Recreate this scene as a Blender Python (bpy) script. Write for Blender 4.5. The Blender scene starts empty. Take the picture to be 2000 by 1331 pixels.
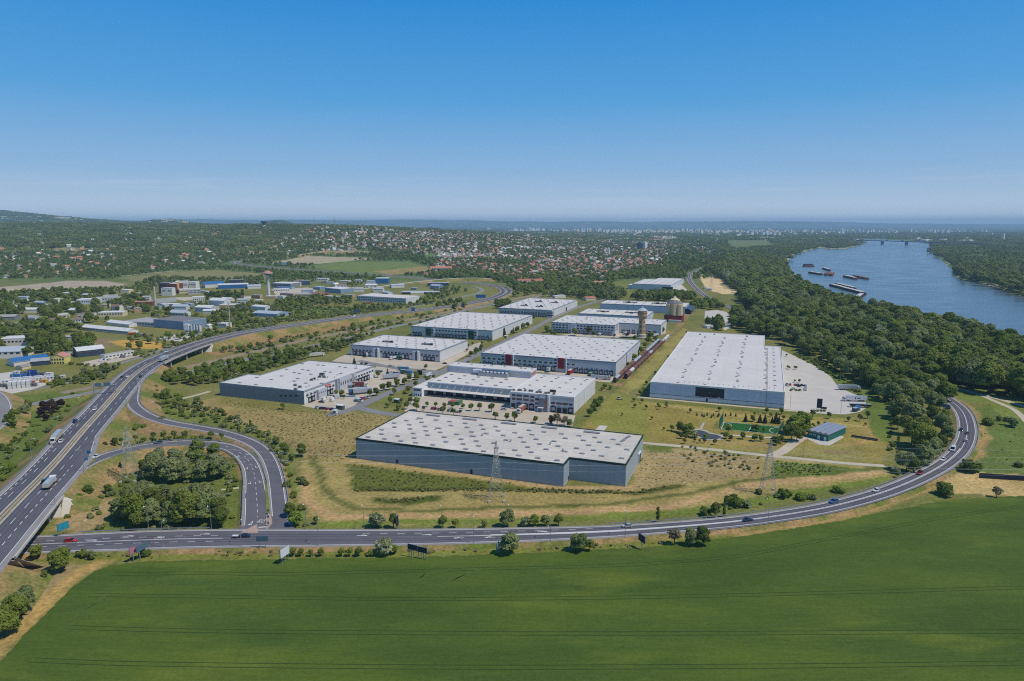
import bpy,math,random
import numpy as np
from mathutils import Vector,Matrix
SC=bpy.context.scene
COL=SC.collection
R=math.radians
random.seed(7)
RNG=np.random.default_rng(11)

# ------------------------------------------------------------------ camera, sky, sun, exposure
FPX,CAMZ,HZ=1333.3,125.0,437.0            # focal length in photo pixels, camera height, horizon row
PITCH=math.atan((665.5-HZ)/FPX)
CP,SP=math.cos(PITCH),math.sin(PITCH)
cam=bpy.data.cameras.new('camera')
cam.lens=24.0
cam.sensor_width=36.0
cam.clip_start=1.0
cam.clip_end=90000.0
camo=bpy.data.objects.new('camera',cam)
COL.objects.link(camo)
camo.location=(0,0,CAMZ)
camo.rotation_euler=(math.pi/2-PITCH,0,0)
SC.camera=camo

SUN_EL,SUN_DIR=R(58),Vector((0.945,-0.33,0)).normalized()
SUN_AZ=math.atan2(SUN_DIR.x,SUN_DIR.y)        # clockwise from +Y
sl=bpy.data.lights.new('sun','SUN')
sl.energy=3.5
sl.angle=R(0.53)
sl.color=(1.0,0.93,0.81)
so=bpy.data.objects.new('sun',sl)
COL.objects.link(so)
sv=Vector((SUN_DIR.x*math.cos(SUN_EL),SUN_DIR.y*math.cos(SUN_EL),math.sin(SUN_EL)))
so.rotation_euler=sv.to_track_quat('Z','Y').to_euler()

W=bpy.data.worlds.new('World')
SC.world=W
W.use_nodes=True
wn=W.node_tree
wn.nodes.clear()
sky=wn.nodes.new('ShaderNodeTexSky')
sky.sky_type='NISHITA'
sky.sun_disc=False
sky.sun_elevation=SUN_EL
sky.sun_rotation=SUN_AZ
sky.altitude=200
sky.air_density=0.9
sky.dust_density=0.25
sky.ozone_density=2.0
SKY_STR=0.11
# deep, clear (polarised) blue: the sky texture is graded by height above the horizon, all the way round
tc=wn.nodes.new('ShaderNodeTexCoord')
sep=wn.nodes.new('ShaderNodeSeparateXYZ')
wn.links.new(tc.outputs['Generated'],sep.inputs[0])
rp=wn.nodes.new('ShaderNodeValToRGB')
rp.color_ramp.interpolation='LINEAR'
els=[(0.0,(.66,.79,.98,1)),(.02,(.56,.69,.88,1)),(.04,(.42,.59,.81,1)),(.07,(.285,.50,.78,1)),(.165,(.088,.38,.775,1)),(.29,(.018,.275,.725,1)),(.55,(.012,.14,.44,1)),(1.0,(.008,.085,.28,1))]
rp.color_ramp.elements[0].position,rp.color_ramp.elements[0].color=els[0]
rp.color_ramp.elements[1].position,rp.color_ramp.elements[1].color=els[-1]
for q_,c_ in els[1:-1]:
    e_=rp.color_ramp.elements.new(q_); e_.color=c_
wn.links.new(sep.outputs[2],rp.inputs[0])
sc_=wn.nodes.new('ShaderNodeVectorMath'); sc_.operation='SCALE'; sc_.inputs['Scale'].default_value=0.99/SKY_STR
wn.links.new(rp.outputs[0],sc_.inputs[0])
# faint cirrus low over the horizon, all the way round
mp_=wn.nodes.new('ShaderNodeMapping'); mp_.inputs['Scale'].default_value=(2.2,2.2,42.0)
nz_=wn.nodes.new('ShaderNodeTexNoise'); nz_.inputs['Scale'].default_value=2.4; nz_.inputs['Detail'].default_value=7; nz_.inputs['Roughness'].default_value=.62
wn.links.new(tc.outputs['Generated'],mp_.inputs[0]); wn.links.new(mp_.outputs[0],nz_.inputs['Vector'])
mr_=wn.nodes.new('ShaderNodeMapRange')
for i_,v_ in zip((1,2,3,4),(.54,.78,0,.28)): mr_.inputs[i_].default_value=v_
wn.links.new(nz_.outputs['Fac'],mr_.inputs[0])
bd_=wn.nodes.new('ShaderNodeMapRange')
for i_,v_ in zip((1,2,3,4),(.045,.085,1,0)): bd_.inputs[i_].default_value=v_
wn.links.new(sep.outputs[2],bd_.inputs[0])
mm_=wn.nodes.new('ShaderNodeMath'); mm_.operation='MULTIPLY'
wn.links.new(mr_.outputs[0],mm_.inputs[0]); wn.links.new(bd_.outputs[0],mm_.inputs[1])
cm_=wn.nodes.new('ShaderNodeMix'); cm_.data_type='RGBA'; cm_.inputs[7].default_value=(.66,.76,.88,1)
wn.links.new(mm_.outputs[0],cm_.inputs['Factor']); wn.links.new(rp.outputs[0],cm_.inputs[6]); wn.links.new(cm_.outputs[2],sc_.inputs[0])
mx=wn.nodes.new('ShaderNodeMix'); mx.data_type='RGBA'; mx.inputs['Factor'].default_value=.93
wn.links.new(sky.outputs[0],mx.inputs[6]); wn.links.new(sc_.outputs[0],mx.inputs[7])
bg=wn.nodes.new('ShaderNodeBackground')
bg.inputs['Strength'].default_value=SKY_STR
wo=wn.nodes.new('ShaderNodeOutputWorld')
wn.links.new(mx.outputs[2],bg.inputs['Color'])
wn.links.new(bg.outputs[0],wo.inputs['Surface'])

SC.view_settings.view_transform='Standard'
SC.view_settings.look='None'
SC.view_settings.exposure=-0.1
SC.view_settings.gamma=1.0
SC.render.engine='CYCLES'
SC.cycles.use_denoising=False
SC.cycles.filter_width=1.1
SC.cycles.max_bounces=4
SC.cycles.diffuse_bounces=2
SC.cycles.glossy_bounces=2
SC.cycles.transmission_bounces=2
SC.cycles.volume_bounces=1
SC.cycles.transparent_max_bounces=6
SC.cycles.caustics_reflective=False
SC.cycles.caustics_refractive=False

# ------------------------------------------------------------------ survey: photo pixel -> place on the ground
def P(px,py,z=0.0):
    u=(px-1000)/FPX
    v=(665.5-py)/FPX
    t=(z-CAMZ)/(-SP+v*CP)
    return (u*t,(CP+v*SP)*t)

def sm(a,b,x):
    t=np.clip((x-a)/(b-a),0,1)
    return t*t*(3-2*t)

def vnoise(x,y,seed=0):
    xi=np.floor(x).astype(np.int64)
    yi=np.floor(y).astype(np.int64)
    fx=x-xi
    fy=y-yi
    fx=fx*fx*(3-2*fx)
    fy=fy*fy*(3-2*fy)
    def h(a,b):
        n=(a*374761393+b*668265263+seed*974711) & 0x7fffffff
        n=((n ^ (n >> 13))*1274126177) & 0x7fffffff
        return ((n ^ (n >> 16)) & 0xffff)/65535.0
    return (h(xi,yi)*(1-fx)+h(xi+1,yi)*fx)*(1-fy)+(h(xi,yi+1)*(1-fx)+h(xi+1,yi+1)*fx)*fy

def fbm(x,y,seed=0,o=3):
    s=0
    a=1.0
    t=0
    for k in range(o):
        s=s+a*vnoise(x*2**k,y*2**k,seed+k)
        t+=a
        a *= 0.5
    return s/t

def inpoly(X,Y,poly):
    r=np.zeros(np.shape(X),bool)
    n=len(poly)
    for i in range(n):
        x0,y0=poly[i]
        x1,y1=poly[(i+1) % n]
        if y0 == y1:
            continue
        c=((y0>Y) != (y1>Y)) & (X<(x1-x0)*(Y-y0)/(y1-y0)+x0)
        r ^= c
    return r

def dline(X,Y,pts,closed=False):
    d=np.full(np.shape(X),1e9)
    m=len(pts)
    for i in range(m if closed else m-1):
        ax,ay=pts[i]
        bx,by=pts[(i+1) % m]
        dx,dy=bx-ax,by-ay
        L=dx*dx+dy*dy+1e-9
        t=np.clip(((X-ax)*dx+(Y-ay)*dy)/L,0,1)
        d=np.minimum(d,np.hypot(X-ax-t*dx,Y-ay-t*dy))
    return d

WATER_Z=-4.0
RIVER=[P(x,y,WATER_Z) for x,y in [(2120,745),(2060,722),(2000,698),(1920,676),(1860,657),(1790,640),(1720,620),(1655,605),(1600,587),(1568,569),(1545,550),(1534,531),(1534,515),(1543,504),(1556,496),(1590,487),(1600,484),(1614,486),(1640,487),(1660,485),(1683,478),(1690,472.5),(1684,470),(1690,467.5),(1720,468),(1760,470),(1800,473),(1828,479),(1815,488),(1822,497),(1838,507),(1848,517),(1858,524),(1862,536),(1875,547),(1905,552),(1945,562),(1975,575),(2030,583),(2150,596),(2300,620),(2300,740)]]
_rx0=min(p[0] for p in RIVER); _ry0=min(p[1] for p in RIVER)

def TZ(X,Y):
    """terrain height (m) at world X, Y"""
    X=np.asarray(X,float)
    Y=np.asarray(Y,float)
    a=X/np.maximum(Y,1.0)
    z=np.zeros(X.shape)
    w=1-sm(-0.30,0.20,a)
    ridge=108+5*np.sin(X/700.0+0.6)+12*fbm(X/900.0,Y/900.0,3)
    z+=w*ridge*sm(1650,4300,Y+250*(fbm(X/500.0,Y/500.0,9)-.5))*(1-0.55*sm(4500,6500,Y))
    # settled mountain beyond the ridge at the left, a small wooded hill, and the far blue ridges
    z+=215*sm(-0.50,-0.86,a)*sm(6500,8800,Y)*(1-sm(10500,12500,Y))*(1+.06*(fbm(X/300.0,Y/600.0,5)-.5))
    z+=70*sm(-0.30,-0.52,a)*sm(6500,8300,Y)*(1-sm(10500,12500,Y))*(0.8+.4*fbm(X/400.0,Y/700.0,6))
    z+=130*np.exp(-((a+0.34)/.022)**2-((Y-8200)/900)**2)*.62
    z+=118*np.exp(-((a+0.335)/.028)**2-((Y-9800)/900)**2)
    z+=125*np.exp(-((a+0.498)/.03)**2-((Y-8000)/800)**2)*.35
    z+=60*np.exp(-((a+0.62)/.035)**2)*sm(20000,23000,Y)
    z+=sm(21000,27000,Y)*(150+120*fbm(a*9+3,Y*0+.5,21,3))*(1-.45*sm(.3,.75,a))
    ins=inpoly(X,Y,RIVER)
    near=(X>_rx0-60) & (Y>_ry0-60) & (Y<6500) & (X<4500)
    if near.any():
        d=np.full(X.shape,1e9)
        d[near]=dline(X[near],Y[near],RIVER,True)
        z=np.where(ins,-4.2-3*np.clip(d/20,0,1),np.where(d<14,-4.2+4.2*sm(0,14,d),z))
    return z

def T(px,py):
    """photo pixel -> point on the terrain"""
    u=(px-1000)/FPX
    v=(665.5-py)/FPX
    dy,dz=CP+v*SP,-SP+v*CP
    ys=np.concatenate([np.arange(150,2500,6.0),np.arange(2500,9000,25.0)])
    t=ys/dy
    g=CAMZ+dz*t-TZ(u*t,ys)
    k=np.argmax(g <= 0)
    if g[k]>0:
        k=len(ys)-1
    if k>0:
        f=g[k-1]/(g[k-1]-g[k]+1e-9)
        tt=t[k-1]+(t[k]-t[k-1])*min(max(f,0),1)
    else:
        tt=t[0]
    return u*tt,dy*tt

def TP(px,py):
    x,y=T(px,py)
    return x,y,float(TZ(np.array([x]),np.array([y]))[0])

# ------------------------------------------------------------------ materials
def lin(c):
    return c/12.92 if c <= 0.04045 else ((c+0.055)/1.055)**2.4

def S(r,g,b,k=0.94):
    """albedo of a sunlit surface that photographs as this 8-bit colour"""
    return tuple(min(lin(v/255.0)/k,0.85) for v in (r,g,b))+(1.0,)

MATS={}
class NT:
    def __init__(s,name):
        s.m=bpy.data.materials.new(name)
        s.m.use_nodes=True
        s.t=s.m.node_tree
        s.t.nodes.clear()
        s.out=s.t.nodes.new('ShaderNodeOutputMaterial')
        MATS[name]=s.m
    def n(s,typ,**kw):
        o=s.t.nodes.new(typ)
        for k,v in kw.items():
            if k.startswith('i_'):
                key=k[2:].replace('_',' ')
                o.inputs[key].default_value=v
            else:
                setattr(o,k,v)
        return o
    def l(s,a,b):
        s.t.links.new(a,b)
    def noise(s,vec,scale,detail=3,rough=.55,w=None):
        o=s.n('ShaderNodeTexNoise',i_Scale=scale,i_Detail=detail,i_Roughness=rough)
        if vec is not None:
            s.l(vec,o.inputs['Vector'])
        return o.outputs['Fac']
    def ramp(s,fac,lo,hi,a=0.0,b=1.0):
        o=s.n('ShaderNodeMapRange')
        s.l(fac,o.inputs[0])
        for i,v in zip((1,2,3,4),(lo,hi,a,b)):
            o.inputs[i].default_value=v
        return o.outputs[0]
    def mix(s,fac,a,b,mode='MIX'):
        o=s.n('ShaderNodeMix',data_type='RGBA',blend_type=mode)
        for sock,v in ((o.inputs['Factor'],fac),(o.inputs[6],a),(o.inputs[7],b)):
            if isinstance(v,(int,float,tuple)):
                sock.default_value=v
            else:
                s.l(v,sock)
        return o.outputs[2]
    def mul(s,col,fac):
        o=s.n('ShaderNodeVectorMath',operation='SCALE')
        s.l(col,o.inputs[0])
        if isinstance(fac,(int,float)):
            o.inputs['Scale'].default_value=fac
        else:
            s.l(fac,o.inputs['Scale'])
        return o.outputs[0]
    def pos(s,sx=1,sy=1,sz=1,rot=0,obj=False):
        if obj:
            src=s.n('ShaderNodeTexCoord').outputs['Object']
        else:
            src=s.n('ShaderNodeNewGeometry').outputs['Position']
        mp=s.n('ShaderNodeMapping')
        mp.inputs['Scale'].default_value=(sx,sy,sz)
        mp.inputs['Rotation'].default_value=(0,0,rot)
        s.l(src,mp.inputs['Vector'])
        return mp.outputs[0]
    def fin(s,col,rough=.8,metal=0.0,spec=.3,bump=None,bs=.3,bd=.1):
        b=s.n('ShaderNodeBsdfPrincipled')
        if isinstance(col,tuple):
            b.inputs['Base Color'].default_value=col
        else:
            s.l(col,b.inputs['Base Color'])
        if isinstance(rough,(int,float)):
            b.inputs['Roughness'].default_value=rough
        else:
            s.l(rough,b.inputs['Roughness'])
        b.inputs['Metallic'].default_value=metal
        b.inputs['Specular IOR Level'].default_value=spec
        if bump is not None:
            bp=s.n('ShaderNodeBump',i_Strength=bs,i_Distance=bd)
            s.l(bump,bp.inputs['Height'])
            s.l(bp.outputs[0],b.inputs['Normal'])
        s.l(b.outputs[0],s.out.inputs['Surface'])
        return s.m

def plain(name,col,rough=.7,var=.12,scale=.5,metal=0.0,spec=.3,obj=False,streak=False):
    """painted or natural surface with uneven tone"""
    if name in MATS:
        return MATS[name]
    s=NT(name)
    v=s.pos(obj=obj,sz=(.15 if streak else 1))
    a=s.ramp(s.noise(v,scale,5),.3,.7,1-var,1+var)
    b=s.ramp(s.noise(v,scale*7,3),.3,.7,1-var*.5,1+var*.5)
    rgb=s.n('ShaderNodeRGB')
    rgb.outputs[0].default_value=col
    return s.fin(s.mul(s.mul(rgb.outputs[0],a),b),rough,metal,spec)

# ------------------------------------------------------------------ mesh building and object book-keeping
class MB:
    def __init__(s):
        s.v=[]; s.f=[]; s.m=[]; s.mats=[]
    def mi(s,m):
        if m not in s.mats:
            s.mats.append(m)
        return s.mats.index(m)
    def face(s,pts,m):
        b=len(s.v)
        s.v+=[tuple(p) for p in pts]
        s.f.append(tuple(range(b,b+len(pts))))
        s.m.append(s.mi(m))
        return s
    def box(s,x0,y0,z0,x1,y1,z1,m,top=None,skip=''):
        b=len(s.v)
        s.v+=[(x0,y0,z0),(x1,y0,z0),(x1,y1,z0),(x0,y1,z0),(x0,y0,z1),(x1,y0,z1),(x1,y1,z1),(x0,y1,z1)]
        i=s.mi(m)
        for k,q in (('f',(0,1,5,4)),('r',(1,2,6,5)),('b',(2,3,7,6)),('l',(3,0,4,7)),('t',(4,5,6,7)),('d',(3,2,1,0))):
            if k in skip:
                continue
            s.f.append(tuple(b+j for j in q))
            s.m.append(s.mi(top) if (k == 't' and top) else i)
        return s
    def prism(s,poly,z0,z1,m,top=None,bottom=False,notop=False):
        n=len(poly)
        b=len(s.v)
        s.v+=[(x,y,z0) for x,y in poly]+[(x,y,z1) for x,y in poly]
        i=s.mi(m)
        for k in range(n):
            s.f.append((b+k,b+(k+1) % n,b+n+(k+1) % n,b+n+k)); s.m.append(i)
        if not notop:
            s.f.append(tuple(b+n+k for k in range(n))); s.m.append(s.mi(top) if top else i)
        if bottom:
            s.f.append(tuple(b+n-1-k for k in range(n))); s.m.append(i)
        return s
    def lathe(s,prof,m,n=16,cx=0,cy=0,cap=True):
        b=len(s.v)
        for r,z in prof:
            s.v+=[(cx+r*math.cos(2*math.pi*k/n),cy+r*math.sin(2*math.pi*k/n),z) for k in range(n)]
        for j in range(len(prof)-1):
            mm=s.mi(m[j] if isinstance(m,list) else m)
            for k in range(n):
                s.f.append((b+j*n+k,b+j*n+(k+1) % n,b+(j+1)*n+(k+1) % n,b+(j+1)*n+k)); s.m.append(mm)
        if cap:
            s.f.append(tuple(b+(len(prof)-1)*n+k for k in range(n))); s.m.append(s.mi(m[-1] if isinstance(m,list) else m))
        return s
    def bar(s,a,b_,r,m,n=4):
        a,b_=Vector(a),Vector(b_)
        d=(b_-a)
        if d.length<1e-6:
            return s
        d.normalize()
        u=d.orthogonal().normalized()
        w=d.cross(u)
        k0=len(s.v)
        for p in (a,b_):
            s.v+=[tuple(p+r*(math.cos(2*math.pi*(k+.5)/n)*u+math.sin(2*math.pi*(k+.5)/n)*w)) for k in range(n)]
        i=s.mi(m)
        for k in range(n):
            s.f.append((k0+k,k0+(k+1) % n,k0+n+(k+1) % n,k0+n+k)); s.m.append(i)
        s.f.append(tuple(k0+n-1-k for k in range(n))); s.m.append(i)
        s.f.append(tuple(k0+n+k for k in range(n))); s.m.append(i)
        return s
    def wheel(s,x,y,z,r,w,m,n=12):
        b=len(s.v)
        for yy in (y-w/2,y+w/2):
            s.v+=[(x+r*math.cos(2*math.pi*k/n),yy,z+r*math.sin(2*math.pi*k/n)) for k in range(n)]
        i=s.mi(m)
        for k in range(n):
            s.f.append((b+k,b+n+k,b+n+(k+1) % n,b+(k+1) % n)); s.m.append(i)
        s.f.append(tuple(b+k for k in range(n))); s.m.append(i)
        s.f.append(tuple(b+n+n-1-k for k in range(n))); s.m.append(i)
        return s
    def mesh(s,name):
        me=bpy.data.meshes.new(name)
        me.from_pydata(s.v,[],s.f)
        for m in s.mats:
            me.materials.append(MATS[m] if isinstance(m,str) else m)
        if len(s.mats)>1:
            me.polygons.foreach_set('material_index',s.m)
        me.update()
        return me

def link(name,data,parent=None,loc=(0,0,0),rz=0.0,scale=None,rot=None):
    o=bpy.data.objects.new(name,data)
    COL.objects.link(o)
    if parent is not None:
        o.parent=parent
    o.location=loc
    o.rotation_euler=rot if rot is not None else (0,0,rz)
    if scale is not None:
        o.scale=scale if isinstance(scale,(tuple,list)) else (scale,)*3
    return o

def tag(o,label=None,cat=None,group=None,kind=None):
    if label: o['label']=label
    if cat: o['category']=cat
    if group: o['group']=group
    if kind: o['kind']=kind
    return o

def thing(name,label,cat,loc=(0,0,0),rz=0.0,group=None,scale=None):
    return tag(link(name,None,None,loc,rz,scale),label,cat,group)

def part(parent,name,mb,loc=(0,0,0),rz=0.0,scale=None):
    return link(name,mb.mesh(name) if isinstance(mb,MB) else mb,parent,loc,rz,scale)

def copy_tree(o,parent=None):
    c=o.copy()
    COL.objects.link(c)
    c.parent=parent
    for ch in o.children:
        copy_tree(ch,c)
    return c
# ------------------------------------------------------------------ ground sheet
def axis(segs):
    out=[segs[0][0]]
    for end,s0,s1 in [(s[1],s[2],s[3]) for s in segs]:
        start=out[-1]
        x=start
        while x<end-1e-6:
            f=(x-start)/(end-start)
            x=min(x+s0+(s1-s0)*f,end)
            out.append(x)
    return np.array(out)
xp=axis([(0,330,2.6,2.6),(330,800,3.2,6),(800,3000,8,40),(3000,12000,60,300),(12000,30000,400,2000)])
xs=np.concatenate([-xp[:0:-1],xp])
ys=axis([(-400,140,60,8),(140,420,2.0,2.6),(420,900,2.8,4),(900,2500,5,14),(2500,9500,18,60),(9500,34000,90,1200)])
NX,NY=len(xs),len(ys)
GX,GY=np.meshgrid(xs,ys)
GZ=TZ(GX,GY)

def C3(r,g,b,k=.94):
    return np.array(S(r,g,b,k)[:3])

near=1-sm(1250,1700,GY)
n1=fbm(GX/60,GY/60,1)[...,None]
n2=fbm(GX/14,GY/14,2)[...,None]
base_n=C3(104,110,56)*(1-n1)+C3(134,128,74)*n1
base_f=C3(76,100,56)*(1-n1)+C3(104,120,68)*n1
colr=base_n*near[...,None]+base_f*(1-near[...,None])
# the plain beyond the town: woods, fields and roofs too far off to tell apart
farm=sm(5200,7500,GY)[...,None]
nf=fbm(GX/260,GY/420,31,4)[...,None]
nf2=vnoise(GX/90,GY/160,32)[...,None]
plain_c=np.where(nf>.55,C3(88,100,84),C3(52,74,54))*(.7+.6*nf2)
colr=colr*(1-farm)+plain_c*farm
wx=GX+5*(fbm(GX/9,GY/9,41)-.5)*np.clip(GY/500,.5,4)
wy=GY+7*(fbm(GX/9,GY/9,42)-.5)*np.clip(GY/500,.5,4)

def zone(poly,c,k=1.0,soft=True):
    global colr
    pts=[T(*q) if q[1]<545 else P(*q) for q in poly]
    m=inpoly(wx if soft else GX,wy if soft else GY,pts)
    cc=C3(*c)
    colr=np.where(m[...,None],colr*(1-k)+k*cc*(.86+.28*n2),colr)

def stripe(line,w,c,k=1.0,z=0.0):
    global colr
    pts=[P(*q) for q in line]
    x0=min(p[0] for p in pts)-w-9; x1=max(p[0] for p in pts)+w+9
    y0=min(p[1] for p in pts)-w-9; y1=max(p[1] for p in pts)+w+9
    box=(GX>x0) & (GX<x1) & (GY>y0) & (GY<y1)
    d=np.full(GX.shape,1e9)
    d[box]=dline(wx[box],wy[box],pts)
    m=(k*(1-sm(w*.32,w*.62,d)))[...,None]
    colr=colr*(1-m)+m*C3(*c)*(.86+.28*n2)

# near left: motorway verges, loop interior, dry slopes
zone([(-200,1000),(0,970),(190,775),(150,760),(-200,800)],(100,114,52))
zone([(-100,1110),(60,1085),(160,1095),(110,1170),(-20,1300),(-200,1331)],(150,132,92))
stripe([(200,1098),(150,1122),(100,1168),(40,1228),(-30,1288)],7,(176,146,88))
zone([(110,1030),(170,960),(230,905),(330,880),(470,890),(490,1000),(450,1035),(330,1040)],(104,114,54))
zone([(105,1035),(120,1000),(200,965),(235,985),(200,1020),(170,1040)],(160,138,96))
zone([(210,895),(300,880),(290,915),(225,930)],(150,124,84))
zone([(255,800),(300,825),(430,848),(400,862),(200,890)],(128,122,66))
zone([(270,755),(330,760),(420,790),(520,845),(560,880),(600,1035),(560,1025),(545,930),(500,865),(420,838),(300,815)],(112,120,58))
# tufted dry field left of the nearest warehouse
zone([(350,792),(430,776),(590,800),(690,806),(775,815),(700,856),(690,900),(630,905),(585,885),(520,845),(430,812)],(152,134,84))
zone([(430,776),(590,800),(690,808),(560,806),(430,792)],(126,122,62),.8)
# mown strips, ditch and bank in front of the nearest warehouse
zone([(590,885),(690,898),(1105,955),(1230,955),(1270,900),(1480,890),(1720,915),(1740,935),(1500,965),(1300,1005),(1000,1020),(700,1030),(600,1010),(590,960)],(158,141,86))
zone([(680,905),(780,918),(1000,946),(1090,958),(690,962)],(98,104,48))
stripe([(690,899),(800,913),(950,934),(1100,953),(1228,953),(1300,915)],5,(176,150,106))
stripe([(690,956),(800,957),(950,956),(1050,957),(1160,962),(1240,963),(1330,950)],4.5,(76,86,38),.95)
stripe([(738,978),(790,981),(850,974)],7,(80,92,40))
stripe([(605,893),(622,915),(632,950),(650,975),(700,995),(800,997),(1000,991),(1200,985),(1330,966),(1440,942),(1560,930),(1740,912)],3.2,(92,98,48),.95)
stripe([(592,930),(600,985),(650,1010),(720,1011),(900,1005),(1100,1000),(1300,991),(1400,964),(1500,943),(1600,936),(1720,922)],5.5,(184,150,106),.9)
stripe([(640,1024),(800,1020),(1000,1017),(1200,1009),(1330,1000),(1450,984),(1600,958),(1730,935)],6,(110,124,52),.9)
zone([(1240,880),(1330,878),(1480,893),(1480,930),(1300,950),(1235,955)],(160,140,96))
zone([(1510,898),(1640,912),(1700,920),(1600,930),(1505,932)],(92,112,46),.9)
zone([(1270,870),(1320,872),(1310,885),(1265,885)],(96,112,48),.8)
# lawns between the warehouses and the football pitch
zone([(1130,840),(1200,770),(1260,785),(1520,810),(1700,820),(1740,880),(1720,905),(1500,885),(1260,864),(1200,850)],(146,132,70))
zone([(1150,820),(1205,768),(1260,790),(1270,860),(1190,850)],(134,132,64))
stripe([(1250,782),(1400,796),(1530,807),(1640,814)],8,(104,112,54),.8)
stripe([(1280,790),(1450,812),(1560,822),(1700,834)],6,(178,156,98),.6)
stripe([(1320,858),(1420,864),(1500,870)],8,(170,140,92),.5)
zone([(1560,868),(1660,868),(1690,890),(1700,905),(1600,896),(1545,880)],(148,138,78))
stripe([(1615,884),(1660,884)],5,(140,116,86),.8)
stripe([(1640,870),(1700,860),(1690,840)],5,(168,138,88),.7)
zone([(1200,760),(1330,640),(1345,645),(1265,745),(1225,770)],(150,140,80))
stripe([(1195,765),(1215,750),(1330,640)],5,(104,108,58),.8)
# right: field beyond the bend, dry strip, tracks, riverside meadow
zone([(1890,800),(1930,790),(2200,830),(2200,960),(2000,935),(1890,925),(1905,860)],(100,114,56))
zone([(1860,780),(1930,790),(1960,820),(2000,815),(2200,840),(2200,800),(1960,760),(1840,752)],(118,128,62))
stripe([(1845,770),(1895,800),(1920,850),(1905,890),(1850,935),(1700,990),(1600,1015),(1400,1050)],8,(170,140,90),.9)
zone([(1840,935),(1890,920),(2200,945),(2200,985),(2000,972),(1860,965)],(186,160,106))
zone([(1540,685),(1600,700),(1680,755),(1745,790),(1735,870),(1700,850),(1690,800),(1650,760),(1580,710)],(104,118,54))
# verge between the front road and the crop
stripe([(90,1090),(250,1085),(560,1080),(900,1075),(1200,1062),(1420,1050)],9,(118,122,54))
stripe([(250,1084),(560,1074),(900,1069),(1200,1058),(1420,1042)],4,(146,130,78),.8)
# railway side and left industrial quarter
stripe([(420,700),(500,686),(600,662),(675,650),(775,630),(850,615),(950,594),(1000,585),(1082,569)],12,(140,122,78),.8)
zone([(400,690),(480,664),(600,648),(690,630),(690,640),(560,662),(420,695)],(160,124,86),.9)
zone([(205,668),(262,663),(335,672),(320,682),(260,682)],(192,152,76))
zone([(170,662),(215,660),(215,680),(175,672)],(140,120,92))
zone([(0,700),(150,700),(170,715),(80,740),(60,730)],(124,120,62),.8)
zone([(570,598),(700,600),(690,612),(560,614)],(104,124,54),.9)
# farther fields
zone([(-80,568),(60,556),(130,549),(200,549),(245,555),(230,563),(120,566),(0,572)],(172,156,136),1,False)
zone([(-80,572),(0,566),(240,560),(240,566),(60,570)],(196,178,140),.9)
zone([(235,542),(330,532),(430,528),(520,536),(520,548),(380,552),(260,550)],(134,128,84))
zone([(600,520),(680,512),(800,512),(835,522),(830,532),(740,536),(640,527)],(110,124,66))
zone([(730,530),(835,520),(840,530),(760,538)],(156,134,88),.8)
zone([(600,492),(690,489),(740,494),(640,498)],(150,134,112))
zone([(86,486),(150,483),(205,488),(140,492)],(140,134,84))
zone([(620,447),(760,443),(760,449),(640,451)],(112,122,70),.8)
for q_ in ((300,470),(420,462),(180,500),(560,470),(380,492),(640,470),(60,478),(250,460),(500,486)):
    zone([(q_[0]-30,q_[1]),(q_[0]+5,q_[1]-2.5),(q_[0]+34,q_[1]-.5),(q_[0]+2,q_[1]+2.2)],(122,130,80),.8)
zone([(0,443),(120,442),(160,448),(90,452),(0,448)],(150,120,96),.7)
zone([(520,515),(600,500),(740,505),(620,516)],(190,172,146),.7)
zone([(840,498),(960,498),(960,505),(830,506)],(112,124,74),.8)
zone([(1275,463),(1320,462),(1340,468),(1280,470)],(150,140,104),.9)
zone([(1420,470),(1500,470),(1520,480),(1430,488)],(110,118,72),.8)
zone([(1372,534),(1407,534),(1412,550),(1444,574),(1412,575),(1380,566),(1368,545)],(214,188,140),1,False)
zone([(1440,505),(1478,506),(1470,516),(1440,512)],(100,124,62),.8)
zone([(1900,497),(1914,498),(1924,478),(1914,478)],(138,150,94),.9)
zone([(1400,555),(1440,545),(1490,545),(1470,580),(1450,570)],(104,112,62),.7)
zone([(1310,546),(1335,546),(1335,553),(1305,553)],(160,140,80),.9)
zone([(1195,555),(1232,552),(1232,575),(1190,578)],(120,124,60),.8)
# sandy river shore
rd=dline(GX,GY,RIVER,True)
shore=(rd<8) & (GY>700) & (GY<6000) & (vnoise(GX/70,GY/70,55)>.55)
colr[shore]=C3(186,166,132)

verts=np.stack([GX,GY,GZ],-1).reshape(-1,3).astype(np.float32)
idx=np.arange(NX*NY).reshape(NY,NX)
quads=np.stack([idx[:-1,:-1],idx[:-1,1:],idx[1:,1:],idx[1:,:-1]],-1).reshape(-1,4)
me=bpy.data.meshes.new('ground')
me.vertices.add(len(verts)); me.vertices.foreach_set('co',verts.ravel())
me.loops.add(quads.size); me.loops.foreach_set('vertex_index',quads.ravel().astype(np.int32))
me.polygons.add(len(quads)); me.polygons.foreach_set('loop_start',np.arange(0,quads.size,4,dtype=np.int32))
me.update(calc_edges=True)
at=me.color_attributes.new('col','FLOAT_COLOR','POINT')
at.data.foreach_set('color',np.concatenate([colr.reshape(-1,3),np.ones((NX*NY,1))],1).astype(np.float32).ravel())

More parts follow.
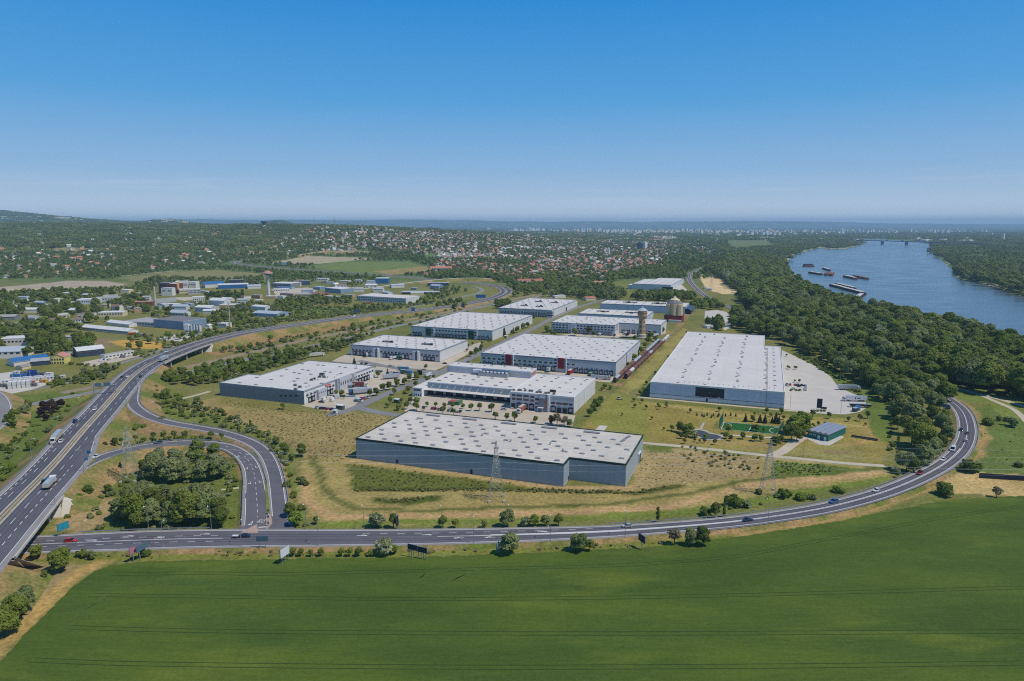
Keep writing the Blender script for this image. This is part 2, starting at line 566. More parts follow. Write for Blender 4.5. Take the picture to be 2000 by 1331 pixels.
s=NT('ground_cover')
av=s.n('ShaderNodeAttribute',attribute_name='col').outputs['Color']
v=s.pos()
c=s.mul(av,s.ramp(s.noise(v,.05,4),.3,.7,.86,1.14))
fine=s.noise(v,.55,6,.7)
c=s.mul(c,s.ramp(fine,.34,.66,.62,1.32))
c=s.mix(s.ramp(s.noise(v,.13,5,.65),.5,.72,0,.5),c,s.mul(s.mix(.55,c,(.09,.13,.03,1)),1.0))
c=s.mix(s.ramp(s.noise(v,.09,4,.6),.58,.75,0,.5),c,s.mul(s.mix(.5,c,(.36,.27,.14,1)),1.0))
me.materials.append(s.fin(c,.95,0,.05,fine,.6,.25))
tag(link('ground',me),kind='structure')

# ------------------------------------------------------------------ river
s=NT('river_water')
v=s.pos(.012,.03,1,R(25))
w1=s.noise(v,1.0,5,.6)
w2=s.noise(s.pos(.25,.5,1,R(25)),1.0,4,.6)
c=s.mix(s.ramp(w1,.35,.65),(.085,.115,.135,1),(.115,.150,.175,1))
s.fin(c,s.ramp(w1,.35,.7,.10,.32),0,.5,w2,.35,.5)
mb=MB()
mb.face([(x,y,WATER_Z) for x,y in RIVER],'river_water')
tag(link('river',mb.mesh('river')),'broad blue river curving behind the riverside wood',kind='structure')

# ------------------------------------------------------------------ crop field in the foreground
FIELD=[P(x,y) for x,y in [(-22,1331),(5,1293),(40,1250),(82,1210),(115,1175),(147,1145),(180,1121),(217,1106),(290,1099),(400,1096),(560,1094),(760,1092),(860,1089),(1000,1084),(1150,1077),(1290,1070),(1400,1055),(1500,1042),(1620,1023),(1740,1000),(1840,980),(2000,970),(2200,962)]]+[(420,200),(420,60),(-190,60),(-180,150)]
_f=[]
for i_,(q0,q1) in enumerate(zip(FIELD,FIELD[1:]+FIELD[:1])):      # ragged crop edge
    n_=max(1,int(math.dist(q0,q1)/1.6))
    for k_ in range(n_):
        t_=k_/n_
        _f.append((q0[0]+(q1[0]-q0[0])*t_+random.uniform(-.35,.35),q0[1]+(q1[1]-q0[1])*t_+random.uniform(-.6,.6)))
FIELD=_f
s=NT('green_crop')
v=s.pos()
big=s.noise(s.pos(.012,.04,1),1.0,4,.55)
c=s.mix(s.ramp(big,.36,.60),(.058,.101,.017,1),(.090,.132,.019,1))
patch=s.noise(s.pos(.020,.075,1),1.0,3,.5)
c=s.mix(s.ramp(patch,.56,.70,0,.75),c,(.135,.170,.024,1))
pale=s.noise(s.pos(.035,.10,1),1.0,3,.5)
c=s.mix(s.ramp(pale,.64,.76,0,.3),c,(.050,.092,.036,1))
fine=s.noise(v,1.1,5,.7)
c=s.mul(c,s.ramp(fine,.3,.7,.80,1.18))
c=s.mul(c,s.ramp(s.noise(s.pos(.15,1.6,1),1.0,3,.6),.35,.65,.92,1.08))
s.fin(c,.9,0,.12,fine,.5,.12)
mb=MB()
mb.prism(FIELD,-.1,.42,'green_crop')
fo=tag(link('crop_field',mb.mesh('crop_field')),'smooth green crop field filling the foreground',kind='structure')
plain('crop_wheeling',(.034,.064,.018,1),.95,.15,1.0,0,.05)
plain('crop_turning',(.085,.130,.030,1),.95,.15,1.0,0,.05)
def ribbon(pts,w,z,mb,m):
    pts=[Vector((x,y,0)) for x,y in pts]
    L=[]
    for i,p in enumerate(pts):
        d=(pts[min(i+1,len(pts)-1)]-pts[max(i-1,0)])
        d.normalize()
        nrm=Vector((-d.y,d.x,0))*w/2
        L.append((p+nrm,p-nrm))
    for (a,b),(c_,d_) in zip(L[:-1],L[1:]):
        mb.face([(b.x,b.y,z),(d_.x,d_.y,z),(c_.x,c_.y,z),(a.x,a.y,z)],m)
def spline(pts,step=4.0):
    """centripetal-ish Catmull-Rom through points of any dimension"""
    p=np.array(pts,float)
    p=np.vstack([2*p[0]-p[1],p,2*p[-1]-p[-2]])
    out=[]
    for i in range(1,len(p)-2):
        n=max(2,int(np.linalg.norm(p[i+1][:2]-p[i][:2])/step))
        for t in np.arange(n)/n:
            a,b,c_,d_=p[i-1],p[i],p[i+1],p[i+2]
            out.append(.5*(2*b+(c_-a)*t+(2*a-5*b+4*c_-d_)*t*t+(3*b-a-3*c_+d_)*t**3))
    out.append(p[-2])
    return np.array(out)
mb=MB()
TRAM=[[(175,1164),(260,1166),(420,1168),(700,1172),(1000,1172),(1400,1166),(2000,1150)],
        [(130,1227),(160,1229),(400,1235),(800,1239),(1300,1240),(2000,1236)],
        [(220,1124),(400,1122),(520,1124),(700,1120),(830,1117),(960,1113),(1200,1107),(1430,1090),(1560,1066),(1700,1040),(1850,1012),(2000,990)],
        [(60,1292),(300,1300),(900,1306),(1500,1304),(2000,1298)]]
for ln in TRAM:
    q=spline([P(*a) for a in ln],6)
    for o in (-.95,.95):
        ribbon([(x,y+o) for x,y in q],.30,.432,mb,'crop_wheeling')
LOOPS=[[(215,1155),(195,1175),(165,1195),(140,1215),(128,1224),(134,1231),(160,1233)],
         [(945,1114),(910,1124),(880,1138),(850,1145),(828,1138),(822,1130),(840,1122),(880,1115)]]
for ln in LOOPS:
    q=spline([P(*a) for a in ln],2)
    for o in (-1.0,-.35,.35,1.0):
        ribbon([(x+o*.6,y+o) for x,y in q],.32,.436,mb,'crop_turning')
part(fo,'wheel_tracks',mb)
# ------------------------------------------------------------------ roads
def asphalt(name,c,var=.10):
    s=NT(name)
    v=s.pos()
    a=s.ramp(s.noise(v,.08,4),.3,.7,1-var,1+var)
    b=s.ramp(s.noise(v,1.3,5,.7),.3,.7,.93,1.07)
    rgb=s.n('ShaderNodeRGB'); rgb.outputs[0].default_value=c
    s.fin(s.mul(s.mul(rgb.outputs[0],a),b),.85,0,.25)
asphalt('asphalt_motorway',S(92,91,98))
asphalt('asphalt_road',S(98,96,102))
asphalt('asphalt_hatch',S(180,180,176))
asphalt('asphalt_shoulder',S(140,137,136))
asphalt('asphalt_local',S(128,127,126))
asphalt('track_gravel',S(186,174,152))
asphalt('paving_beige',S(184,172,154),.10)
asphalt('paving_light',S(190,184,174),.06)
asphalt('concrete',S(188,182,170),.10)
plain('concrete_weathered',S(170,163,148),.9,.2,.3)
plain('road_paint',S(216,216,212),.7,.10,.8)
plain('median_soil',S(168,152,118),.95,.2,.5)
plain('galvanised',S(150,154,158),.45,.10,.5,.35,.5)
plain('slope_dry',S(156,130,88),.95,.25,.12)
plain('slope_green',S(112,118,58),.95,.25,.12)
plain('painted_shade',(.02,.02,.022,1),.9)

s=NT('slope_mixed')
v=s.pos()
n_=s.noise(v,.035,5,.6)
c=s.mix(s.ramp(n_,.40,.58),S(104,114,54),S(158,130,90))
f_=s.noise(v,.6,6,.7)
c=s.mul(c,s.ramp(f_,.34,.66,.62,1.3))
s.fin(c,.95,0,.05,f_,.6,.25)

def road_line(pts,step=4.0):
    """pts: (px, py, z) -> smoothed (x, y, z)"""
    out=[]
    for x,y,z in pts:
        if y<543:
            a,b,c_=TP(x,y)
            out.append((a,b,max(c_,0)+z))
        else:
            out.append((*P(x,y,z),z))
    q=spline(out,step)
    tz=np.maximum(TZ(q[:,0],q[:,1]),0)+.25
    q[:,2]=np.where(q[:,1]>1500,np.maximum(q[:,2],tz),q[:,2])
    return q

def normals(q):
    d=np.gradient(q[:,:2],axis=0)
    d /= np.linalg.norm(d,axis=1)[:,None]+1e-9
    return np.stack([-d[:,1],d[:,0]],1)          # to the left of travel

def strip(mb,q,nr,o0,o1,m,dz=0.0,i0=0,i1=None):
    o0=np.broadcast_to(o0,len(q)); o1=np.broadcast_to(o1,len(q))
    i1=len(q) if i1 is None else i1
    b=len(mb.v)
    k=0
    for i in range(i0,i1):
        for o in (o0[i],o1[i]):
            mb.v.append((q[i,0]+nr[i,0]*o,q[i,1]+nr[i,1]*o,q[i,2]+dz))
        if k:
            j=b+2*k
            mb.f.append((j-2,j-1,j+1,j) if o0[i]>o1[i] else (j-1,j-2,j,j+1)); mb.m.append(mb.mi(m))
        k+=1

def skirt(mb,q,nr,o,side,m,slope=1.9,i0=0,i1=None,foot=-.25):
    o=np.broadcast_to(o,len(q))
    i1=len(q) if i1 is None else i1
    b=len(mb.v); k=0
    tz=np.maximum(TZ(q[:,0],q[:,1]),0)
    for i in range(i0,i1):
        h=max(q[i,2]-tz[i],.05)
        mb.v.append((q[i,0]+nr[i,0]*o[i],q[i,1]+nr[i,1]*o[i],q[i,2]-.04))
        oo=o[i]+side*(h*slope+.4)
        mb.v.append((q[i,0]+nr[i,0]*oo,q[i,1]+nr[i,1]*oo,tz[i]+foot-(2 if tz[i]>.5 else 0)))
        if k:
            j=b+2*k
            mb.f.append((j-2,j-1,j+1,j) if side<0 else (j-1,j-2,j,j+1)); mb.m.append(mb.mi(m))
        k+=1

def dashes(mb,q,nr,off,ln,gap,w,dz,i0=0,i1=None):
    seg=np.linalg.norm(np.diff(q[:,:2],axis=0),axis=1)
    S_=np.concatenate([[0],np.cumsum(seg)])
    a=S_[i0]; e=S_[-1 if i1 is None else i1-1]
    off=np.broadcast_to(off,len(q))
    def at(s_):
        x=np.interp(s_,S_,q[:,0]); y=np.interp(s_,S_,q[:,1]); z=np.interp(s_,S_,q[:,2])
        nx=np.interp(s_,S_,nr[:,0]); ny=np.interp(s_,S_,nr[:,1]); o=np.interp(s_,S_,off)
        return x,y,z,nx,ny,o
    while a+ln<e:
        L=[]
        for s_ in (a,a+ln):
            x,y,z,nx,ny,o=at(s_)
            L.append([(x+nx*(o+k*w/2),y+ny*(o+k*w/2),z+dz) for k in (-1,1)])
        mb.face([L[0][0],L[1][0],L[1][1],L[0][1]],'road_paint')
        a+=ln+gap

def rail(name,label,q,nr,off,dz=0.0,i0=0,i1=None,h=.75,m='galvanised',group='guard rails along the roads'):
    i1=len(q) if i1 is None else i1
    off=np.broadcast_to(off,len(q))
    mb=MB(); b=0; k=0
    for i in range(i0,i1):
        x=q[i,0]+nr[i,0]*off[i]; y=q[i,1]+nr[i,1]*off[i]; z=q[i,2]+dz
        nx,ny=nr[i]*.09
        mb.v+=[(x-nx,y-ny,z+h-.34),(x+nx,y+ny,z+h-.34),(x+nx,y+ny,z+h),(x-nx,y-ny,z+h)]
        if k:
            j=4*k
            for a_,b_ in ((0,1),(1,2),(2,3),(3,0)):
                mb.f.append((j-4+a_,j-4+b_,j+b_,j+a_)); mb.m.append(mb.mi(m))
        k+=1
    o=tag(link(name,mb.mesh(name)),label,'guard rail',group)
    pm=MB()
    for i in range(i0,i1):
        x=q[i,0]+nr[i,0]*off[i]; y=q[i,1]+nr[i,1]*off[i]; z=q[i,2]+dz
        pm.box(x-.06,y-.06,z-.3,x+.06,y+.06,z+h-.3,m)
    tag(part(o,'posts',pm),kind='stuff')
    return o

MED=[(-170,1195,7),(-60,1078,7),(26,987,7),(100,912,7),(165,837,7),(200,799,7),(227,768,7),(250,743,7),(275,722,7),(305,704.5,7),(334,692.5,7),(365,680.5,7),(415,664.5,7),(478,650,6.5),(540,640.5,6),(600,632,5),(687,620,4),(806,608,3),(875,599,2.5),(912,593.5,2),(950,586,2),(975,578.5,1.8),(988,571,1.6),(986,564.5,1.5),(970,559,1.2),(945,555,1),(910,551.5,.8),(870,548.5,.6),(820,544,.6),(750,538,.6),(690,534,.6),(625,530,.6),(562,525.5,.6),(500,520.5,.6),(468,516.5,.6),(458,513.5,.6),(475,510,.6),(520,505,.6)]
MQ=road_line(MED,5)
for _ in range(3):
    MQ[1:-1]=.25*MQ[:-2]+.5*MQ[1:-1]+.25*MQ[2:]
MN=normals(MQ)
def at_px(q,px,py):
    d=[(q[:,0]-P(px,py,z)[0])**2+(q[:,1]-P(px,py,z)[1])**2 for z in (7,)]
    return int(np.argmin(d[0]))
iB1a,iB1b=int(np.argmin(abs(MQ[:60,1]-222))),int(np.argmin(abs(MQ[:60,1]-279)))   # over the front road
iB2a,iB2b=at_px(MQ,290,712),at_px(MQ,390,672)        # over the local road and railway
mb=MB()
HWL,HWR=11.6,11.8
iM0,iM1=at_px(MQ,112,899),at_px(MQ,150,855)
HWA=np.interp(np.arange(len(MQ)),[0,iM0,iM1],[16.6,16.6,11.8])
strip(mb,MQ,MN,HWL,9.3,'asphalt_shoulder')
strip(mb,MQ,MN,9.3,1.7,'asphalt_motorway')
strip(mb,MQ,MN,1.7,-1.7,'median_soil',.01)
strip(mb,MQ,MN,-1.7,-9.6,'asphalt_motorway')
strip(mb,MQ,MN,-9.6,-HWA+2.2,'asphalt_motorway')
strip(mb,MQ,MN,-HWA+2.2,-HWA,'asphalt_shoulder')
mo=tag(link('motorway',mb.mesh('motorway')),'wide dual carriageway motorway on an embankment at the left',kind='structure')
mk=MB()
nM=len(MQ)
for o in (9.2,1.9,-1.9):
    strip(mk,MQ,MN,o+.12,o-.12,'road_paint',.03)
strip(mk,MQ,MN,-HWA+2.5,-HWA+2.26,'road_paint',.03)
dashes(mk,MQ,MN,-9.4,3,3.2,.28,.035,0,iM0)
far_i=at_px(MQ,600,632)
dashes(mk,MQ,MN,5.6,6,10,.22,.03,0,far_i+60)
dashes(mk,MQ,MN,-5.6,6,10,.22,.03,0,far_i+60)
dashes(mk,MQ,MN,8.0,3,3.2,.28,.035,0,at_px(MQ,205,790))
dashes(mk,MQ,MN,-8.2,3,3.2,.28,.035,at_px(MQ,240,750),at_px(MQ,330,692))
part(mo,'lane_markings',mk)
asphalt('asphalt_worn',S(82,81,88),.14)
asphalt('asphalt_patch',S(112,110,112),.10)
wt=MB()
for o in (7.3,3.7,-3.7,-7.5):
    for k_ in (-.85,.85):
        strip(wt,MQ,MN,o+k_+.32,o+k_-.32,'asphalt_worn',.012,0,nM-30)
part(mo,'wheel_tracks',wt)
for nm,i0,i1 in (('embankment',0,iB1a),('embankment',iB1b,iB2a),('embankment',iB2b,nM)):
    sk=MB()
    skirt(sk,MQ,MN,HWL,1,'slope_mixed',1.9,i0,i1)
    skirt(sk,MQ,MN,-HWA,-1,'slope_mixed',1.9,i0,i1)
    for i_,sg in ((i0,-1),(i1-1,1)):          # earth cones closing the bank beside each abutment
        if 0<i_<nM-1:
            z_=MQ[i_,2]; f_=z_*1.9+.4; t_=np.array([MN[i_,1],-MN[i_,0]])*sg
            def E_(o_,zz,fw_=0.0): return (MQ[i_,0]+MN[i_,0]*o_+t_[0]*fw_,MQ[i_,1]+MN[i_,1]*o_+t_[1]*fw_,zz)
            for o_,sd in ((HWL,1),(-HWA[i_],-1)):
                fan=[E_(o_+sd*f_*math.cos(a_),-.25,z_*.9*math.sin(a_)) for a_ in np.linspace(0,math.pi/2,6)]
                for q0,q1 in zip(fan[:-1],fan[1:]):
                    sk.face([E_(o_,z_-.05),q0,q1],'slope_mixed')
            sk.face([E_(HWL,z_-.06),E_(-HWA[i_],z_-.06),E_(-HWA[i_],-.25,z_*.9),E_(HWL,-.25,z_*.9)],'concrete_weathered')
    tag(link(nm,sk.mesh(nm)),kind='structure')
i_r=at_px(MQ,182,815)
rail('guard_rail','long guard rail on the outer left edge of the motorway',MQ,MN,HWL-.25,0,0,far_i+40)
rail('guard_rail','double guard rail along the motorway median',MQ,MN,.5,0,0,nM-40)
rail('guard_rail','guard rail beside the planted motorway median, right carriageway side',MQ,MN,-1.0,0,0,nM-40)
rail('guard_rail','guard rail on the right motorway edge over the far bridge and curve',MQ,MN,-HWR+.2,0,iB2a-4,far_i+60)

def bridge(label,q,nr,oL,oR,i0,i1,piers,ht=1.1):
    root=thing('road_bridge',label,'bridge')
    d=MB()
    b=0; k=0
    for i in range(i0,i1+1):
        z=q[i,2]-.05
        for o,dz in ((oL,0),(oR,0),(oR,-ht),(oL,-ht)):
            d.v.append((q[i,0]+nr[i,0]*o,q[i,1]+nr[i,1]*o,z+dz))
        if k:
            j=4*k
            for a_,b_ in ((1,0),(2,1),(3,2),(0,3)):
                d.f.append((j-4+a_,j-4+b_,j+b_,j+a_)); d.m.append(d.mi('concrete'))
        k+=1
    part(root,'deck',d)
    for o in (oL,oR):
        e=MB(); k=0
        sgn=1 if o>0 else-1
        for i in range(i0,i1+1):
            z=q[i,2]
            for oo,zz in ((o,-.5),(o,.45),(o+sgn*.35,.45),(o+sgn*.35,-.5)):
                e.v.append((q[i,0]+nr[i,0]*oo,q[i,1]+nr[i,1]*oo,z+zz))
            if k:
                j=4*k
                for a_,b_ in ((0,1),(1,2),(2,3),(3,0)):
                    e.f.append((j-4+a_,j-4+b_,j+b_,j+a_)); e.m.append(e.mi('concrete'))
            k+=1
        part(root,'parapet',e)
    for i in (i0,i1):
        a=MB()
        t=np.array([nr[i,1],-nr[i,0]])*(1 if i == i0 else-1)
        h=q[i,2]
        c0=q[i,:2]+t*.4
        def A_(o,tt,zz): return (c0[0]+nr[i,0]*o+t[0]*tt,c0[1]+nr[i,1]*o+t[1]*tt,zz)
        a.face([A_(oL,0,h-ht),A_(oR,0,h-ht),A_(oR,h*.92,-.15),A_(oL,h*.92,-.15)],'concrete')
        for o,sd in ((oL,1),(oR,-1)):           # paved wing beside the deck
            a.face([A_(o,0,h-.1),A_(o+sd*3.2,-.3,h-1.9 if sd else h),A_(o+sd*h*1.1,h*.55,-.1),A_(o,h*.95,-.1)],'concrete')
        part(root,'abutment',a)
    for i in piers:
        for o in np.linspace(oL*.82,oR*.82,4):
            pm=MB()
            x,y=q[i,0]+nr[i,0]*o,q[i,1]+nr[i,1]*o
            pm.lathe([(.6,-.2),(.6,q[i,2]-ht+.05)],'concrete',10,x,y)
            part(root,'pier',pm)
    return root
bridge('concrete motorway bridge crossing the front road at the left edge',MQ,MN,HWL,-17.2,iB1a,iB1b,[iB1a+2,iB1b-2])
bridge('long concrete motorway bridge over the railway beside the wooded gap',MQ,MN,HWL,-HWR,iB2a,iB2b,list(range(iB2a+4,iB2b-1,6)))

def road(name,label,pts,w,m='asphalt_local',edge=True,centre=None,shoulder=0,slope_m='slope_green',step=4,dz=0.02,wfun=None,sk=True,smooth=2):
    q=road_line(pts,step)
    for _ in range(smooth):
        q[1:-1]=.25*q[:-2]+.5*q[1:-1]+.25*q[2:]
    q[:,2]+=dz
    nr=normals(q)
    ww=np.full(len(q),w/2.0) if wfun is None else wfun(q)
    b=MB()
    if shoulder:
        strip(b,q,nr,ww+shoulder,ww,'asphalt_shoulder')
        strip(b,q,nr,-ww,-ww-shoulder,'asphalt_shoulder')
    strip(b,q,nr,ww,-ww,m)
    o=tag(link(name,b.mesh(name)),label,kind='structure')
    if edge or centre:
        k=MB()
        if edge:
            for s_ in (1,-1):
                strip(k,q,nr,s_*(ww-.25)+.13,s_*(ww-.25)-.13,'road_paint',.03)
        if centre == 'line':
            strip(k,q,nr,.14,-.14,'road_paint',.03)
        elif centre == 'dash':
            dashes(k,q,nr,0,4,8,.16,.03)
        part(o,'lane_markings',k)
    if sk and q[:,2].max()>.3:
        e=MB()
        skirt(e,q,nr,ww+shoulder-.02,1,slope_m)
        skirt(e,q,nr,-ww-shoulder+.02,-1,slope_m)
        for i_,sg in ((0,-1),(len(q)-1,1)):         # rounded earth end where the bank stops
            h_=q[i_,2]-max(float(TZ(q[i_:i_+1,0],q[i_:i_+1,1])[0]),0)
            if h_>.8:
                t_=np.array([nr[i_,1],-nr[i_,0]])*sg; w_=ww[i_]+shoulder; f_=h_*1.9+.4
                def E_(o_,dz_,fw_=0.0): return (q[i_,0]+nr[i_,0]*o_+t_[0]*fw_,q[i_,1]+nr[i_,1]*o_+t_[1]*fw_,q[i_,2]+dz_)
                e.face([E_(w_,-.05),E_(-w_,-.05),E_(-w_,-h_-.3,f_*.9),E_(w_,-h_-.3,f_*.9)],slope_m)
                for o_,sd in ((w_,1),(-w_,-1)):
                    e.face([E_(o_,-.05),E_(o_+sd*f_,-h_-.3),E_(o_,-h_-.3,f_*.9)],slope_m)
        tag(link('embankment',e.mesh('embankment')),kind='structure')
    return q,nr,ww,o

FZ=1.2
FR=[(-190,1080),(-60,1071),(60,1064),(200,1058),(350,1053),(500,1051),(650,1050.5),(897,1047.5),(1150,1040),(1297,1031),(1450,1017.5),(1600,995),(1697,971),(1752,952.5),(1795,934),(1838,911),(1872,884),(1887,857),(1889,830),(1879,803),(1855,782),(1820,762),(1770,738),(1700,705),(1620,674),(1540,643),(1470,616),(1425,600),(1390,585),(1362,566),(1347,548),(1346,537),(1360,530),(1388,520),(1418,505),(1412,496),(1385,486),(1350,478)]
def fw(q):
    d=np.interp(q[:,0],[-220,-150,-60,0,60],[8.0,11.0,8.6,7.2,4.3])/2+np.interp(q[:,0],[-220,0,60,400],[2.2,2.0,2.0,2.0])
    d=np.where(q[:,1]>600,4.0,d)
    return d
FQ,FN,FWD,fro=road('front_road','grey two-lane road sweeping along the crop field and round the bend',[(x,y,FZ) for x,y in FR],8,'asphalt_road',True,None,1.3,'slope_mixed',4,0,fw)
k=MB()
iJ0=int(np.argmin(abs(FQ[:200,0]+30)))
strip(k,FQ,FN,.14,-.14,'road_paint',.03,iJ0)
iz=[int(np.argmin(abs(FQ[:200,0]-x))) for x in (-10,40,105,300)]
strip(k,FQ,FN,.75,.45,'road_paint',.03,iz[0],iz[2]+40)
strip(k,FQ,FN,-.15,.15,'road_paint',.032,0,int(np.argmin(abs(FQ[:200,0]+110))))
dashes(k,FQ,FN,2.6,3,4,.22,.03,0,int(np.argmin(abs(FQ[:200,0]+112))))
dashes(k,FQ,FN,-2.6,3,4,.22,.03,0,int(np.argmin(abs(FQ[:200,0]+112))))
dashes(k,FQ,FN,3.1,3,4,.2,.03,int(np.argmin(abs(FQ[:200,0]+62))),iz[1])
def arrow(mb,q,nr,i,off,flip):
    p=np.array([q[i,0],q[i,1]])+nr[i]*off
    t=np.array([nr[i,1],-nr[i,0]])*(1 if not flip else-1)
    n=nr[i]
    z=q[i,2]+.035
    def V(a,b): return (p[0]+t[0]*a+n[0]*b,p[1]+t[1]*a+n[1]*b,z)
    mb.face([V(-2,-.14),V(1,-.14),V(1,.14),V(-2,.14)],'road_paint')
    mb.face([V(1,-.5),V(2.4,0),V(1,.5)],'road_paint')
    mb.face([V(-.6,.14),V(.6,.9),V(.9,.7),V(.1,.14)],'road_paint')
for x,o,fl in ((-165,1.4,0),(-140,1.4,0),(-152,3.9,0),(-126,3.9,0),(-62,1.6,0),(-36,1.6,0),(-22,-1.7,1),(-10,-1.7,1),(12,2.0,0)):
    arrow(k,FQ,FN,int(np.argmin(abs(FQ[:200,0]-x))),o,fl)
part(fro,'lane_markings',k)
wt=MB()
for o in (2.1,-2.1):
    for k_ in (-.8,.8):
        strip(wt,FQ,FN,o+k_+.35,o+k_-.35,'asphalt_worn',.012)
part(fro,'wheel_tracks',wt)
wt=MB()
i_a,i_b=int(np.argmin(abs(FQ[:200,0]+16))),int(np.argmin(abs(FQ[:200,0]-108)))
tw_=np.interp(np.arange(len(FQ)),[i_a,i_a+8,i_b-12,i_b],[.15,.85,.75,.15])
strip(wt,FQ,FN,tw_+.1,-tw_+.1,'asphalt_hatch',.016,i_a,i_b)
part(fro,'centre_hatching',wt)
iR0=int(np.argmin(abs(FQ[:200,0]-40)))
iRb=int(np.argmin(abs(FQ[:,0]-262)+abs(FQ[:,1]-395)))
rail('guard_rail','white-topped guard rail on the inside of the front road before the bend',FQ,FN,FWD+1.6,0,iR0,iRb)
rail('guard_rail','brownish guard rail on the outside of the road bend',FQ,FN,-FWD-1.5,0,int(np.argmin(abs(FQ[:200,0]-80))),int(np.argmin(abs(FQ[:,0]-318)+abs(FQ[:,1]-470))))
rail('guard_rail','guard rail on the far side of the front road left of the junction',FQ,FN,FWD+1.5,0,int(np.argmin(abs(FQ[:200,0]+176))),int(np.argmin(abs(FQ[:200,0]+118))))

RA=[(238,796,7),(258,770,7),(259,784,6.6),(268,799,6.1),(290,813,5.4),(325,825,4.6),(375,834,3.6),(425,843,2.8),(472,857,2),(503,872,1.6),(522,892,1.3),(534,920,1.15),(540,950,1.15),(544,985,1.15),(548,1020,1.15),(552,1044,1.15)]
RA=[(300,722,6.93),(277,738,6.93),(264,756,6.9)]+RA[2:]
AQ,AN,AW,ao=road('slip_road','upper slip road curving from the motorway down to the front road',RA,6.4,'asphalt_road',True,None,1.0,'slope_mixed',3,0)
rail('guard_rail','guard rail on the outer edge of the upper slip road',AQ,AN,AW+1.1,0,6,len(AQ)-8)
RB=[(132,931,6.9),(150,917,6.85),(180,901,6.6),(225,885,6),(275,873.5,5.2),(337,866,4.2),(395,866,3.2),(440,872,2.4),(470,886,1.8),(488,906,1.4),(496,930,1.15),(499,960,1.15),(501,990,1.15),(502,1020,1.15),(502,1046,1.15)]
def bw(q):
    return np.interp(q[:,1],[262,300,330,420],[5.2,4.6,3.8,3.4])
BQ,BN,BW,bo=road('slip_road','lower loop slip road round the wooded island to the motorway',RB,7,'asphalt_road',True,None,1.0,'slope_mixed',3,-.01,bw)
iBr=int(np.argmin((BQ[:,0]-P(197,893,6.5)[0])**2+(BQ[:,1]-P(197,893,6.5)[1])**2))
rail('guard_rail','guard rail round the inside of the loop slip road',BQ,BN,-BW-1.1,0,iBr,len(BQ)-4)
rail('guard_rail','guard rail between the two slip roads on the loop side',BQ,BN,BW+1.1,0,iBr,len(BQ)-18)
k=MB()
dashes(k,BQ,BN,0.3,3,4,.2,.03,len(BQ)-40)
nB=len(BQ)
for i in (nB-34,nB-27,nB-20):
    for o,sg in ((2.0,1),(-2.0,-1)):
        p=BQ[i,:2]+BN[i]*o; t=np.array([BN[i,1],-BN[i,0]]); n=BN[i]; z=BQ[i,2]+.03
        def V(a,b): return (p[0]+t[0]*a+n[0]*b,p[1]+t[1]*a+n[1]*b,z)
        k.face([V(-1.6,-.12),V(1.4,-.12),V(1.4,.12),V(-1.6,.12)],'road_paint')
        k.face([V(.9,sg*.1),V(1.4,sg*.1),V(1.0,sg*1.2),V(.5,sg*1.2)],'road_paint')
part(bo,'lane_markings',k)
# junction mouth, brick island, painted STOP and yield triangle
jm=MB()
J=[P(x,y,FZ) for x,y in [(420,1038),(458,1034),(484,1024),(500,1010),(548,1008),(560,1022),(578,1033),(610,1037),(640,1040),(640,1047),(420,1047)]]
jm.face([(x,y,FZ-.012) for x,y in J],'asphalt_road')
tag(link('junction',jm.mesh('junction')),kind='structure')
plain('brick_paving',S(172,146,132),.9,.12,1.5)
isl=MB()
isl.prism([P(x,y,FZ) for x,y in [(519.5,1007),(529,1006),(532,1022),(520,1035.5)]],FZ-.2,FZ+.16,'concrete','brick_paving')
isl.prism([P(x,y,FZ) for x,y in [(470,1041.5),(502,1024.5),(504,1041.5)]],FZ-.2,FZ+.16,'concrete','brick_paving')
isl.prism([P(x,y,FZ) for x,y in [(517,930),(520,930),(528,1003),(520,1003)]],FZ-.2,FZ+.10,'slope_green','slope_green')
tag(link('traffic_islands',isl.mesh('traffic_islands')),kind='structure')

def text_mesh(body,size=1.0,align='CENTER',shear=0.0):
    c=bpy.data.curves.new('text','FONT')
    c.body=body; c.size=size; c.align_x=align; c.align_y='CENTER'; c.extrude=0.0
    c.resolution_u=2
    o=bpy.data.objects.new('text',c)
    COL.objects.link(o)
    dg=bpy.context.evaluated_depsgraph_get()
    me=bpy.data.meshes.new_from_object(o.evaluated_get(dg))
    bpy.data.objects.remove(o)
    return me
def lettering(parent,name,body,m,loc,rot,sx,sy,align='CENTER'):
    me=text_mesh(body,1.0,align)
    me.materials.clear(); me.materials.append(MATS[m])
    return link(name,me,parent,loc,rot=rot,scale=(sx,sy,1))
sx,sy=P(511,1017.5,FZ)
lettering(bo,'painted_lettering','STOP','road_paint',(sx,sy,FZ+.03),(0,0,R(180)),1.35,4.6)
k=MB()
tri=[P(484,1026,FZ),P(494.5,1017.5,FZ),P(491.5,1026,FZ)]
inn=[tuple(np.array(t_)*.62+np.mean(tri,0)*.38) for t_ in tri]
for i in range(3):
    a,b,c_,d_=tri[i],tri[(i+1) % 3],inn[(i+1) % 3],inn[i]
    k.face([(*a,FZ+.03),(*b,FZ+.03),(*c_,FZ+.03),(*d_,FZ+.03)],'road_paint')
k.face([(*P(505,1029.6,FZ),FZ+.03),(*P(519,1028.8,FZ),FZ+.03),(*P(519,1030.4,FZ),FZ+.03),(*P(505,1031.2,FZ),FZ+.03)],'road_paint')
part(bo,'yield_markings',k)

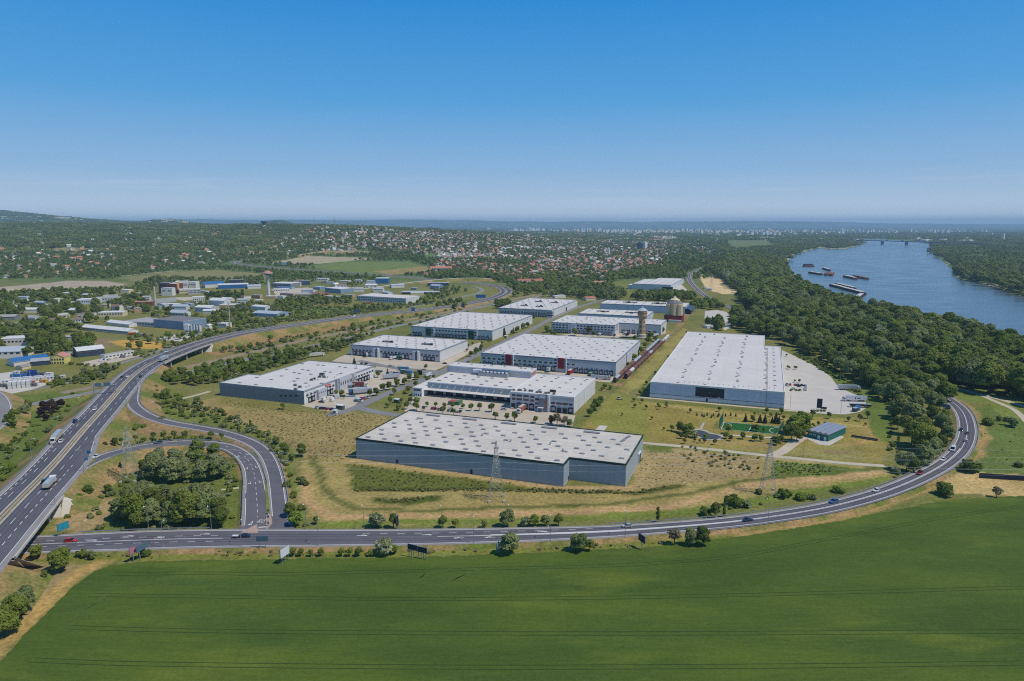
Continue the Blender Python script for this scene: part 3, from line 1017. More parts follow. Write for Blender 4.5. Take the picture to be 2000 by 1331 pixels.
# other roads and tracks
ERQ=None
ER=[(300,745,0),(340,733,0),(390,722,0),(432,713,0),(462,706.5,0),(550,689,0),(677,661,0),(750,643,0),(807,630,0),(880,613,0),(950,598,0),(1010,588,0),(1060,577,0),(1085,567,0)]
ERQ=road('local_road','grey local road beside the railway behind the warehouses',ER,8,'asphalt_local',True,'dash')[0]
road('local_road','grey service road left of the motorway near the white hall',[(120,752,0),(150,738,0),(193,725,0),(225,713,0),(259,703,0),(300,690,0),(340,676,0)],6,'asphalt_local',False)
road('slip_road','short slip road passing under the sign gantry at far left',[(196,762,6.2),(175,768,5),(140,774,4),(95,783,3),(40,794,2.4),(-40,806,2)],6.5,'asphalt_local',True,None,.8,'slope_mixed',4,-.05)
road('slip_road','curved slip road cut off by the left picture edge',[(-70,752,5),(-15,768,5),(3,788,5),(3,812,5),(-15,838,5),(-60,862,5)],9,'asphalt_local',True,None,.8,'slope_mixed')
road('local_road','narrow road along the railway at the far left',[(-60,778,0),(20,768,0),(70,760,0),(120,752,0)],5,'asphalt_local',False)
road('local_road','far overpass slip road joining the motorway bend',[(700,566,0),(790,553.5,2),(840,548,5),(880,544.5,7),(930,543,7),(960,545,5)],9,'concrete',False,None,0,'slope_mixed',8)
road('slip_road','inner slip road curving inside the motorway bend',[(800,600,1),(870,588,1),(905,579.5,1),(933,573,1),(941,568,1),(936,562.5,1),(925,560,1)],7,'asphalt_local',True,None,0,'slope_green',8)
road('local_road','far motorway junction ramp below the hillside houses',[(480,512,.5),(540,506,2),(585,501,6),(625,496.5,8),(665,496,8),(700,498,6)],12,'concrete',False,None,0,'slope_mixed',12)
road('local_road','far road at the foot of the hillside meadows',[(230,540,0),(330,531,0),(400,527,0)],9,'track_gravel',False,None,0,'slope_green',12)
# warehouse park streets
def street(name,label,pts,w,m='asphalt_local',**k):
    return road(name,label,[(x,y,0) for x,y in pts],w,m,False,None,0,dz=k.pop('dz',.05),sk=False,**k)
street('park_street','asphalt street between the two rows of warehouses',[(640,812),(690,799),(737,777),(800,752),(862,727),(885,716),(935,692),(980,671),(1049,638),(1082,620),(1120,604),(1150,594),(1192,580)],8.5)
street('park_street','asphalt street stub running to the nearest warehouse',[(700,797),(735,805),(785,812),(840,812)],8,dz=.055)
street('park_street','asphalt access road behind the left warehouse',[(700,705),(760,717),(820,725),(870,727)],8,dz=.06)
street('gravel_track','pale track from the nearest warehouse past the pylon to the trees',[(1255,865.5),(1350,874),(1475,888),(1510,891.5),(1600,900),(1660,906),(1728,910.5)],4.2,'track_gravel')
street('gravel_track','pale drive curving up to the green pavilion',[(1507,891),(1525,884),(1545,870),(1562,857),(1580,851)],6,'track_gravel',dz=.06)
street('gravel_track','narrow pale path along the front of the large white warehouse',[(1245,776),(1320,782.5),(1400,790),(1525,801),(1625,809)],3.0,'track_gravel')
street('gravel_track','winding footpath beside the football pitch',[(1409,852),(1425,849.5),(1465,853),(1500,855.5),(1530,854)],2.4,'paving_light')
street('gravel_track','dirt track between the bend and the riverside wood',[(1812,749),(1860,757),(1910,769),(1960,782),(2000,794),(2100,820)],5,'track_gravel')
street('gravel_track','second dirt track forking across the meadow at the right',[(1918,773),(1950,787),(1980,800),(1998,816),(2010,830)],4,'track_gravel',dz=.055)
street('gravel_track','short pale path beside the left warehouse',[(338,783),(370,776),(410,765)],4,'track_gravel')
street('gravel_track','pale shore road past the sand yard',[(1415,515),(1432,505),(1440,500)],9,'track_gravel',step=15)
street('gravel_track','footpath stub reaching the loop slip road',[(432,957),(455,955),(484,951)],2,'track_gravel')

def yard(name,label,pts,m='paving_beige',z=.035):
    b=MB()
    b.face([(*P(x,y),z) for x,y in pts],m)
    return tag(link(name,b.mesh(name)),label,kind='structure')
yard('yard','beige paved lorry yard of the left warehouse',[(590,793),(640,803),(672,806),(690,797),(697,788),(740,767),(797,746),(815,736),(800,724),(735,716),(720,735)])
yard('yard','beige paved yard in front of the middle left warehouse',[(648,706),(672,694),(690,690),(858,708),(918,675),(940,668),(935,680),(878,712),(850,724),(790,719),(720,713)],z=.03)
yard('yard','beige paved yard of the warehouse with the canopy',[(788,800),(805,777),(832,768),(1000,784),(1002,796),(1124,812),(1118,832),(1050,834),(900,826),(800,812)],z=.032)
yard('yard','narrow paved dock strip behind the canopy warehouse',[(935,708),(1202,737),(1198,748),(1170,746),(1060,728),(930,714)],z=.034)
yard('yard','wide pale lorry park beside the large white warehouse',[(1527,799),(1527,684),(1560,700),(1598,718),(1622,736),(1634,752),(1652,763),(1690,780),(1692,797),(1680,805),(1650,810),(1600,807)],'paving_light')
yard('yard','paved dock yard behind the water tower',[(1075,657),(1205,660),(1300,652),(1300,640),(1215,650),(1210,640)],z=.036)
yard('yard','pale gravel lot by the riverside wood',[(1377,608),(1400,606),(1420,610),(1427,625),(1427,640),(1416,646),(1410,640),(1395,620),(1376,622)],'paving_light',.03)
yard('yard','paved forecourt beside the far white hall',[(1309,554.5),(1328,554),(1342,566),(1330,573),(1308,570)],'paving_light',.03)
yard('yard','small concrete pad in the lawn',[(1163,840),(1171,831),(1187,832.5),(1180,841.5)],'paving_light',.04)
yard('yard','paved apron round the green pavilion',[(1573,856),(1582,850),(1645,852),(1648,855),(1620,871),(1600,869)],'paving_light',.04)
yard('yard','container storage yard at the left edge',[(-40,735),(20,727),(60,728),(105,738),(92,752),(60,762),(20,770),(-40,768)],'paving_light',.03)
yard('yard','concrete yard of the white silos',[(300,662),(330,656),(360,651),(395,652),(385,662),(350,668)],'paving_light',.03)
yard('yard','pale yard of the grey workshop by the motorway',[(150,710),(190,702),(260,692),(275,695),(230,707),(180,716)],'paving_beige',.03)
yard('yard','pale concrete apron beside the far factory',[(330,582),(380,580),(400,584),(360,588)],'paving_beige',.03)
yard('yard','paved ground round the mushroom tower works',[(530,566),(600,562),(625,566),(600,574),(540,578)],'paving_beige',.03)
yard('yard','gravel patch near the parked machines',[(370,600),(450,598),(520,602),(440,608)],'paving_beige',.03)

# railway with ballast, sleepers hidden in the ballast, two rails each
plain('ballast',S(150,132,108),.95,.2,.4)
plain('rail_steel',S(120,96,78),.5,.1,1,.5)
def railway(label,pts,lanes,step=8,bal='ballast'):
    q=road_line([(x,y,0) for x,y in pts],step)
    q[1:-1]=.25*q[:-2]+.5*q[1:-1]+.25*q[2:]
    nr=normals(q)
    b=MB()
    hw=max(abs(l) for l in lanes)+2.2
    strip(b,q,nr,hw,-hw,bal,.12)
    skirt(b,q+np.array([0,0,.12]),nr,hw,1,bal,1.5)
    skirt(b,q+np.array([0,0,.12]),nr,-hw,-1,bal,1.5)
    o=tag(link('railway',b.mesh('railway')),label,kind='structure')
    for l in lanes:
        for s_ in (-.75,.75):
            r=MB()
            strip(r,q,nr,l+s_+.05,l+s_-.05,'rail_steel',.28)
            part(o,'rail',r)
    return q,nr
RLQ,_=railway('brown double-track railway running behind the warehouses',[(120,768),(250,744),(330,726),(420,705),(500,686.5),(600,664),(675,649),(775,629),(850,614),(950,594),(1000,585),(1082,569.5),(1120,561),(1160,553),(1200,545),(1270,531),(1300,524)],(-2.2,2.2),8)
SQ,SN=railway('railway siding carrying the brown freight wagons',[(1186,766),(1205,750.5),(1253,706),(1297,664),(1318,644),(1331,630),(1341,612),(1348,600)],(-2.6,2.6),6,'slope_mixed')
# ------------------------------------------------------------------ warehouses
AP=R(-20.3)                                   # the whole park shares one building grid
EU=(math.cos(AP),math.sin(AP)); EV=(-math.sin(AP),math.cos(AP))

def wall_mat(name,c,joint=1.1,var=.05):
    s=NT(name)
    v=s.pos(obj=True)
    w=s.n('ShaderNodeTexWave',wave_type='BANDS',bands_direction='Z',i_Scale=.314/joint*10/10)
    s.l(v,w.inputs['Vector'])
    j=s.ramp(w.outputs['Fac'],0,.06,.90,1.0)
    st=s.ramp(s.noise(s.pos(obj=True,sx=.25,sy=.25,sz=.04),1,4),.3,.7,1-var,1+var)
    d=s.ramp(s.noise(s.pos(obj=True,sx=.6,sy=.6,sz=.08),1,4),.35,.75,1.03,.93)
    rgb=s.n('ShaderNodeRGB'); rgb.outputs[0].default_value=c
    s.fin(s.mul(s.mul(s.mul(rgb.outputs[0],j),st),d),.5,0,.4)
def roof_mat(name,c,dirt=.16,seam=12.0,warm=0.0):
    s=NT(name)
    v=s.pos(obj=True)
    a=s.ramp(s.noise(v,.03,5,.6),.3,.7,1-dirt*.5,1+dirt*.3)
    d=s.ramp(s.noise(s.pos(obj=True,sx=.05,sy=.35),1,6,.7),.45,.8,1.0,1-dirt)
    d2=s.ramp(s.noise(s.pos(obj=True,sx=.8,sy=.8),1,5,.75),.35,.75,1.04,1-dirt*.7)
    w=s.n('ShaderNodeTexWave',wave_type='BANDS',bands_direction='X',i_Scale=.314/seam)
    s.l(v,w.inputs['Vector'])
    j=s.ramp(w.outputs['Fac'],0,.0035,.86,1.0)
    w2=s.n('ShaderNodeTexWave',wave_type='BANDS',bands_direction='Y',i_Scale=.314/(seam*.17))
    s.l(v,w2.inputs['Vector'])
    j2=s.ramp(w2.outputs['Fac'],0,.05,.965,1.0)
    rgb=s.n('ShaderNodeRGB'); rgb.outputs[0].default_value=c
    col=s.mul(s.mul(s.mul(s.mul(s.mul(rgb.outputs[0],a),d),d2),j),j2)
    s.fin(col,.75,0,.25)
roof_mat('roof_light',S(206,202,196),.12)
roof_mat('roof_dirty',S(208,200,188),.26)
roof_mat('roof_white',S(210,205,197),.14)
wall_mat('wall_grey',S(172,172,172,.62))
wall_mat('wall_slate',S(122,134,140,.60))
wall_mat('wall_bluegrey',S(158,166,180,.60))
wall_mat('wall_pale',S(176,182,188,.7))
wall_mat('wall_dark',S(104,108,114,.6))
wall_mat('wall_mid',S(150,152,156,.62))
plain('wall_white',S(206,206,204,.75),.6,.06,.3,obj=True)
plain('trim_green',(.012,.05,.04,1),.5,.08)
plain('trim_grey',S(120,128,138,.7),.5,.06)
plain('trim_white',S(214,216,218),.5,.05)
plain('red_panel',(.34,.018,.022,1),.5,.10,.6)
plain('green_panel',(.018,.075,.062,1),.5,.10,.6)
plain('orange_paint',(.62,.12,.02,1),.5,.05)
plain('red_paint',(.55,.03,.035,1),.5,.08)
plain('plinth',S(166,160,150),.9,.12)
plain('dock_rubber',(.02,.021,.024,1),.85,.2,1)
plain('dock_door',S(150,154,160,.7),.6,.1,.8)
plain('door_dark',(.018,.026,.03,1),.5)
plain('plant_metal',S(164,166,166),.5,.15,1,.3)
plain('plant_dark',(.05,.052,.056,1),.6,.2,1)
s=NT('window_glass')
f_=s.noise(s.pos(),.25,3)
s.fin(s.mix(s.ramp(f_,.4,.6),(.02,.026,.034,1),(.06,.045,.045,1)),.08,0,.6)
s=NT('window_red')
f_=s.noise(s.pos(),.35,3)
s.fin(s.mix(s.ramp(f_,.42,.58),(.07,.03,.034,1),(.16,.07,.075,1)),.1,0,.6)
s=NT('skylight_dome')
s.fin(S(138,141,148),.25,0,.6)
plain('skylight_curb',S(122,122,124),.7,.1)

def unit_sky(w,d,h):
    b=MB()
    b.box(-w/2,-d/2,0,w/2,d/2,h*.6,'skylight_curb',skip='td')
    b.v+=[]
    k=len(b.v)
    b.v+=[(-w/2,-d/2,h*.6),(w/2,-d/2,h*.6),(w/2,d/2,h*.6),(-w/2,d/2,h*.6),(-w/2+.15,-d/4,h),(w/2-.15,-d/4,h),(w/2-.15,d/4,h),(-w/2+.15,d/4,h)]
    i=b.mi('skylight_dome')
    for q in ((0,1,5,4),(1,2,6,5),(2,3,7,6),(3,0,4,7),(4,5,6,7)):
        b.f.append(tuple(k+j for j in q)); b.m.append(i)
    return b.mesh('skylight')
SKY_M=unit_sky(2.6,1.5,.6)
SKY_S=unit_sky(1.9,1.2,.5)
SKY_L=unit_sky(9.0,1.6,.9)
def dock_mesh():
    b=MB()
    b.box(-1.7,-.55,.0,-1.35,.0,4.3,'dock_rubber')
    b.box(1.35,-.55,.0,1.7,.0,4.3,'dock_rubber')
    b.box(-1.35,-.55,3.7,1.35,.0,4.3,'dock_rubber')
    b.box(-1.35,-.12,1.1,1.35,-.02,3.7,'dock_door')
    b.box(-1.2,-.5,.35,1.2,-.02,1.1,'dock_rubber')
    return b.mesh('dock_door')
DOCK=dock_mesh()
def dock_dark():
    b=MB()
    b.box(-1.8,-.5,.0,-1.4,.0,4.2,'trim_grey')
    b.box(1.4,-.5,.0,1.8,.0,4.2,'trim_grey')
    b.box(-1.4,-.5,3.7,1.4,.0,4.2,'trim_grey')
    b.box(-1.4,-.2,.0,1.4,-.03,3.7,'door_dark')
    return b.mesh('dock_door')
DOCKD=dock_dark()
def win_mesh(w,h,m='window_glass',f='trim_grey'):
    b=MB()
    b.box(-w/2-.1,-.09,-h/2-.1,w/2+.1,-.004,h/2+.1,f)
    b.box(-w/2,-.13,-h/2,w/2,-.095,h/2,m)
    return b.mesh('window')
WIN=win_mesh(2.4,1.25)
WINR=win_mesh(2.6,1.45,'window_red','wall_mid')
WINL=win_mesh(3.8,1.45,'window_red','wall_mid')
WINS=win_mesh(.7,.7)
WINT=win_mesh(1.0,2.3)
DOORM=win_mesh(1.2,2.4,'door_dark')
def ac_unit(big=1.0):
    b=MB()
    b.box(-1.2*big,-.8*big,.25,1.2*big,.8*big,1.5*big,'plant_metal')
    b.box(-1.0*big,-.82*big,.5,1.0*big,-.8*big,1.3*big,'plant_dark')
    b.lathe([(.5*big,1.5*big),(.5*big,1.62*big)],'plant_dark',10)
    for x in (-1,1):
        b.box(x*big-.1,-.7*big,0,x*big+.1,.7*big,.25,'plant_dark')
    return b.mesh('cooling_unit')
ACU=ac_unit()
def vent_mesh():
    b=MB()
    b.lathe([(.35,0),(.35,.9),(.6,.95),(.6,1.25),(.1,1.45)],'plant_metal',10)
    return b.mesh('roof_vent')
VENT=vent_mesh()

class Ware:
    def __init__(s,label,fl,outline,h,wall,roof,trim='trim_grey',cat='warehouse',name='warehouse',para=.35,plinth=True,ang=AP,group=None):
        s.o=thing(name,label,cat,(fl[0],fl[1],0),ang,group)
        s.h=h; s.fl=fl; s.ang=ang
        s.out=outline
        b=MB(); b.prism(outline,-.2,h,wall,roof,notop=True)
        part(s.o,'wall',b)
        b=MB(); b.face([(x,y,h-.10) for x,y in outline],roof)
        s.roof=part(s.o,'roof',b)
        n=len(outline)
        ctr=[]
        for i in range(n):            # parapet coping, mitred, standing a little proud
            a,c,d=(Vector((*outline[j % n],0)) for j in (i-1,i,i+1))
            e1=(c-a).normalized(); e2=(d-c).normalized()
            n1=Vector((e1.y,-e1.x,0)); n2=Vector((e2.y,-e2.x,0))
            ctr.append((n1+n2)/(1+n1.dot(n2)))
        b=MB()
        for i in range(n):
            j=(i+1) % n
            p,q=Vector((*outline[i],0)),Vector((*outline[j],0))
            po,qo=p+ctr[i]*.12,q+ctr[j]*.12
            pi_,qi=p-ctr[i]*.35,q-ctr[j]*.35
            z0,z1,zt=h-.75,h+para,h-.2
            b.face([(*po.xy,z0),(*qo.xy,z0),(*qo.xy,z1),(*po.xy,z1)],trim)
            b.face([(*po.xy,z1),(*qo.xy,z1),(*qi.xy,z1),(*pi_.xy,z1)],trim)
            b.face([(*pi_.xy,z1),(*qi.xy,z1),(*qi.xy,zt),(*pi_.xy,zt)],trim)
        part(s.o,'parapet',b)
        if plinth:
            b=MB()
            pl=[tuple((Vector((*outline[i],0))+ctr[i]*.1).xy) for i in range(n)]
            b.prism(pl,-.2,.45,'plinth',notop=False)
            part(s.o,'plinth',b)
    def uz(s,px,py,v=0.0):
        """pixel -> (u, z) on the front plane v"""
        dx=(px-1000)/FPX; vv=(665.5-py)/FPX
        d=(dx,CP+vv*SP,-SP+vv*CP)
        eu=(math.cos(s.ang),math.sin(s.ang)); ev=(-eu[1],eu[0])
        t=(s.fl[0]*ev[0]+s.fl[1]*ev[1]+v)/(d[0]*ev[0]+d[1]*ev[1])
        return (d[0]*t-s.fl[0])*eu[0]+(d[1]*t-s.fl[1])*eu[1],CAMZ+d[2]*t
    def vz(s,px,py,u):
        dx=(px-1000)/FPX; vv=(665.5-py)/FPX
        d=(dx,CP+vv*SP,-SP+vv*CP)
        eu=(math.cos(s.ang),math.sin(s.ang)); ev=(-eu[1],eu[0])
        t=(s.fl[0]*eu[0]+s.fl[1]*eu[1]+u)/(d[0]*eu[0]+d[1]*eu[1])
        return (d[0]*t-s.fl[0])*ev[0]+(d[1]*t-s.fl[1])*ev[1],CAMZ+d[2]*t
    def rf(s,px,py):
        """pixel -> (u, v) on the roof"""
        x,y=P(px,py,s.h)
        dx,dy=x-s.fl[0],y-s.fl[1]
        eu=(math.cos(s.ang),math.sin(s.ang)); ev=(-eu[1],eu[0])
        return dx*eu[0]+dy*eu[1],dx*ev[0]+dy*ev[1]
    def front(s,mesh,us,z,name,v=0.0):
        for u in us:
            link(name,mesh,s.o,(u,v-.01,z))
    def right(s,mesh,vs,z,name,u):
        for v in vs:
            link(name,mesh,s.o,(u+.01,v,z),R(90))
    def sky(s,mesh,pts,name='skylight'):
        for u,v in pts:
            link(name,mesh,s.roof,(u,v,s.h-.12))
    def put(s,mesh,pts,name,rz=0,sc=None,z=None):
        for u,v in pts:
            link(name,mesh,s.roof,(u,v,s.h-.12 if z is None else z),rz,sc)
    def box(s,name,x0,y0,z0,x1,y1,z1,m,top=None,parent=None):
        b=MB(); b.box(x0,y0,z0,x1,y1,z1,m,top)
        return part(parent or s.o,name,b)
def grid(u0,u1,nu,v0,v1,nv,stag=0.0):
    return [(u0+(u1-u0)*(i+(stag if j % 2 else 0))/max(nu-1+(stag or 0),1),v0+(v1-v0)*j/max(nv-1,1)) for j in range(nv) for i in range(nu)]

# 1: the nearest warehouse, slate walls, dark green eaves
w=Ware('nearest warehouse, slate-blue windowless walls and dark green roof edge',(-84,352.5),[(0,0),(116,0),(116,10.2),(144,10.2),(144,59),(0,59)],11.2,'wall_slate','roof_dirty','trim_green')
W1=w
pts=[]
for j,v in enumerate(np.linspace(4.5,46,7)):
    for i in range(15):
        u=5+i*9.6+(4.2 if j % 2 else 0)+(i*7+j*3) % 3*.4
        if u>141 or (u>113 and v<12): continue
        if (i+j*2) % 7 == 5: continue
        pts.append((u,v))
w.sky(SKY_M,pts)
w.sky(SKY_L,[(u,54) for u in (19,43,67.5,92,116.5)],'long_skylight')
w.sky(SKY_S,[(137-k*.5,55-k*2.6) for k in range(5)])
w.put(VENT,[(14,44),(33,30),(57,24),(62,28),(80,24),(101,27),(110,19)],'roof_vent')
for px in (920.5,776):
    u,z=w.uz(px,905)
    w.front(DOORM,[u],1.2,'door')
link('door',DOORM,w.o,(116.02,8.6,1.2),R(90))
w.box('loading_gate',143.9,44,0,144.6,50,5.5,'trim_white')
w.box('gate_opening',144.6,44.8,0,144.68,49.2,4.8,'door_dark')

# 2: large white-roofed warehouse at the right with the letting banner
w=Ware('very large white-roofed warehouse at right with dark letting banner',(100.5,484),[(0,0),(91,0),(91,187),(77,187),(77,250),(0,250)],11.4,'wall_bluegrey','roof_light','trim_white')
W2=w
b=MB(); b.box(-.06,-.06,.45,91.06,.02,2.9,'wall_pale'); b.box(-.08,-.09,2.9,91.08,.02,3.15,'door_dark')
part(w.o,'base_course',b)
for u in (4,22,40,58,76,88):
    pass
for col_u in (19,38,58,78):
    for k_ in range(14):
        v=5+k_*16.2+(k_ % 3)*2.0
        if v>243 or (col_u>74 and v>180): continue
        w.sky(SKY_S,[(col_u+(k_ % 2)*1.4,v),(col_u+1.2,v+5)] if k_ % 3 else [(col_u,v)])
w.sky(SKY_S,[(85,20+k_*17) for k_ in range(10)])
w.put(VENT,[(6,12+k_*26) for k_ in range(9)]+[(20+3.4*k_,9) for k_ in range(20)],'roof_vent',sc=.5)
w.put(ACU,[(14,235),(28,240),(60,238)],'cooling_unit',0,.7)
b=MB(); b.box(79.2,.4,11.28,80.1,172,11.42,'plinth'); b.box(77,172,11.28,78,186,11.42,'plinth')
part(w.roof,'pipe_run',b)
u0,z1=w.uz(1358.8,755); u1,z0=w.uz(1413.8,780)
plain('banner_dark',(.022,.036,.042,1),.6,.08)
plain('banner_low',(.020,.018,.034,1),.6,.08)
plain('banner_text',(.085,.10,.11,1),.6,.05)
zb,zt=3.7,10.5
b=MB(); b.box(u0,-.18,zb,u1,-.07,zt,'banner_dark')
bn=part(w.o,'banner',b)
b=MB(); b.box(u0+.02,-.20,zb+.02,u1-.02,-.185,zb+2.1,'banner_low')
part(bn,'banner_strip',b)
FACE=(R(90),0,0)
lettering(bn,'lettering','RAKTÁR KIADÓ','banner_text',(u0+1,-.21,zb+3.5),FACE,1.7,2.1,'LEFT')
lettering(bn,'lettering','TÖBBEZER NÉGYZETMÉTER','banner_text',(u0+1,-.21,zb+5.5),FACE,1.0,1.0,'LEFT')
lettering(bn,'lettering','+36 1 577 77 00','banner_text',(u0+1,-.23,zb+1.15),FACE,1.15,1.3,'LEFT')
b=MB(); b.box(u1-4.6,-.23,zb+.55,u1-2.6,-.205,zb+.85,'trim_white')
part(bn,'banner_mark',b)
u,z=w.uz(1380.5,783)
w.front(DOORM,[u],1.4,'door',-.06)
for px,py in ((1297,759),(1356.5,764.5),(1416.5,769.5),(1478,774.5)):
    u,z=w.uz(px,py)
    w.box('wall_lamp',u-.35,-.5,z-.3,u+.35,-.02,z+.3,'trim_white')
w.right(DOCKD,[14+k_*5.5 for k_ in range(14)]+[120+k_*5.5 for k_ in range(9)],0,'dock_door',91)
w.box('downpipe',79.3,-.16,0,79.7,-.0,11.3,'plinth')

# 3: left warehouse with the lorry yard
w=Ware('grey warehouse at left with lorries at its dock side and red sign',(-215,489),[(0,0),(74.5,0),(74.5,92),(11,92),(11,31),(0,31)],9.6,'wall_grey','roof_light')
W3=w
b=MB(); b.box(-.05,-.08,.45,74.5,.0,8.84,'wall_dark'); part(w.o,'front_overlay',b)  # dark sheet puts the shade of the front wall into its colour
for px in (549,558,568.5,579):
    u,z=w.uz(px,773.5)
    w.front(WIN,[u],z,'window',-.08)
for px in (538,546,558,569):
    u,z=w.uz(px,783.5)
    w.front(WINS,[u],z,'window',-.08)
b=MB()
b.box(74.5,14,0,76.3,24,7.4,'wall_mid'); part(w.o,'office_front',b)
b=MB(); b.box(74.5,37,0,76.6,62,9.9,'wall_mid'); part(w.o,'office_front',b)
b=MB(); b.box(74.5,38.2,0,76.9,39.6,10.2,'wall_dark'); part(w.o,'stair_fin',b)
b=MB(); b.box(74.5,57,0,76.9,58,10.2,'wall_dark'); part(w.o,'stair_fin',b)
w.right(WINS,[15.5,17.5,19.5,22],5,'window',76.3)
w.right(WINT,[41.5,44.5,47.5,50.5,53.5,55.5,60],6,'window',76.6)
w.right(WIN,[3.5,8,12,26,30.5,34.5,65,69,73,77,81,85,89],6.1,'window',74.5)
w.right(WINS,[3.5,8,12,27,31,66,70,74,78,82],4.6,'window',74.5)
w.right(DOCK,[6,10,28,32,66,70,74,78,82],0,'dock_door',74.5)
b=MB(); b.box(74.52,24.5,6.9,75.0,30.5,8.4,'red_paint'); sg=part(w.o,'sign',b)
b=MB(); b.box(75.0,25.2,7.45,75.04,29.6,7.8,'trim_white'); part(sg,'sign_mark',b)
b=MB(); b.box(74.52,4.0,7.5,74.7,7.6,8.1,'trim_white'); part(w.o,'sign',b)
b=MB(); b.box(69,-.14,7.6,72,-.09,8.0,'trim_white'); part(w.o,'sign',b)
b=MB(); b.box(74.5,50,2.9,79.5,56,3.2,'trim_grey'); b.box(79,50.2,0,79.3,50.5,2.9,'trim_grey'); b.box(79,55.5,0,79.3,55.8,2.9,'trim_grey'); part(w.o,'entrance_canopy',b)
w.sky(SKY_M,[w.rf(570+x/10,690+y/10) for x,y in ((205,210),(515,237),(615,246),(940,270),(1045,282),(1250,298),(212,328),(320,340),(650,367),(755,376),(960,398),(52,382),(373,415),(115,500),(275,590),(585,595))]+[w.rf(x,y) for x,y in ((468,748),(500,752),(530,758),(530,742),(502,738),(550,735),(575,745),(560,722),(585,730))])
w.put(ACU,[w.rf(570+x/10,690+y/10) for x,y in ((545,475),(600,455),(635,480),(390,535),(440,515),(70,640),(160,675),(75,720))],'cooling_unit',.3)
w.box('roof_tank',*(lambda a: (a[0]-1.6,a[1]-1.2,9.4,a[0]+1.6,a[1]+1.2,12.0))(w.rf(629,735)),'plant_dark',parent=w.roof)
w.put(VENT,[w.rf(x,y) for x,y in ((598,757),(604,755),(621,743),(659,733),(640,738),(653,738.5),(696,717))],'roof_vent',sc=.8)

# 4: middle-left warehouse, white trailers at its front
w=Ware('grey warehouse behind the left one, white trailers parked at its front',(-155,645.5),[(0,0),(95,0),(95,62),(0,62)],10.4,'wall_grey','roof_light')
W4=w
b=MB(); b.box(-.05,-.10,6.3,95.05,.0,9.6,'wall_mid'); part(w.o,'front_overlay',b)
w.front(WIN,[x for x in np.arange(2.5,94,3.9) if not (24.5<x<33 or 66<x<75)],5.6,'window',-.02)
w.front(WINS,list(np.arange(3,94,3.5)),4.5,'window',-.02)
for u in (25,67.5):
    b=MB(); b.box(u,-1.2,0,u+2.6,-.1,8.4,'wall_pale'); b.box(u+4.8,-1.6,0,u+6.6,-.1,8.8,'wall_white'); b.box(u+2.6,-.9,0,u+4.8,-.1,8.0,'window_glass'); part(w.o,'stair_tower',b)
w.front(DOCK,[4,8,12,16,20,37,41,45,49,53,57,61,80,84,88],0,'dock_door')
w.sky(SKY_S,[(5.5+10.4*i+(j % 2)*4.5,6+j*9.6) for j in range(6) for i in range(9) if (i*3+j) % 8 != 3])
for px,py in ((758,669),(835,674)):
    a=w.rf(px,py)
    w.put(ACU,[(a[0]+k_*1.7-5,a[1]+(k_ % 2)*1.2) for k_ in range(6)],'cooling_unit',.2)
    w.box('roof_tank',a[0]+3,a[1]-1,10.3,a[0]+5.4,a[1]+1,12.2,'plant_dark',parent=w.roof)

# 5: dark-green panelled warehouse behind
w=Ware('pale-roofed warehouse with two dark green stair panels on its front',(-114,761.5),[(0,0),(99,0),(99,135),(0,135)],11,'wall_grey','roof_light')
W5=w
for px in (837,920.5):
    u,z=w.uz(px,655)
    b=MB(); b.box(u-3.2,-.9,1.5 if px<900 else 0,u+3.2,0,9.6,'green_panel'); part(w.o,'stair_panel',b)
    b=MB(); b.box(u+6.2,-.9,1.0,u+7.4,0,10.2,'trim_white'); part(w.o,'stair_fin',b)
    w.front(WIN,[u+4.8],7.8,'window'); w.front(WIN,[u+4.8],4.9,'window')
w.front(WIN,[x for x in np.arange(32,74,3.9)],7.9,'window')
w.front(WINS,list(np.arange(3,97,4.3)),5.2,'window')
w.front(DOCK,[4,8,12,30,34,38,42,46,50,54,58,62,66,83,88,93],0,'dock_door')
w.right(WINS,list(np.arange(8,130,12)),8,'window',99)
w.sky(SKY_S,[(6+10.2*i+(j % 2)*4.0,7+j*11.6) for j in range(11) for i in range(9) if (i+j*3) % 9 != 4])
w.put(VENT,[(62,9),(60,6),(66,6),(40,128),(70,129),(88,128),(92,122)],'roof_vent')

# 6: central warehouse with the red stair panels
w=Ware('central warehouse with two bright red stair panels on its front',(-27.5,595),[(0,0),(121,0),(121,116),(0,116)],11.8,'wall_grey','roof_light')
W6=w
b=MB(); b.box(-.04,-.10,9.0,121.04,0,11.0,'wall_mid'); part(w.o,'front_overlay',b)
for px in (993.5,1096):
    u,z=w.uz(px,715)
    b=MB(); b.box(u-2.6,-1.2,3.2,u+2.4,0,12.4,'red_panel'); part(w.o,'stair_panel',b)
    b=MB(); b.box(u+4.0,-1.4,0,u+4.9,0,12.6,'trim_white'); part(w.o,'stair_fin',b)
    b=MB(); b.box(u-7.4,-.3,3.4,u-2.6,0,12.0,'wall_pale'); part(w.o,'stair_front',b)
    for z in (10.4,7.6,4.8):
        w.front(WIN,[u-5.2],z,'window',-.3); w.front(WINS,[u+3.2],z,'window')
w.front(WIN,[w.uz(x,y)[0] for x,y in ((945,700),(955,700.5),(965,701),(975,702),(1004.5,704.5),(1014.5,705),(1025,706),(1035,706.5),(1045.5,707.5),(1055.5,708.5),(1066,709),(1076.5,710),(1109,712),(1119.5,713))],7.4,'window')
w.front(WINS,list(np.arange(3,118,4.25)),5.0,'window')
w.front(DOCK,list(np.arange(4,24,4.25))+list(np.arange(33,68,4.25))+list(np.arange(83,118,4.25)),0,'dock_door')
w.right(WINS,list(np.arange(10,112,13)),8.5,'window',121)
b=MB(); b.box(121,44,0,121.3,46,11.9,'trim_grey'); part(w.o,'downpipe',b)
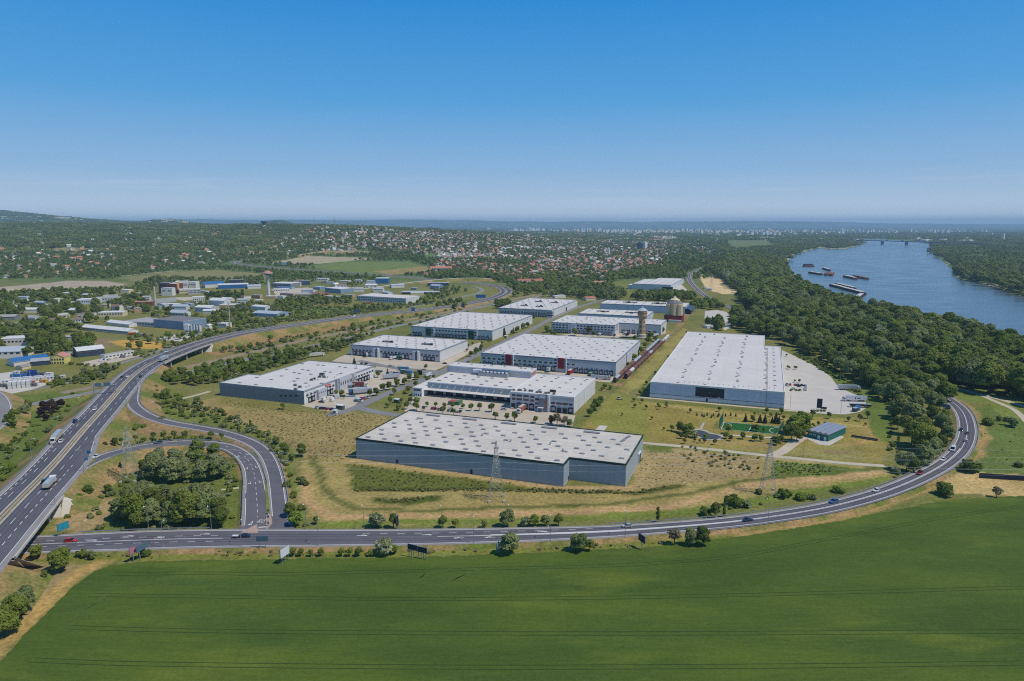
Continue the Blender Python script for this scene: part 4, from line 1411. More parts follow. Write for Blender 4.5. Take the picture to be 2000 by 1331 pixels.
w.sky(SKY_S,[(7+12.2*i+(j % 2)*5,8+j*10.8) for j in range(10) for i in range(10) if (i*2+j) % 8 != 5 and 7+12.2*i+(j % 2)*5<119])
w.put(VENT,[(20,3.5),(27,6),(48,4),(70,3),(77,5),(82,4),(16,30),(84,8)],'roof_vent',sc=.7)

# 7: canopy warehouse - three blocks of one building
w=Ware('grey warehouse with a long dock canopy, dark entrance tower and rooftop plant',(-1.2,454.6),[(0,0),(45,0),(45,61),(0,61)],11.4,'wall_grey','roof_white','trim_white')
W7=w
def block(lst,h,wall,roof,nm):
    b=MB(); b.prism(lst,-.2,h,wall,roof)
    o_=part(w.o,nm,b)
    b=MB()
    for i in range(len(lst)):
        p,q=lst[i],lst[(i+1) % len(lst)]
        d=Vector((q[0]-p[0],q[1]-p[1],0)).normalized(); n_=Vector((d.y,-d.x,0))
        pts=[(p[0]+n_.x*s_-d.x*.0,p[1]+n_.y*s_) for s_ in (.06,-.3)]
        b.face([(p[0]+n_.x*.06,p[1]+n_.y*.06,h-.5),(q[0]+n_.x*.06,q[1]+n_.y*.06,h-.5),(q[0]+n_.x*.06,q[1]+n_.y*.06,h+.25),(p[0]+n_.x*.06,p[1]+n_.y*.06,h+.25)],'trim_white')
        b.face([(p[0]+n_.x*.06,p[1]+n_.y*.06,h+.25),(q[0]+n_.x*.06,q[1]+n_.y*.06,h+.25),(q[0]-n_.x*.3,q[1]-n_.y*.3,h+.25),(p[0]-n_.x*.3,p[1]-n_.y*.3,h+.25)],'trim_white')
    part(o_,'coping',b)
    return o_
low=block([(-71,15),(-.05,15),(-.05,52),(-71,52)],9.3,'wall_slate','roof_white','low_hall')
high=block([(-72.5,52.05),(-3,52.05),(-3,67),(-72.5,67)],14.4,'wall_mid','roof_white','tall_hall')
offc=block([(-79,6),(-71.05,6),(-71.05,40),(-79,40)],6.4,'wall_white','roof_white','office_wing')
b=MB(); b.box(-71,9.2,4.6,-4,15,4.9,'trim_white','roof_white'); cp=part(w.o,'canopy',b)
for i in range(11):
    r_=MB(); r_.bar((-67+i*6.1,10.5,4.9),(-66.2+i*6.1,14.95,8.0),.09,'trim_white'); part(cp,'tie_rod',r_)
b=MB(); b.box(-70.9,14.85,0,-4,14.98,4.5,'door_dark'); part(w.o,'canopy_shade_strip',b)  # dark strip paints in the deep shade under the canopy
for i in range(8):
    link('dock_door',DOCK,w.o,(-65+i*8,14.84,0))
b=MB(); b.box(-77.6,5.85,4.4,-72.2,5.98,5.6,'window_red'); part(offc,'window',b)
for i in range(4):
    b=MB(); b.box(-77.4+i*1.6,5.88,.5,-76.7+i*1.6,5.98,2.0,'window_glass'); part(offc,'window',b)
w.front(WINR,[2.6],9.4,'window'); w.front(WINL,[6.6,11.5],9.4,'window'); w.front(WINR,[15.8],9.3,'window')
w.front(WINR,[2.6],6.8,'window'); w.front(WINL,[6.6,11.5],6.8,'window'); w.front(WINR,[15.8],6.7,'window')
w.front(WINS,[2.2,6.2,11,15.6],4.7,'window')
w.front(DOCK,[6.6,11,15.4],0,'dock_door'); w.front(DOCKD,[2.4],0,'dock_door')
b=MB(); b.box(17.8,-.5,0,21.2,0,11.6,'wall_pale'); part(w.o,'stair_front',b)
for z in (8.0,5.2,2.4): w.front(WINR,[19.5],z,'window',-.5)
b=MB(); b.box(21.2,-1.6,0,27.2,0,11.9,'wall_dark'); tw=part(w.o,'entrance_tower',b)
b=MB(); b.box(27.2,-1.8,0,28.2,0,12.1,'trim_white'); part(w.o,'stair_fin',b)
b=MB(); b.box(21.6,-1.75,9.4,25.6,-1.61,11.3,'trim_white'); part(tw,'sign',b)
b=MB(); b.box(25.6,-1.72,2.8,26.5,-1.61,8.6,'orange_paint'); part(tw,'sign',b)
b=MB(); b.box(22.6,-1.72,7.6,23.6,-1.61,8.4,'orange_paint'); part(tw,'sign',b)
b=MB(); b.box(20.8,-3.6,2.9,24.6,-1.6,3.2,'trim_white'); b.box(20.9,-3.5,0,21.1,-3.3,2.9,'trim_white'); b.box(24.3,-3.5,0,24.5,-3.3,2.9,'trim_white'); part(w.o,'porch',b)
w.front(WINR,[30.6],6.4,'window'); w.front(WINL,[34.8,39],6.4,'window'); w.front(WINR,[42.8],6.4,'window')
w.front(WINS,[30.4,34.6,38.8,43],4.4,'window')
b=MB(); b.box(29,-.06,8.6,44.9,0,10.6,'wall_mid'); part(w.o,'front_overlay',b)
w.front(DOCK,[30.8,43],0,'dock_door'); w.front(DOCKD,[35,39],0,'dock_door')
b=MB(); b.box(45,29,0,45.15,31,11.4,'trim_white'); part(w.o,'downpipe',b)
w.sky(SKY_S,[w.rf(980+x/10,700+y/10) for x,y in ((780,378),(830,350),(1060,400),(1105,372),(1340,423),(1385,395),(1625,445),(1665,418),(690,434),(975,458),(1255,485),(1550,508),(550,527),(838,552),(1130,578),(1428,604),(445,594),(748,617),(1340,673))])
w.put(ACU,[w.rf(980+x/10,700+y/10) for x,y in ((235,632),(335,630),(370,635),(460,640),(550,645),(590,650),(690,675),(725,660),(760,672),(860,690),(920,688),(1020,705))],'cooling_unit',.2,.8)
w.box('roof_tank',*(lambda a: (a[0]-2,a[1]-.8,11.2,a[0]+2,a[1]+.8,12.9))(w.rf(1080,766)),'plant_dark',parent=w.roof)
for x,y in ((580,438),(710,380),(820,325),(850,461),(975,402),(1125,487),(1245,427),(1405,517),(1505,453),(1612,395),(1680,535),(1785,477),(1890,418),(1965,562),(1345,372),(1080,350)):
    x_,y_=P(800+x/10,700+y/10,9.3); dx,dy=x_-w.fl[0],y_-w.fl[1]
    link('skylight',SKY_M,low,(dx*EU[0]+dy*EU[1],dx*EV[0]+dy*EV[1],9.28))
for x,y in ((960,103),(1210,122),(1465,143),(1600,153),(1860,173),(2180,200),(2260,207),(2390,215)):
    x_,y_=P(800+x/10,700+y/10,14.4); dx,dy=x_-w.fl[0],y_-w.fl[1]
    link('skylight',SKY_S,high,(dx*EU[0]+dy*EU[1],dx*EV[0]+dy*EV[1],14.38))
for x,y in ((1150,90),(1665,130),(2175,175),(2455,190)):
    x_,y_=P(800+x/10,700+y/10,14.4); dx,dy=x_-w.fl[0],y_-w.fl[1]
    link('cooling_unit',ACU,high,(dx*EU[0]+dy*EU[1],dx*EV[0]+dy*EV[1],14.38),.3,1.15)
b=MB(); b.box(-44,47.2,9.28,-20,50.6,12.2,'plant_metal','plant_dark')
for i in range(7): b.lathe([(1.1,12.2),(1.1,12.9),(.9,13.0)],'trim_white',10,-40+i*3.1,49)
part(low,'roof_plant',b)
b=MB(); b.box(-49.5,49.3,11.2,-42.8,51.9,13.3,'trim_white'); part(low,'roof_plant',b)
plain('sign_pale',S(196,190,150,.7),.6,.05)
def outline_sign(parent,u0,z0,wd,ht,v):
    b=MB()
    b.box(u0,v-.12,z0,u0+wd,v-.02,z0+.22,'sign_pale'); b.box(u0,v-.12,z0+ht-.22,u0+wd,v-.02,z0+ht,'sign_pale')
    for i in range(5): b.box(u0+i*(wd-.25)/4,v-.12,z0+.22,u0+i*(wd-.25)/4+.25,v-.02,z0+ht-.22,'sign_pale')
    part(parent,'sign',b)
outline_sign(low,-15.5,6.3,5,2.2,15); outline_sign(low,-9.3,6.1,5,2.2,15)
outline_sign(high,-23,10.5,5,2.4,52.05); outline_sign(high,-17,10.3,5,2.4,52.05)
b=MB(); b.box(-2.98,54,11.6,-2.85,64,12.8,'orange_paint'); part(high,'sign',b)

# 8-12: the warehouses towards the railway and the far hall
w=Ware('pale-roofed warehouse with rows of windows beside the brick water tower',(45.5,785),[(0,0),(75,0),(75,22),(123,22),(123,67),(0,67)],12,'wall_grey','roof_light')
W8=w
w.front(WINR,list(np.arange(3,22,4))+list(np.arange(32,74,4)),9.4,'window'); w.front(WIN,list(np.arange(3,22,4))+list(np.arange(32,74,4)),6.4,'window')
w.front(DOCK,list(np.arange(5,73,4.6)),0,'dock_door'); w.front(DOCK,list(np.arange(80,120,6)),0,'dock_door',22)
b=MB(); b.box(24,-.8,0,29,0,12.3,'wall_pale'); part(w.o,'stair_tower',b)
w.right(WINR,[4,9,14],9.2,'window',75); w.right(WINR,[4,9,14],6.2,'window',75)
w.sky(SKY_S,[(6+11.5*i+(j % 2)*4,6+j*10) for j in range(6) for i in range(10) if not (i>5 and j<3)])
w.put(VENT,[(30,50),(31,47)],'roof_vent',sc=1.4)
w=Ware('long low warehouse with slate front behind the window-lined one',(87,893),[(0,0),(90,0),(90,56),(0,56)],8.2,'wall_bluegrey','roof_white')
w.sky(SKY_S,[(8+12*i,8+j*13) for j in range(4) for i in range(7)])
for c_ in (28,66):
    w.put(ACU,[(c_+k_*2.4-8,28+(k_ % 2)*2) for k_ in range(7)],'cooling_unit')
    w.box('roof_tank',c_-2,24,8,c_+1.4,26,10,'plant_dark',parent=w.roof)
w=Ware('long blue-fronted warehouse farthest back beside the grain silo',(128,990),[(0,0),(122,0),(122,50),(0,50)],10,'wall_bluegrey','roof_white')
w.sky(SKY_S,[(8+13*i,8+j*12) for j in range(4) for i in range(9)])
for c_ in (38,80):
    w.put(ACU,[(c_+k_*2.6-8,26+(k_ % 2)*2) for k_ in range(8)],'cooling_unit')
    w.box('roof_tank',c_-2,22,9.8,c_+2,24.4,12.4,'plant_dark',parent=w.roof)
w=Ware('pale-roofed warehouse with four rooftop plant groups near the railway',(-19,940),[(0,0),(77,0),(77,135),(0,135)],9.8,'wall_grey','roof_light')
b=MB(); b.box(-.05,-.1,6.6,77.05,0,9.0,'wall_mid'); part(w.o,'front_overlay',b)
w.front(WIN,list(np.arange(3,75,4)),5.4,'window'); w.front(DOCK,list(np.arange(5,74,5)),0,'dock_door')
b=MB(); b.box(70,-1.5,0,78.5,6,9.2,'wall_mid'); b.box(70.5,-1.7,5.5,78.7,5,6.8,'window_glass'); b.box(70.5,-1.7,2.2,78.7,5,3.6,'window_glass'); part(w.o,'office_corner',b)
w.box('gate',77.0,70,0,77.2,76,5.5,'plant_dark')
w.sky(SKY_S,[(6+10.5*i+(j % 2)*4,8+j*13) for j in range(10) for i in range(7)])
for c_ in ((26,34),(50,30),(30,88),(56,84)):
    w.put(ACU,[(c_[0]+k_*2.2-4,c_[1]+(k_ % 2)*2) for k_ in range(5)],'cooling_unit')
    w.box('roof_tank',c_[0],c_[1]+3,9.7,c_[0]+2.4,c_[1]+5.4,12,'plant_dark',parent=w.roof)
w=Ware('detached white-roofed hall far back beside the railway curve',(232,1316),[(0,0),(74,0),(74,165),(22,165),(22,125),(0,125)],10.5,'wall_pale','roof_white',ang=R(-22))
b=MB(); b.box(-9,2,-.1,0,30,8,'wall_bluegrey','roof_light'); part(w.o,'side_annex',b)
b=MB(); b.box(56,-.2,0,78,0,7.5,'trim_white'); b.box(57,-.3,.6,77,-.2,6.6,'door_dark'); part(w.o,'glazed_front',b)
for i in range(5):
    b=MB(); b.box(6+i*14,1,10.4,6.6+i*14,124,10.75,'trim_grey'); part(w.roof,'roof_rib',b)
# ------------------------------------------------------------------ vegetation
def leaf_mat(name,c,c2,trans=.34):
    s=NT(name)
    tint=s.n('ShaderNodeAttribute',attribute_name='tint').outputs['Fac']
    rnd=s.n('ShaderNodeObjectInfo').outputs['Random']
    nz=s.noise(s.pos(),.045,2)
    f_=s.n('ShaderNodeMath',operation='ADD'); s.l(s.ramp(rnd,0,1,-.6,.6),f_.inputs[0]); s.l(s.ramp(nz,.3,.7,.15,.85),f_.inputs[1])
    c_=s.mix(f_.outputs[0],c,c2)
    r2=s.n('ShaderNodeMath',operation='FRACT'); r3=s.n('ShaderNodeMath',operation='MULTIPLY'); s.l(rnd,r3.inputs[0]); r3.inputs[1].default_value=7.31; s.l(r3.outputs[0],r2.inputs[0])
    c_=s.mix(s.ramp(r2.outputs[0],.45,1,0,.5),c_,s.mix(.6,c_,(.17,.16,.045,1)))
    c_=s.mul(c_,s.ramp(tint,0,1,.74,1.85))
    d=s.n('ShaderNodeBsdfPrincipled'); s.l(c_,d.inputs['Base Color']); d.inputs['Roughness'].default_value=.65; d.inputs['Specular IOR Level'].default_value=.12
    t=s.n('ShaderNodeBsdfTranslucent'); s.l(s.mul(c_,1.2),t.inputs['Color'])
    m=s.n('ShaderNodeMixShader'); m.inputs[0].default_value=trans
    s.l(d.outputs[0],m.inputs[1]); s.l(t.outputs[0],m.inputs[2]); s.l(m.outputs[0],s.out.inputs['Surface'])
leaf_mat('leaf_mid',(.125,.168,.026,1),(.190,.230,.040,1))
leaf_mat('leaf_dark',(.088,.126,.024,1),(.132,.172,.034,1))
leaf_mat('leaf_grey',(.165,.205,.070,1),(.220,.255,.102,1))
leaf_mat('leaf_lime',(.140,.205,.030,1),(.185,.240,.040,1))
leaf_mat('leaf_purple',(.030,.013,.022,1),(.045,.018,.028,1))
leaf_mat('leaf_conifer',(.016,.034,.020,1),(.028,.048,.024,1),.05)
leaf_mat('leaf_blossom',(.30,.32,.20,1),(.42,.43,.30,1))
leaf_mat('leaf_yellow',(.22,.20,.02,1),(.30,.26,.03,1))
leaf_mat('leaf_tuft',(.17,.175,.06,1),(.23,.22,.08,1))
leaf_mat('leaf_dry',(.20,.175,.10,1),(.26,.22,.13,1))
plain('bark',(.075,.058,.042,1),.9,.25,1.5)

def crown_mesh(name,mat,lobes,ncard,size,seed,core=.80,extra=None,flat=.0):
    """lobes: list of (x, y, z, rx, ry, rz).  Leaf-clump cards over and inside every lobe, plus a rough inner mass."""
    r=np.random.default_rng(seed)
    V=[]; F=[]; Tn=[]; MI=[]
    L=np.array(lobes,float)
    vol=(L[:,3]*L[:,4]*L[:,5])**(2/3)
    cnt=np.maximum((ncard*vol/vol.sum()).astype(int),4)
    zmin,zmax=(L[:,2]-L[:,5]).min(),(L[:,2]+L[:,5]).max()
    base=0
    for (x,y,z,rx,ry,rz),n in zip(L,cnt):
        d=r.normal(size=(n,3)); d /= np.linalg.norm(d,axis=1)[:,None]
        d[:,2]=np.where(d[:,2]<-.5,-d[:,2],d[:,2])
        rad=.82+.26*r.random(n)
        c=np.array([x,y,z])+d*np.array([rx,ry,rz])*rad[:,None]
        nr=d/np.array([rx,ry,rz]); nr /= np.linalg.norm(nr,axis=1)[:,None]
        nr=nr+r.normal(size=(n,3))*.42+np.array([0,0,.25]); nr /= np.linalg.norm(nr,axis=1)[:,None]
        u=np.cross(nr,r.normal(size=(n,3))); u /= np.linalg.norm(u,axis=1)[:,None]
        v=np.cross(nr,u)
        sz=size*(.6+.8*r.random(n))[:,None]
        asp=(.55+.5*r.random(n))[:,None]
        lt=r.random()
        for k,(a,b) in enumerate(((-1,-.7),(.8,-1),(1,.8),(-.7,1))):
            V.append(c+u*sz*a*.5+v*sz*asp*b*.5)
        q=np.stack([base+np.arange(n)+k*n for k in range(4)],1)
        F.append(q)
        tv=np.clip(.18+.35*lt+.30*r.random(n) ,0,1)
        Tn.append(np.tile(tv,4)); base+=4*n
        MI.append(np.full(n,0 if extra is None else 0))
        if extra is not None:
            MI[-1]=(r.random(n)<extra[1]).astype(int)
    # inner mass: a lumpy low sphere per lobe
    ico=[]
    for lat in (-.6,0,.6,1.2):
        for k in range(7):
            a=2*math.pi*(k+(.5 if lat>0 else 0))/7
            ico.append((math.cos(lat)*math.cos(a),math.cos(lat)*math.sin(a),math.sin(lat)))
    ico=np.array(ico+[(0,0,1)])
    fq=[]
    for j in range(3):
        for k in range(7):
            fq.append((j*7+k,j*7+(k+1) % 7,(j+1)*7+(k+1) % 7,(j+1)*7+k))
    ft=[(21+k,21+(k+1) % 7,28) for k in range(7)]
    Vl=[np.concatenate(V)]; faces=[tuple(f) for f in np.concatenate(F)]
    mi=list(np.concatenate(MI)); tn=[np.concatenate(Tn)]
    for (x,y,z,rx,ry,rz) in L:
        vv=ico*np.array([rx,ry,rz])*core*(.86+.28*r.random((29,1)))+np.array([x,y,z])
        Vl.append(vv)
        faces+=[tuple(base+i for i in f) for f in fq]+[tuple(base+i for i in f) for f in ft]
        mi+=[0]*28
        tn.append(np.full(29,.35)); base+=29
    co=np.concatenate(Vl)
    me=bpy.data.meshes.new(name)
    me.from_pydata(co.tolist(),[],faces)
    me.materials.append(MATS[mat])
    if extra is not None:
        me.materials.append(MATS[extra[0]])
        me.polygons.foreach_set('material_index',np.array(mi,np.int32))
    a=me.attributes.new('tint','FLOAT','POINT')
    a.data.foreach_set('value',np.concatenate(tn).astype(np.float32))
    me.update()
    return me

def trunk_mesh(h,r,limbs,seed):
    b=MB()
    rr=random.Random(seed)
    b.lathe([(r*1.35,-.3),(r,.6),(r*.8,h*.6),(r*.45,h)],'bark',7)
    for i in range(limbs):
        a=2*math.pi*i/limbs+rr.random()
        b.bar((0,0,h*(.5+.3*rr.random())),(math.cos(a)*h*.5,math.sin(a)*h*.5,h*(.9+.4*rr.random())),r*.32,'bark',5)
    return b.mesh('trunk')

def lobes_round(h,w,z0,n,seed,top=.95):
    r=random.Random(seed)
    out=[(0,0,z0+(h-z0)*.5,w*.36,w*.36,(h-z0)*.42)]
    for i in range(n):
        a=2*math.pi*(i+r.random()*.6)/n*2.0
        t=(i+.5)/n
        zz=z0+(h-z0)*(.22+.62*t)
        rad=w*.5*(.66 if t<.7 else .66-(t-.7)*1.3)
        s_=w*(.13+.15*r.random())
        out.append((math.cos(a)*rad*(.7+.4*r.random()),math.sin(a)*rad*(.7+.4*r.random()),zz,s_,s_,s_*.85))
    return out
# name: (crown mesh, trunk mesh, nominal height)
TREES={}
def deftree(key,h,w,z0,n,mat,cards,size,seed,th=None,extra=None,lob=None,core=.80):
    TREES[key]=(crown_mesh('crown',mat,lob or lobes_round(h,w,z0,n,seed),cards,size,seed,core,extra),trunk_mesh(th or h*.5,h*.022+.06,4,seed),h)
deftree('oak',14,12.5,2.2,11,'leaf_mid',2400,0.86,1)
deftree('oak2',14,10.5,1.6,12,'leaf_mid',2400,0.82,2)
deftree('dark',16,12.5,2.0,12,'leaf_dark',2560,0.90,3)
deftree('dark2',15,10.5,1.4,10,'leaf_dark',2400,0.86,4)
deftree('willow',14,12,1.2,13,'leaf_grey',2560,0.82,5)
deftree('willow2',13,10,1.2,10,'leaf_grey',2400,0.78,6)
deftree('lime',10,8.5,1.0,10,'leaf_lime',1200,.85,7)
deftree('round',6,4.6,1.6,8,'leaf_mid',800,.5,8)
deftree('round2',6,4.2,1.8,7,'leaf_dark',800,.5,9)
deftree('pop',16,4,.8,0,'leaf_mid',1100,.8,10,lob=[(math.sin(i*2)*.5,math.cos(i*2.3)*.5,2.2+i*1.6,1.75-abs(i-3)*.14,1.75-abs(i-3)*.14,1.6) for i in range(9)])
deftree('popd',18,4.5,.8,0,'leaf_dark',1200,.9,11,lob=[(math.sin(i*2)*.5,math.cos(i*2.3)*.5,2.2+i*1.8,2.0-abs(i-3)*.16,2.0-abs(i-3)*.16,1.8) for i in range(9)])
deftree('con',9,5,.4,0,'leaf_conifer',1000,.6,12,lob=[(math.sin(i*3)*.15,math.cos(i*3)*.15,.9+i*.95,2.3*(1-i/9.4),2.3*(1-i/9.4),.8) for i in range(9)],core=.7)
deftree('dry',8,6,1.4,9,'leaf_dry',600,.6,13,core=.45)
deftree('purple',7,6,1.0,9,'leaf_purple',900,.7,14)
deftree('yellow',5,4.5,.8,7,'leaf_yellow',700,.5,15)
deftree('white',6,6,.6,9,'leaf_grey',1000,.6,16,extra=('leaf_blossom',.5))
def lobes_bush(w,h,n,seed):
    r=random.Random(seed)
    return [(r.uniform(-.3,.3)*w,r.uniform(-.3,.3)*w,h*r.uniform(.3,.6),w*r.uniform(.2,.32),w*r.uniform(.2,.32),h*r.uniform(.3,.45)) for _ in range(n)]
BUSH={}
def defbush(key,w,h,n,mat,cards,size,seed,extra=None):
    BUSH[key]=(crown_mesh('shrub',mat,lobes_bush(w,h,n,seed),cards,size,seed,.8,extra),h)
defbush('b_mid',3.6,2.6,6,'leaf_mid',420,.55,21)
defbush('b_dark',3.6,2.8,6,'leaf_dark',420,.55,22)
defbush('b_grey',3.4,2.4,6,'leaf_grey',420,.5,23)
defbush('b_lime',3.2,2.2,5,'leaf_lime',380,.5,24)
defbush('b_white',3.4,2.4,6,'leaf_mid',460,.5,25,('leaf_blossom',.45))
defbush('b_tuft',1.1,.75,3,'leaf_tuft',60,.4,26)
defbush('b_tuft2',1.3,.6,3,'leaf_dry',60,.45,27)

NTREE=0
def tree(key,x,y,h,label,group=None,cat='tree',z=None,name='tree'):
    cm,tm,h0=TREES[key]
    s_=h/h0
    a=random.random()*6.283
    if z is None:
        z=0.0 if y<1500 and x<500 else float(TZ(np.array([x]),np.array([y]))[0])
    if key == 'con':
        name=cat='conifer'
    elif h <= 4.6:
        name=cat='sapling'
    o=thing(name,label,cat,(x,y,z),a,group,(s_*random.uniform(.92,1.1),s_*random.uniform(.92,1.1),s_))
    link('trunk',tm,o); link('crown',cm,o)
    return o
def shrub(key,x,y,h,label,group=None,z=0.0):
    m,h0=BUSH[key]
    s_=h/h0
    return tag(link('shrub',m,None,(x,y,z),random.random()*6.28,(s_*random.uniform(.85,1.25),s_*random.uniform(.85,1.25),s_)),label,'shrub',group)

def tp(key,px,py,h,label,group=None,z=0.0):
    if h>7: h *= random.uniform(.78,1.12)
    x,y=P(px,py,z)
    return tree(key,x,y,h,label,group,z=z-.05)
def sp(key,px,py,h,label,group=None,z=0.0):
    x,y=P(px,py,z)
    return shrub(key,x,y,h,label,group,z-.05)

# --- single trees one can point to
tp('willow2',995,1083,9.5,'grey-green round tree hiding a blue sign beside the crop field',z=.3)
tp('willow',1134,1078,9,'broad grey-green tree on the field verge right of the sign',z=.3)
tp('round',1152,1077,5,'small green tree touching the broad tree on the field verge')
tp('dry',1317,1064,7,'thin pale half-bare tree on the field verge')
tp('willow2',1350,1066,7.5,'pale half of the tree pair on the field verge')
tp('dark2',1373,1067,8,'dark green half of the tree pair on the field verge')
tp('white',752,1084,7,'silvery flowering tree between the small verge trees')
tp('round',770,1083,4,'small green tree at the right foot of the silvery verge tree')
for px,h in ((572,3.6),(588,3.2),(607,2.8),(627,3.4),(667,3.4),(683,3.6),(701,3.8),(724,2.8)):
    tp('round',px,1087,h,'small round sapling in the row along the crop field','saplings in a row along the crop field')
tp('pop',1285,1018,8,'slender upright tree alone on the verge before the bend',z=.6)
tp('dark2',1396,1011,7,'dark tree of the clump inside the front road')
tp('pop',1414,1010,6,'narrow tree at the right of the clump inside the front road')
for k_,px,py,h,l in (('b_mid',1432,988,5,'large mid-green shrub behind the roadside clump'),('b_white',1455,990,3.5,'flowering shrub behind the roadside clump'),('b_dark',1375,1009,3.5,'low dark shrub left of the roadside clump'),('b_dark',1480,965,2.4,'shrub at the foot of the right pylon'),('b_mid',1531,972,4,'dark shrub right of the right pylon'),('b_lime',1566,976,3.4,'bright green shrub nearer the right pylon'),('b_white',1584,976,2.6,'pale flowering shrub between two bright shrubs'),('b_lime',1637,962,3.4,'bright green shrub farthest right on the inner verge'),('b_dark',1850,968,6.2,'round dark shrub on the dry strip below the bend'),('b_dark',1893,920,6.5,'big dark shrub outside the road bend'),('b_lime',1932,830,5,'lime green shrub on the meadow at right'),('b_grey',1972,833,6,'grey-green shrub on the meadow at right'),('b_dark',1953,822,3,'small dark shrub between the two meadow shrubs'),('b_grey',588,945,3.6,'silvery round shrub left of the mown bank'),('b_dark',598,948,2,'small dark shrub touching the silvery one')):
    sp(k_,px,py,h,l)
tp('dry',1946,972,5.5,'small open tree with a round shadow on the dry strip',z=0)
sp('b_dark',1990,912,3,'dark shrub at the right picture edge')
for px,py,h,k_ in ((865,1032,5.5,'round'),(889,1032,4.2,'round'),(946,1032,3.8,'willow2'),(991,1031,7.5,'willow2'),(1027,1029,4.5,'white'),(1043,1028,5.4,'lime'),(1064,1028,5.2,'willow2'),(1091,1029,5.6,'round')):
    tp(k_,px,py,h,{'round': 'small green tree','willow2': 'grey-green tree','white': 'silver flowering tree','lime': 'light green tree'}[k_]+' on the inner verge opposite the crop field','trees on the inner verge opposite the crop field')
tp('white',735,1032,7,'pale blossoming tree behind the front road near the junction')
tp('round2',769,1032,6.5,'dark upright tree beside the blossoming one near the junction')
tp('dark2',568,1012,8,'dark tree at the junction corner',z=.4)
tp('lime',577,1028,7,'bright green tree at the junction corner',z=.4)
tp('round',618,1024,3.5,'small bush-like tree right of the junction corner')
tp('dark2',590,892,7.5,'dark tree at the corner of the tufted field')
tp('oak2',556,888,7,'green tree among the shrubs along the upper slip road')
tp('lime',571,900,4.6,'low lime green tree along the upper slip road')
tp('lime',540,868,5,'lime green tree beside the upper slip road bend')
for px,py,h,k_ in ((553,800,5,'round'),(490,842,7,'pop'),(467,848,6.5,'pop'),(488,845,4,'white'),(452,824,4.5,'round2'),(414,812,4,'round')):
    tp(k_,px,py,h,'young tree scattered in the rough grass above the upper slip road','young trees above the upper slip road')
# wooded island inside the loop
for px,py,h,k_ in ((300,935,13,'willow'),(330,942,14,'willow'),(362,940,13,'willow2'),(395,938,13,'willow'),(425,935,12,'willow2'),(345,918,12,'willow2'),(310,915,11,'willow'),(388,918,12,'oak2'),(388,890,9,'oak'),(418,895,9,'oak2'),(440,925,8,'willow'),(285,925,9,'oak2')):
    tp(k_,px,py,h,'grey-green tree of the upper clump inside the loop','trees of the upper clump inside the loop')
for px,py,h,k_ in ((235,1015,12,'willow'),(265,1025,13,'oak2'),(300,1026,13,'willow2'),(335,1024,12,'willow'),(368,1024,13,'oak'),(400,1022,12,'willow2'),(428,1020,13,'dark2'),(255,985,11,'willow2'),(285,990,12,'willow'),(320,992,12,'willow'),(355,995,13,'willow2'),(390,998,12,'willow'),(425,1000,12,'willow2'),(270,1034,9,'oak'),(430,1030,8,'dark'),(295,1000,13,'dark2')):
    tp(k_,px,py,h,'tree of the lower clump inside the loop','trees of the lower clump inside the loop')
tp('lime',155,985,5.5,'bright lime shrub-like tree beside the motorway embankment')
tp('dark2',172,975,7,'dark tree behind the lime one on the motorway embankment')
tp('dark2',212,965,5,'dark round tree on the loop slope')
tp('con',236,922,5.5,'small dark conifer-shaped tree below the loop road')
tp('willow2',250,808,5.5,'round grey-green tree at the tip of the motorway wedge')
tp('willow2',317,832,6.5,'round grey tree beside the upper slip road')
for px,py,h,k_ in ((205,878,4.5,'dark2'),(225,873,5.5,'dark2'),(237,868,4,'round2'),(265,862,4,'round2'),(300,858,4.5,'round2'),(320,857,5,'oak2'),(340,857,5,'round2'),(362,857,5,'oak2'),(433,858,4,'round2'),(412,855,4,'oak')):
    tp(k_,px,py,h,'dark tree in the hedge row above the loop road','trees in the hedge row above the loop road',z=2.5)
sp('b_lime',268,838,3.2,'bright green shrub patch between the slip roads',z=1); sp('b_lime',285,837,3.2,'second bright green shrub patch between the slip roads',z=1)
# bottom left corner
tp('lime',118,1118,9,'tall bright tree left of the crop field corner'); tp('oak2',121,1112,8,'green tree touching the tall bright one by the field corner')
tp('oak2',73,1092,6,'round tree at the foot of the motorway bridge')
tp('round2',88,1132,3.5,'small dark tree on the slope below the bridge')
for px,py,h,k_ in ((50,1196,9,'willow'),(25,1205,9,'lime'),(5,1230,9,'oak2'),(38,1210,8,'oak'),(-15,1215,9,'white'),(12,1243,8,'oak')):
    tp(k_,px,py,h,'tree of the thicket at the lower left corner','trees of the lower left thicket')
sp('b_mid',162,1088,3,'low shrub left of the roadside billboards'); sp('b_grey',176,1092,3,'grey shrub left of the roadside billboards'); sp('b_dark',283,1086,3,'dark shrub behind the roadside billboards')
# left verge
for px,py,h,k_ in ((27,845,13,'pop'),(32,820,9,'oak2'),(50,812,8,'willow2'),(57,800,7,'round'),(20,838,11,'dark2')):
    tp(k_,px,py,h,'upright tree on the verge at the left edge','trees on the left verge')
for px,py,h in ((85,800,6),(92,808,6),(100,800,7),(108,806,6),(118,797,6),(82,815,6),(91,822,4.5),(101,812,4.5)):
    tp('purple',px,py,h,'dark purple-leaved tree on the grass beside the motorway','purple-leaved trees beside the motorway')
for px,py,h,k_ in ((30,862,3.2,'round2'),(45,857,3.2,'round2'),(52,852,3.2,'round2'),(24,870,3.4,'round2'),(38,866,3,'round2'),(15,885,4,'dark2'),(5,880,4,'dark2'),(58,880,5.5,'oak2'),(70,872,5,'oak2'),(62,868,4,'willow2'),(95,845,4,'willow2'),(25,925,5.5,'oak2'),(5,930,6,'lime'),(5,950,6,'oak2'),(100,838,3,'lime'),(120,822,3.5,'lime')):
    tp(k_,px,py,h,'small tree on the green slope left of the motorway','small trees left of the motorway')
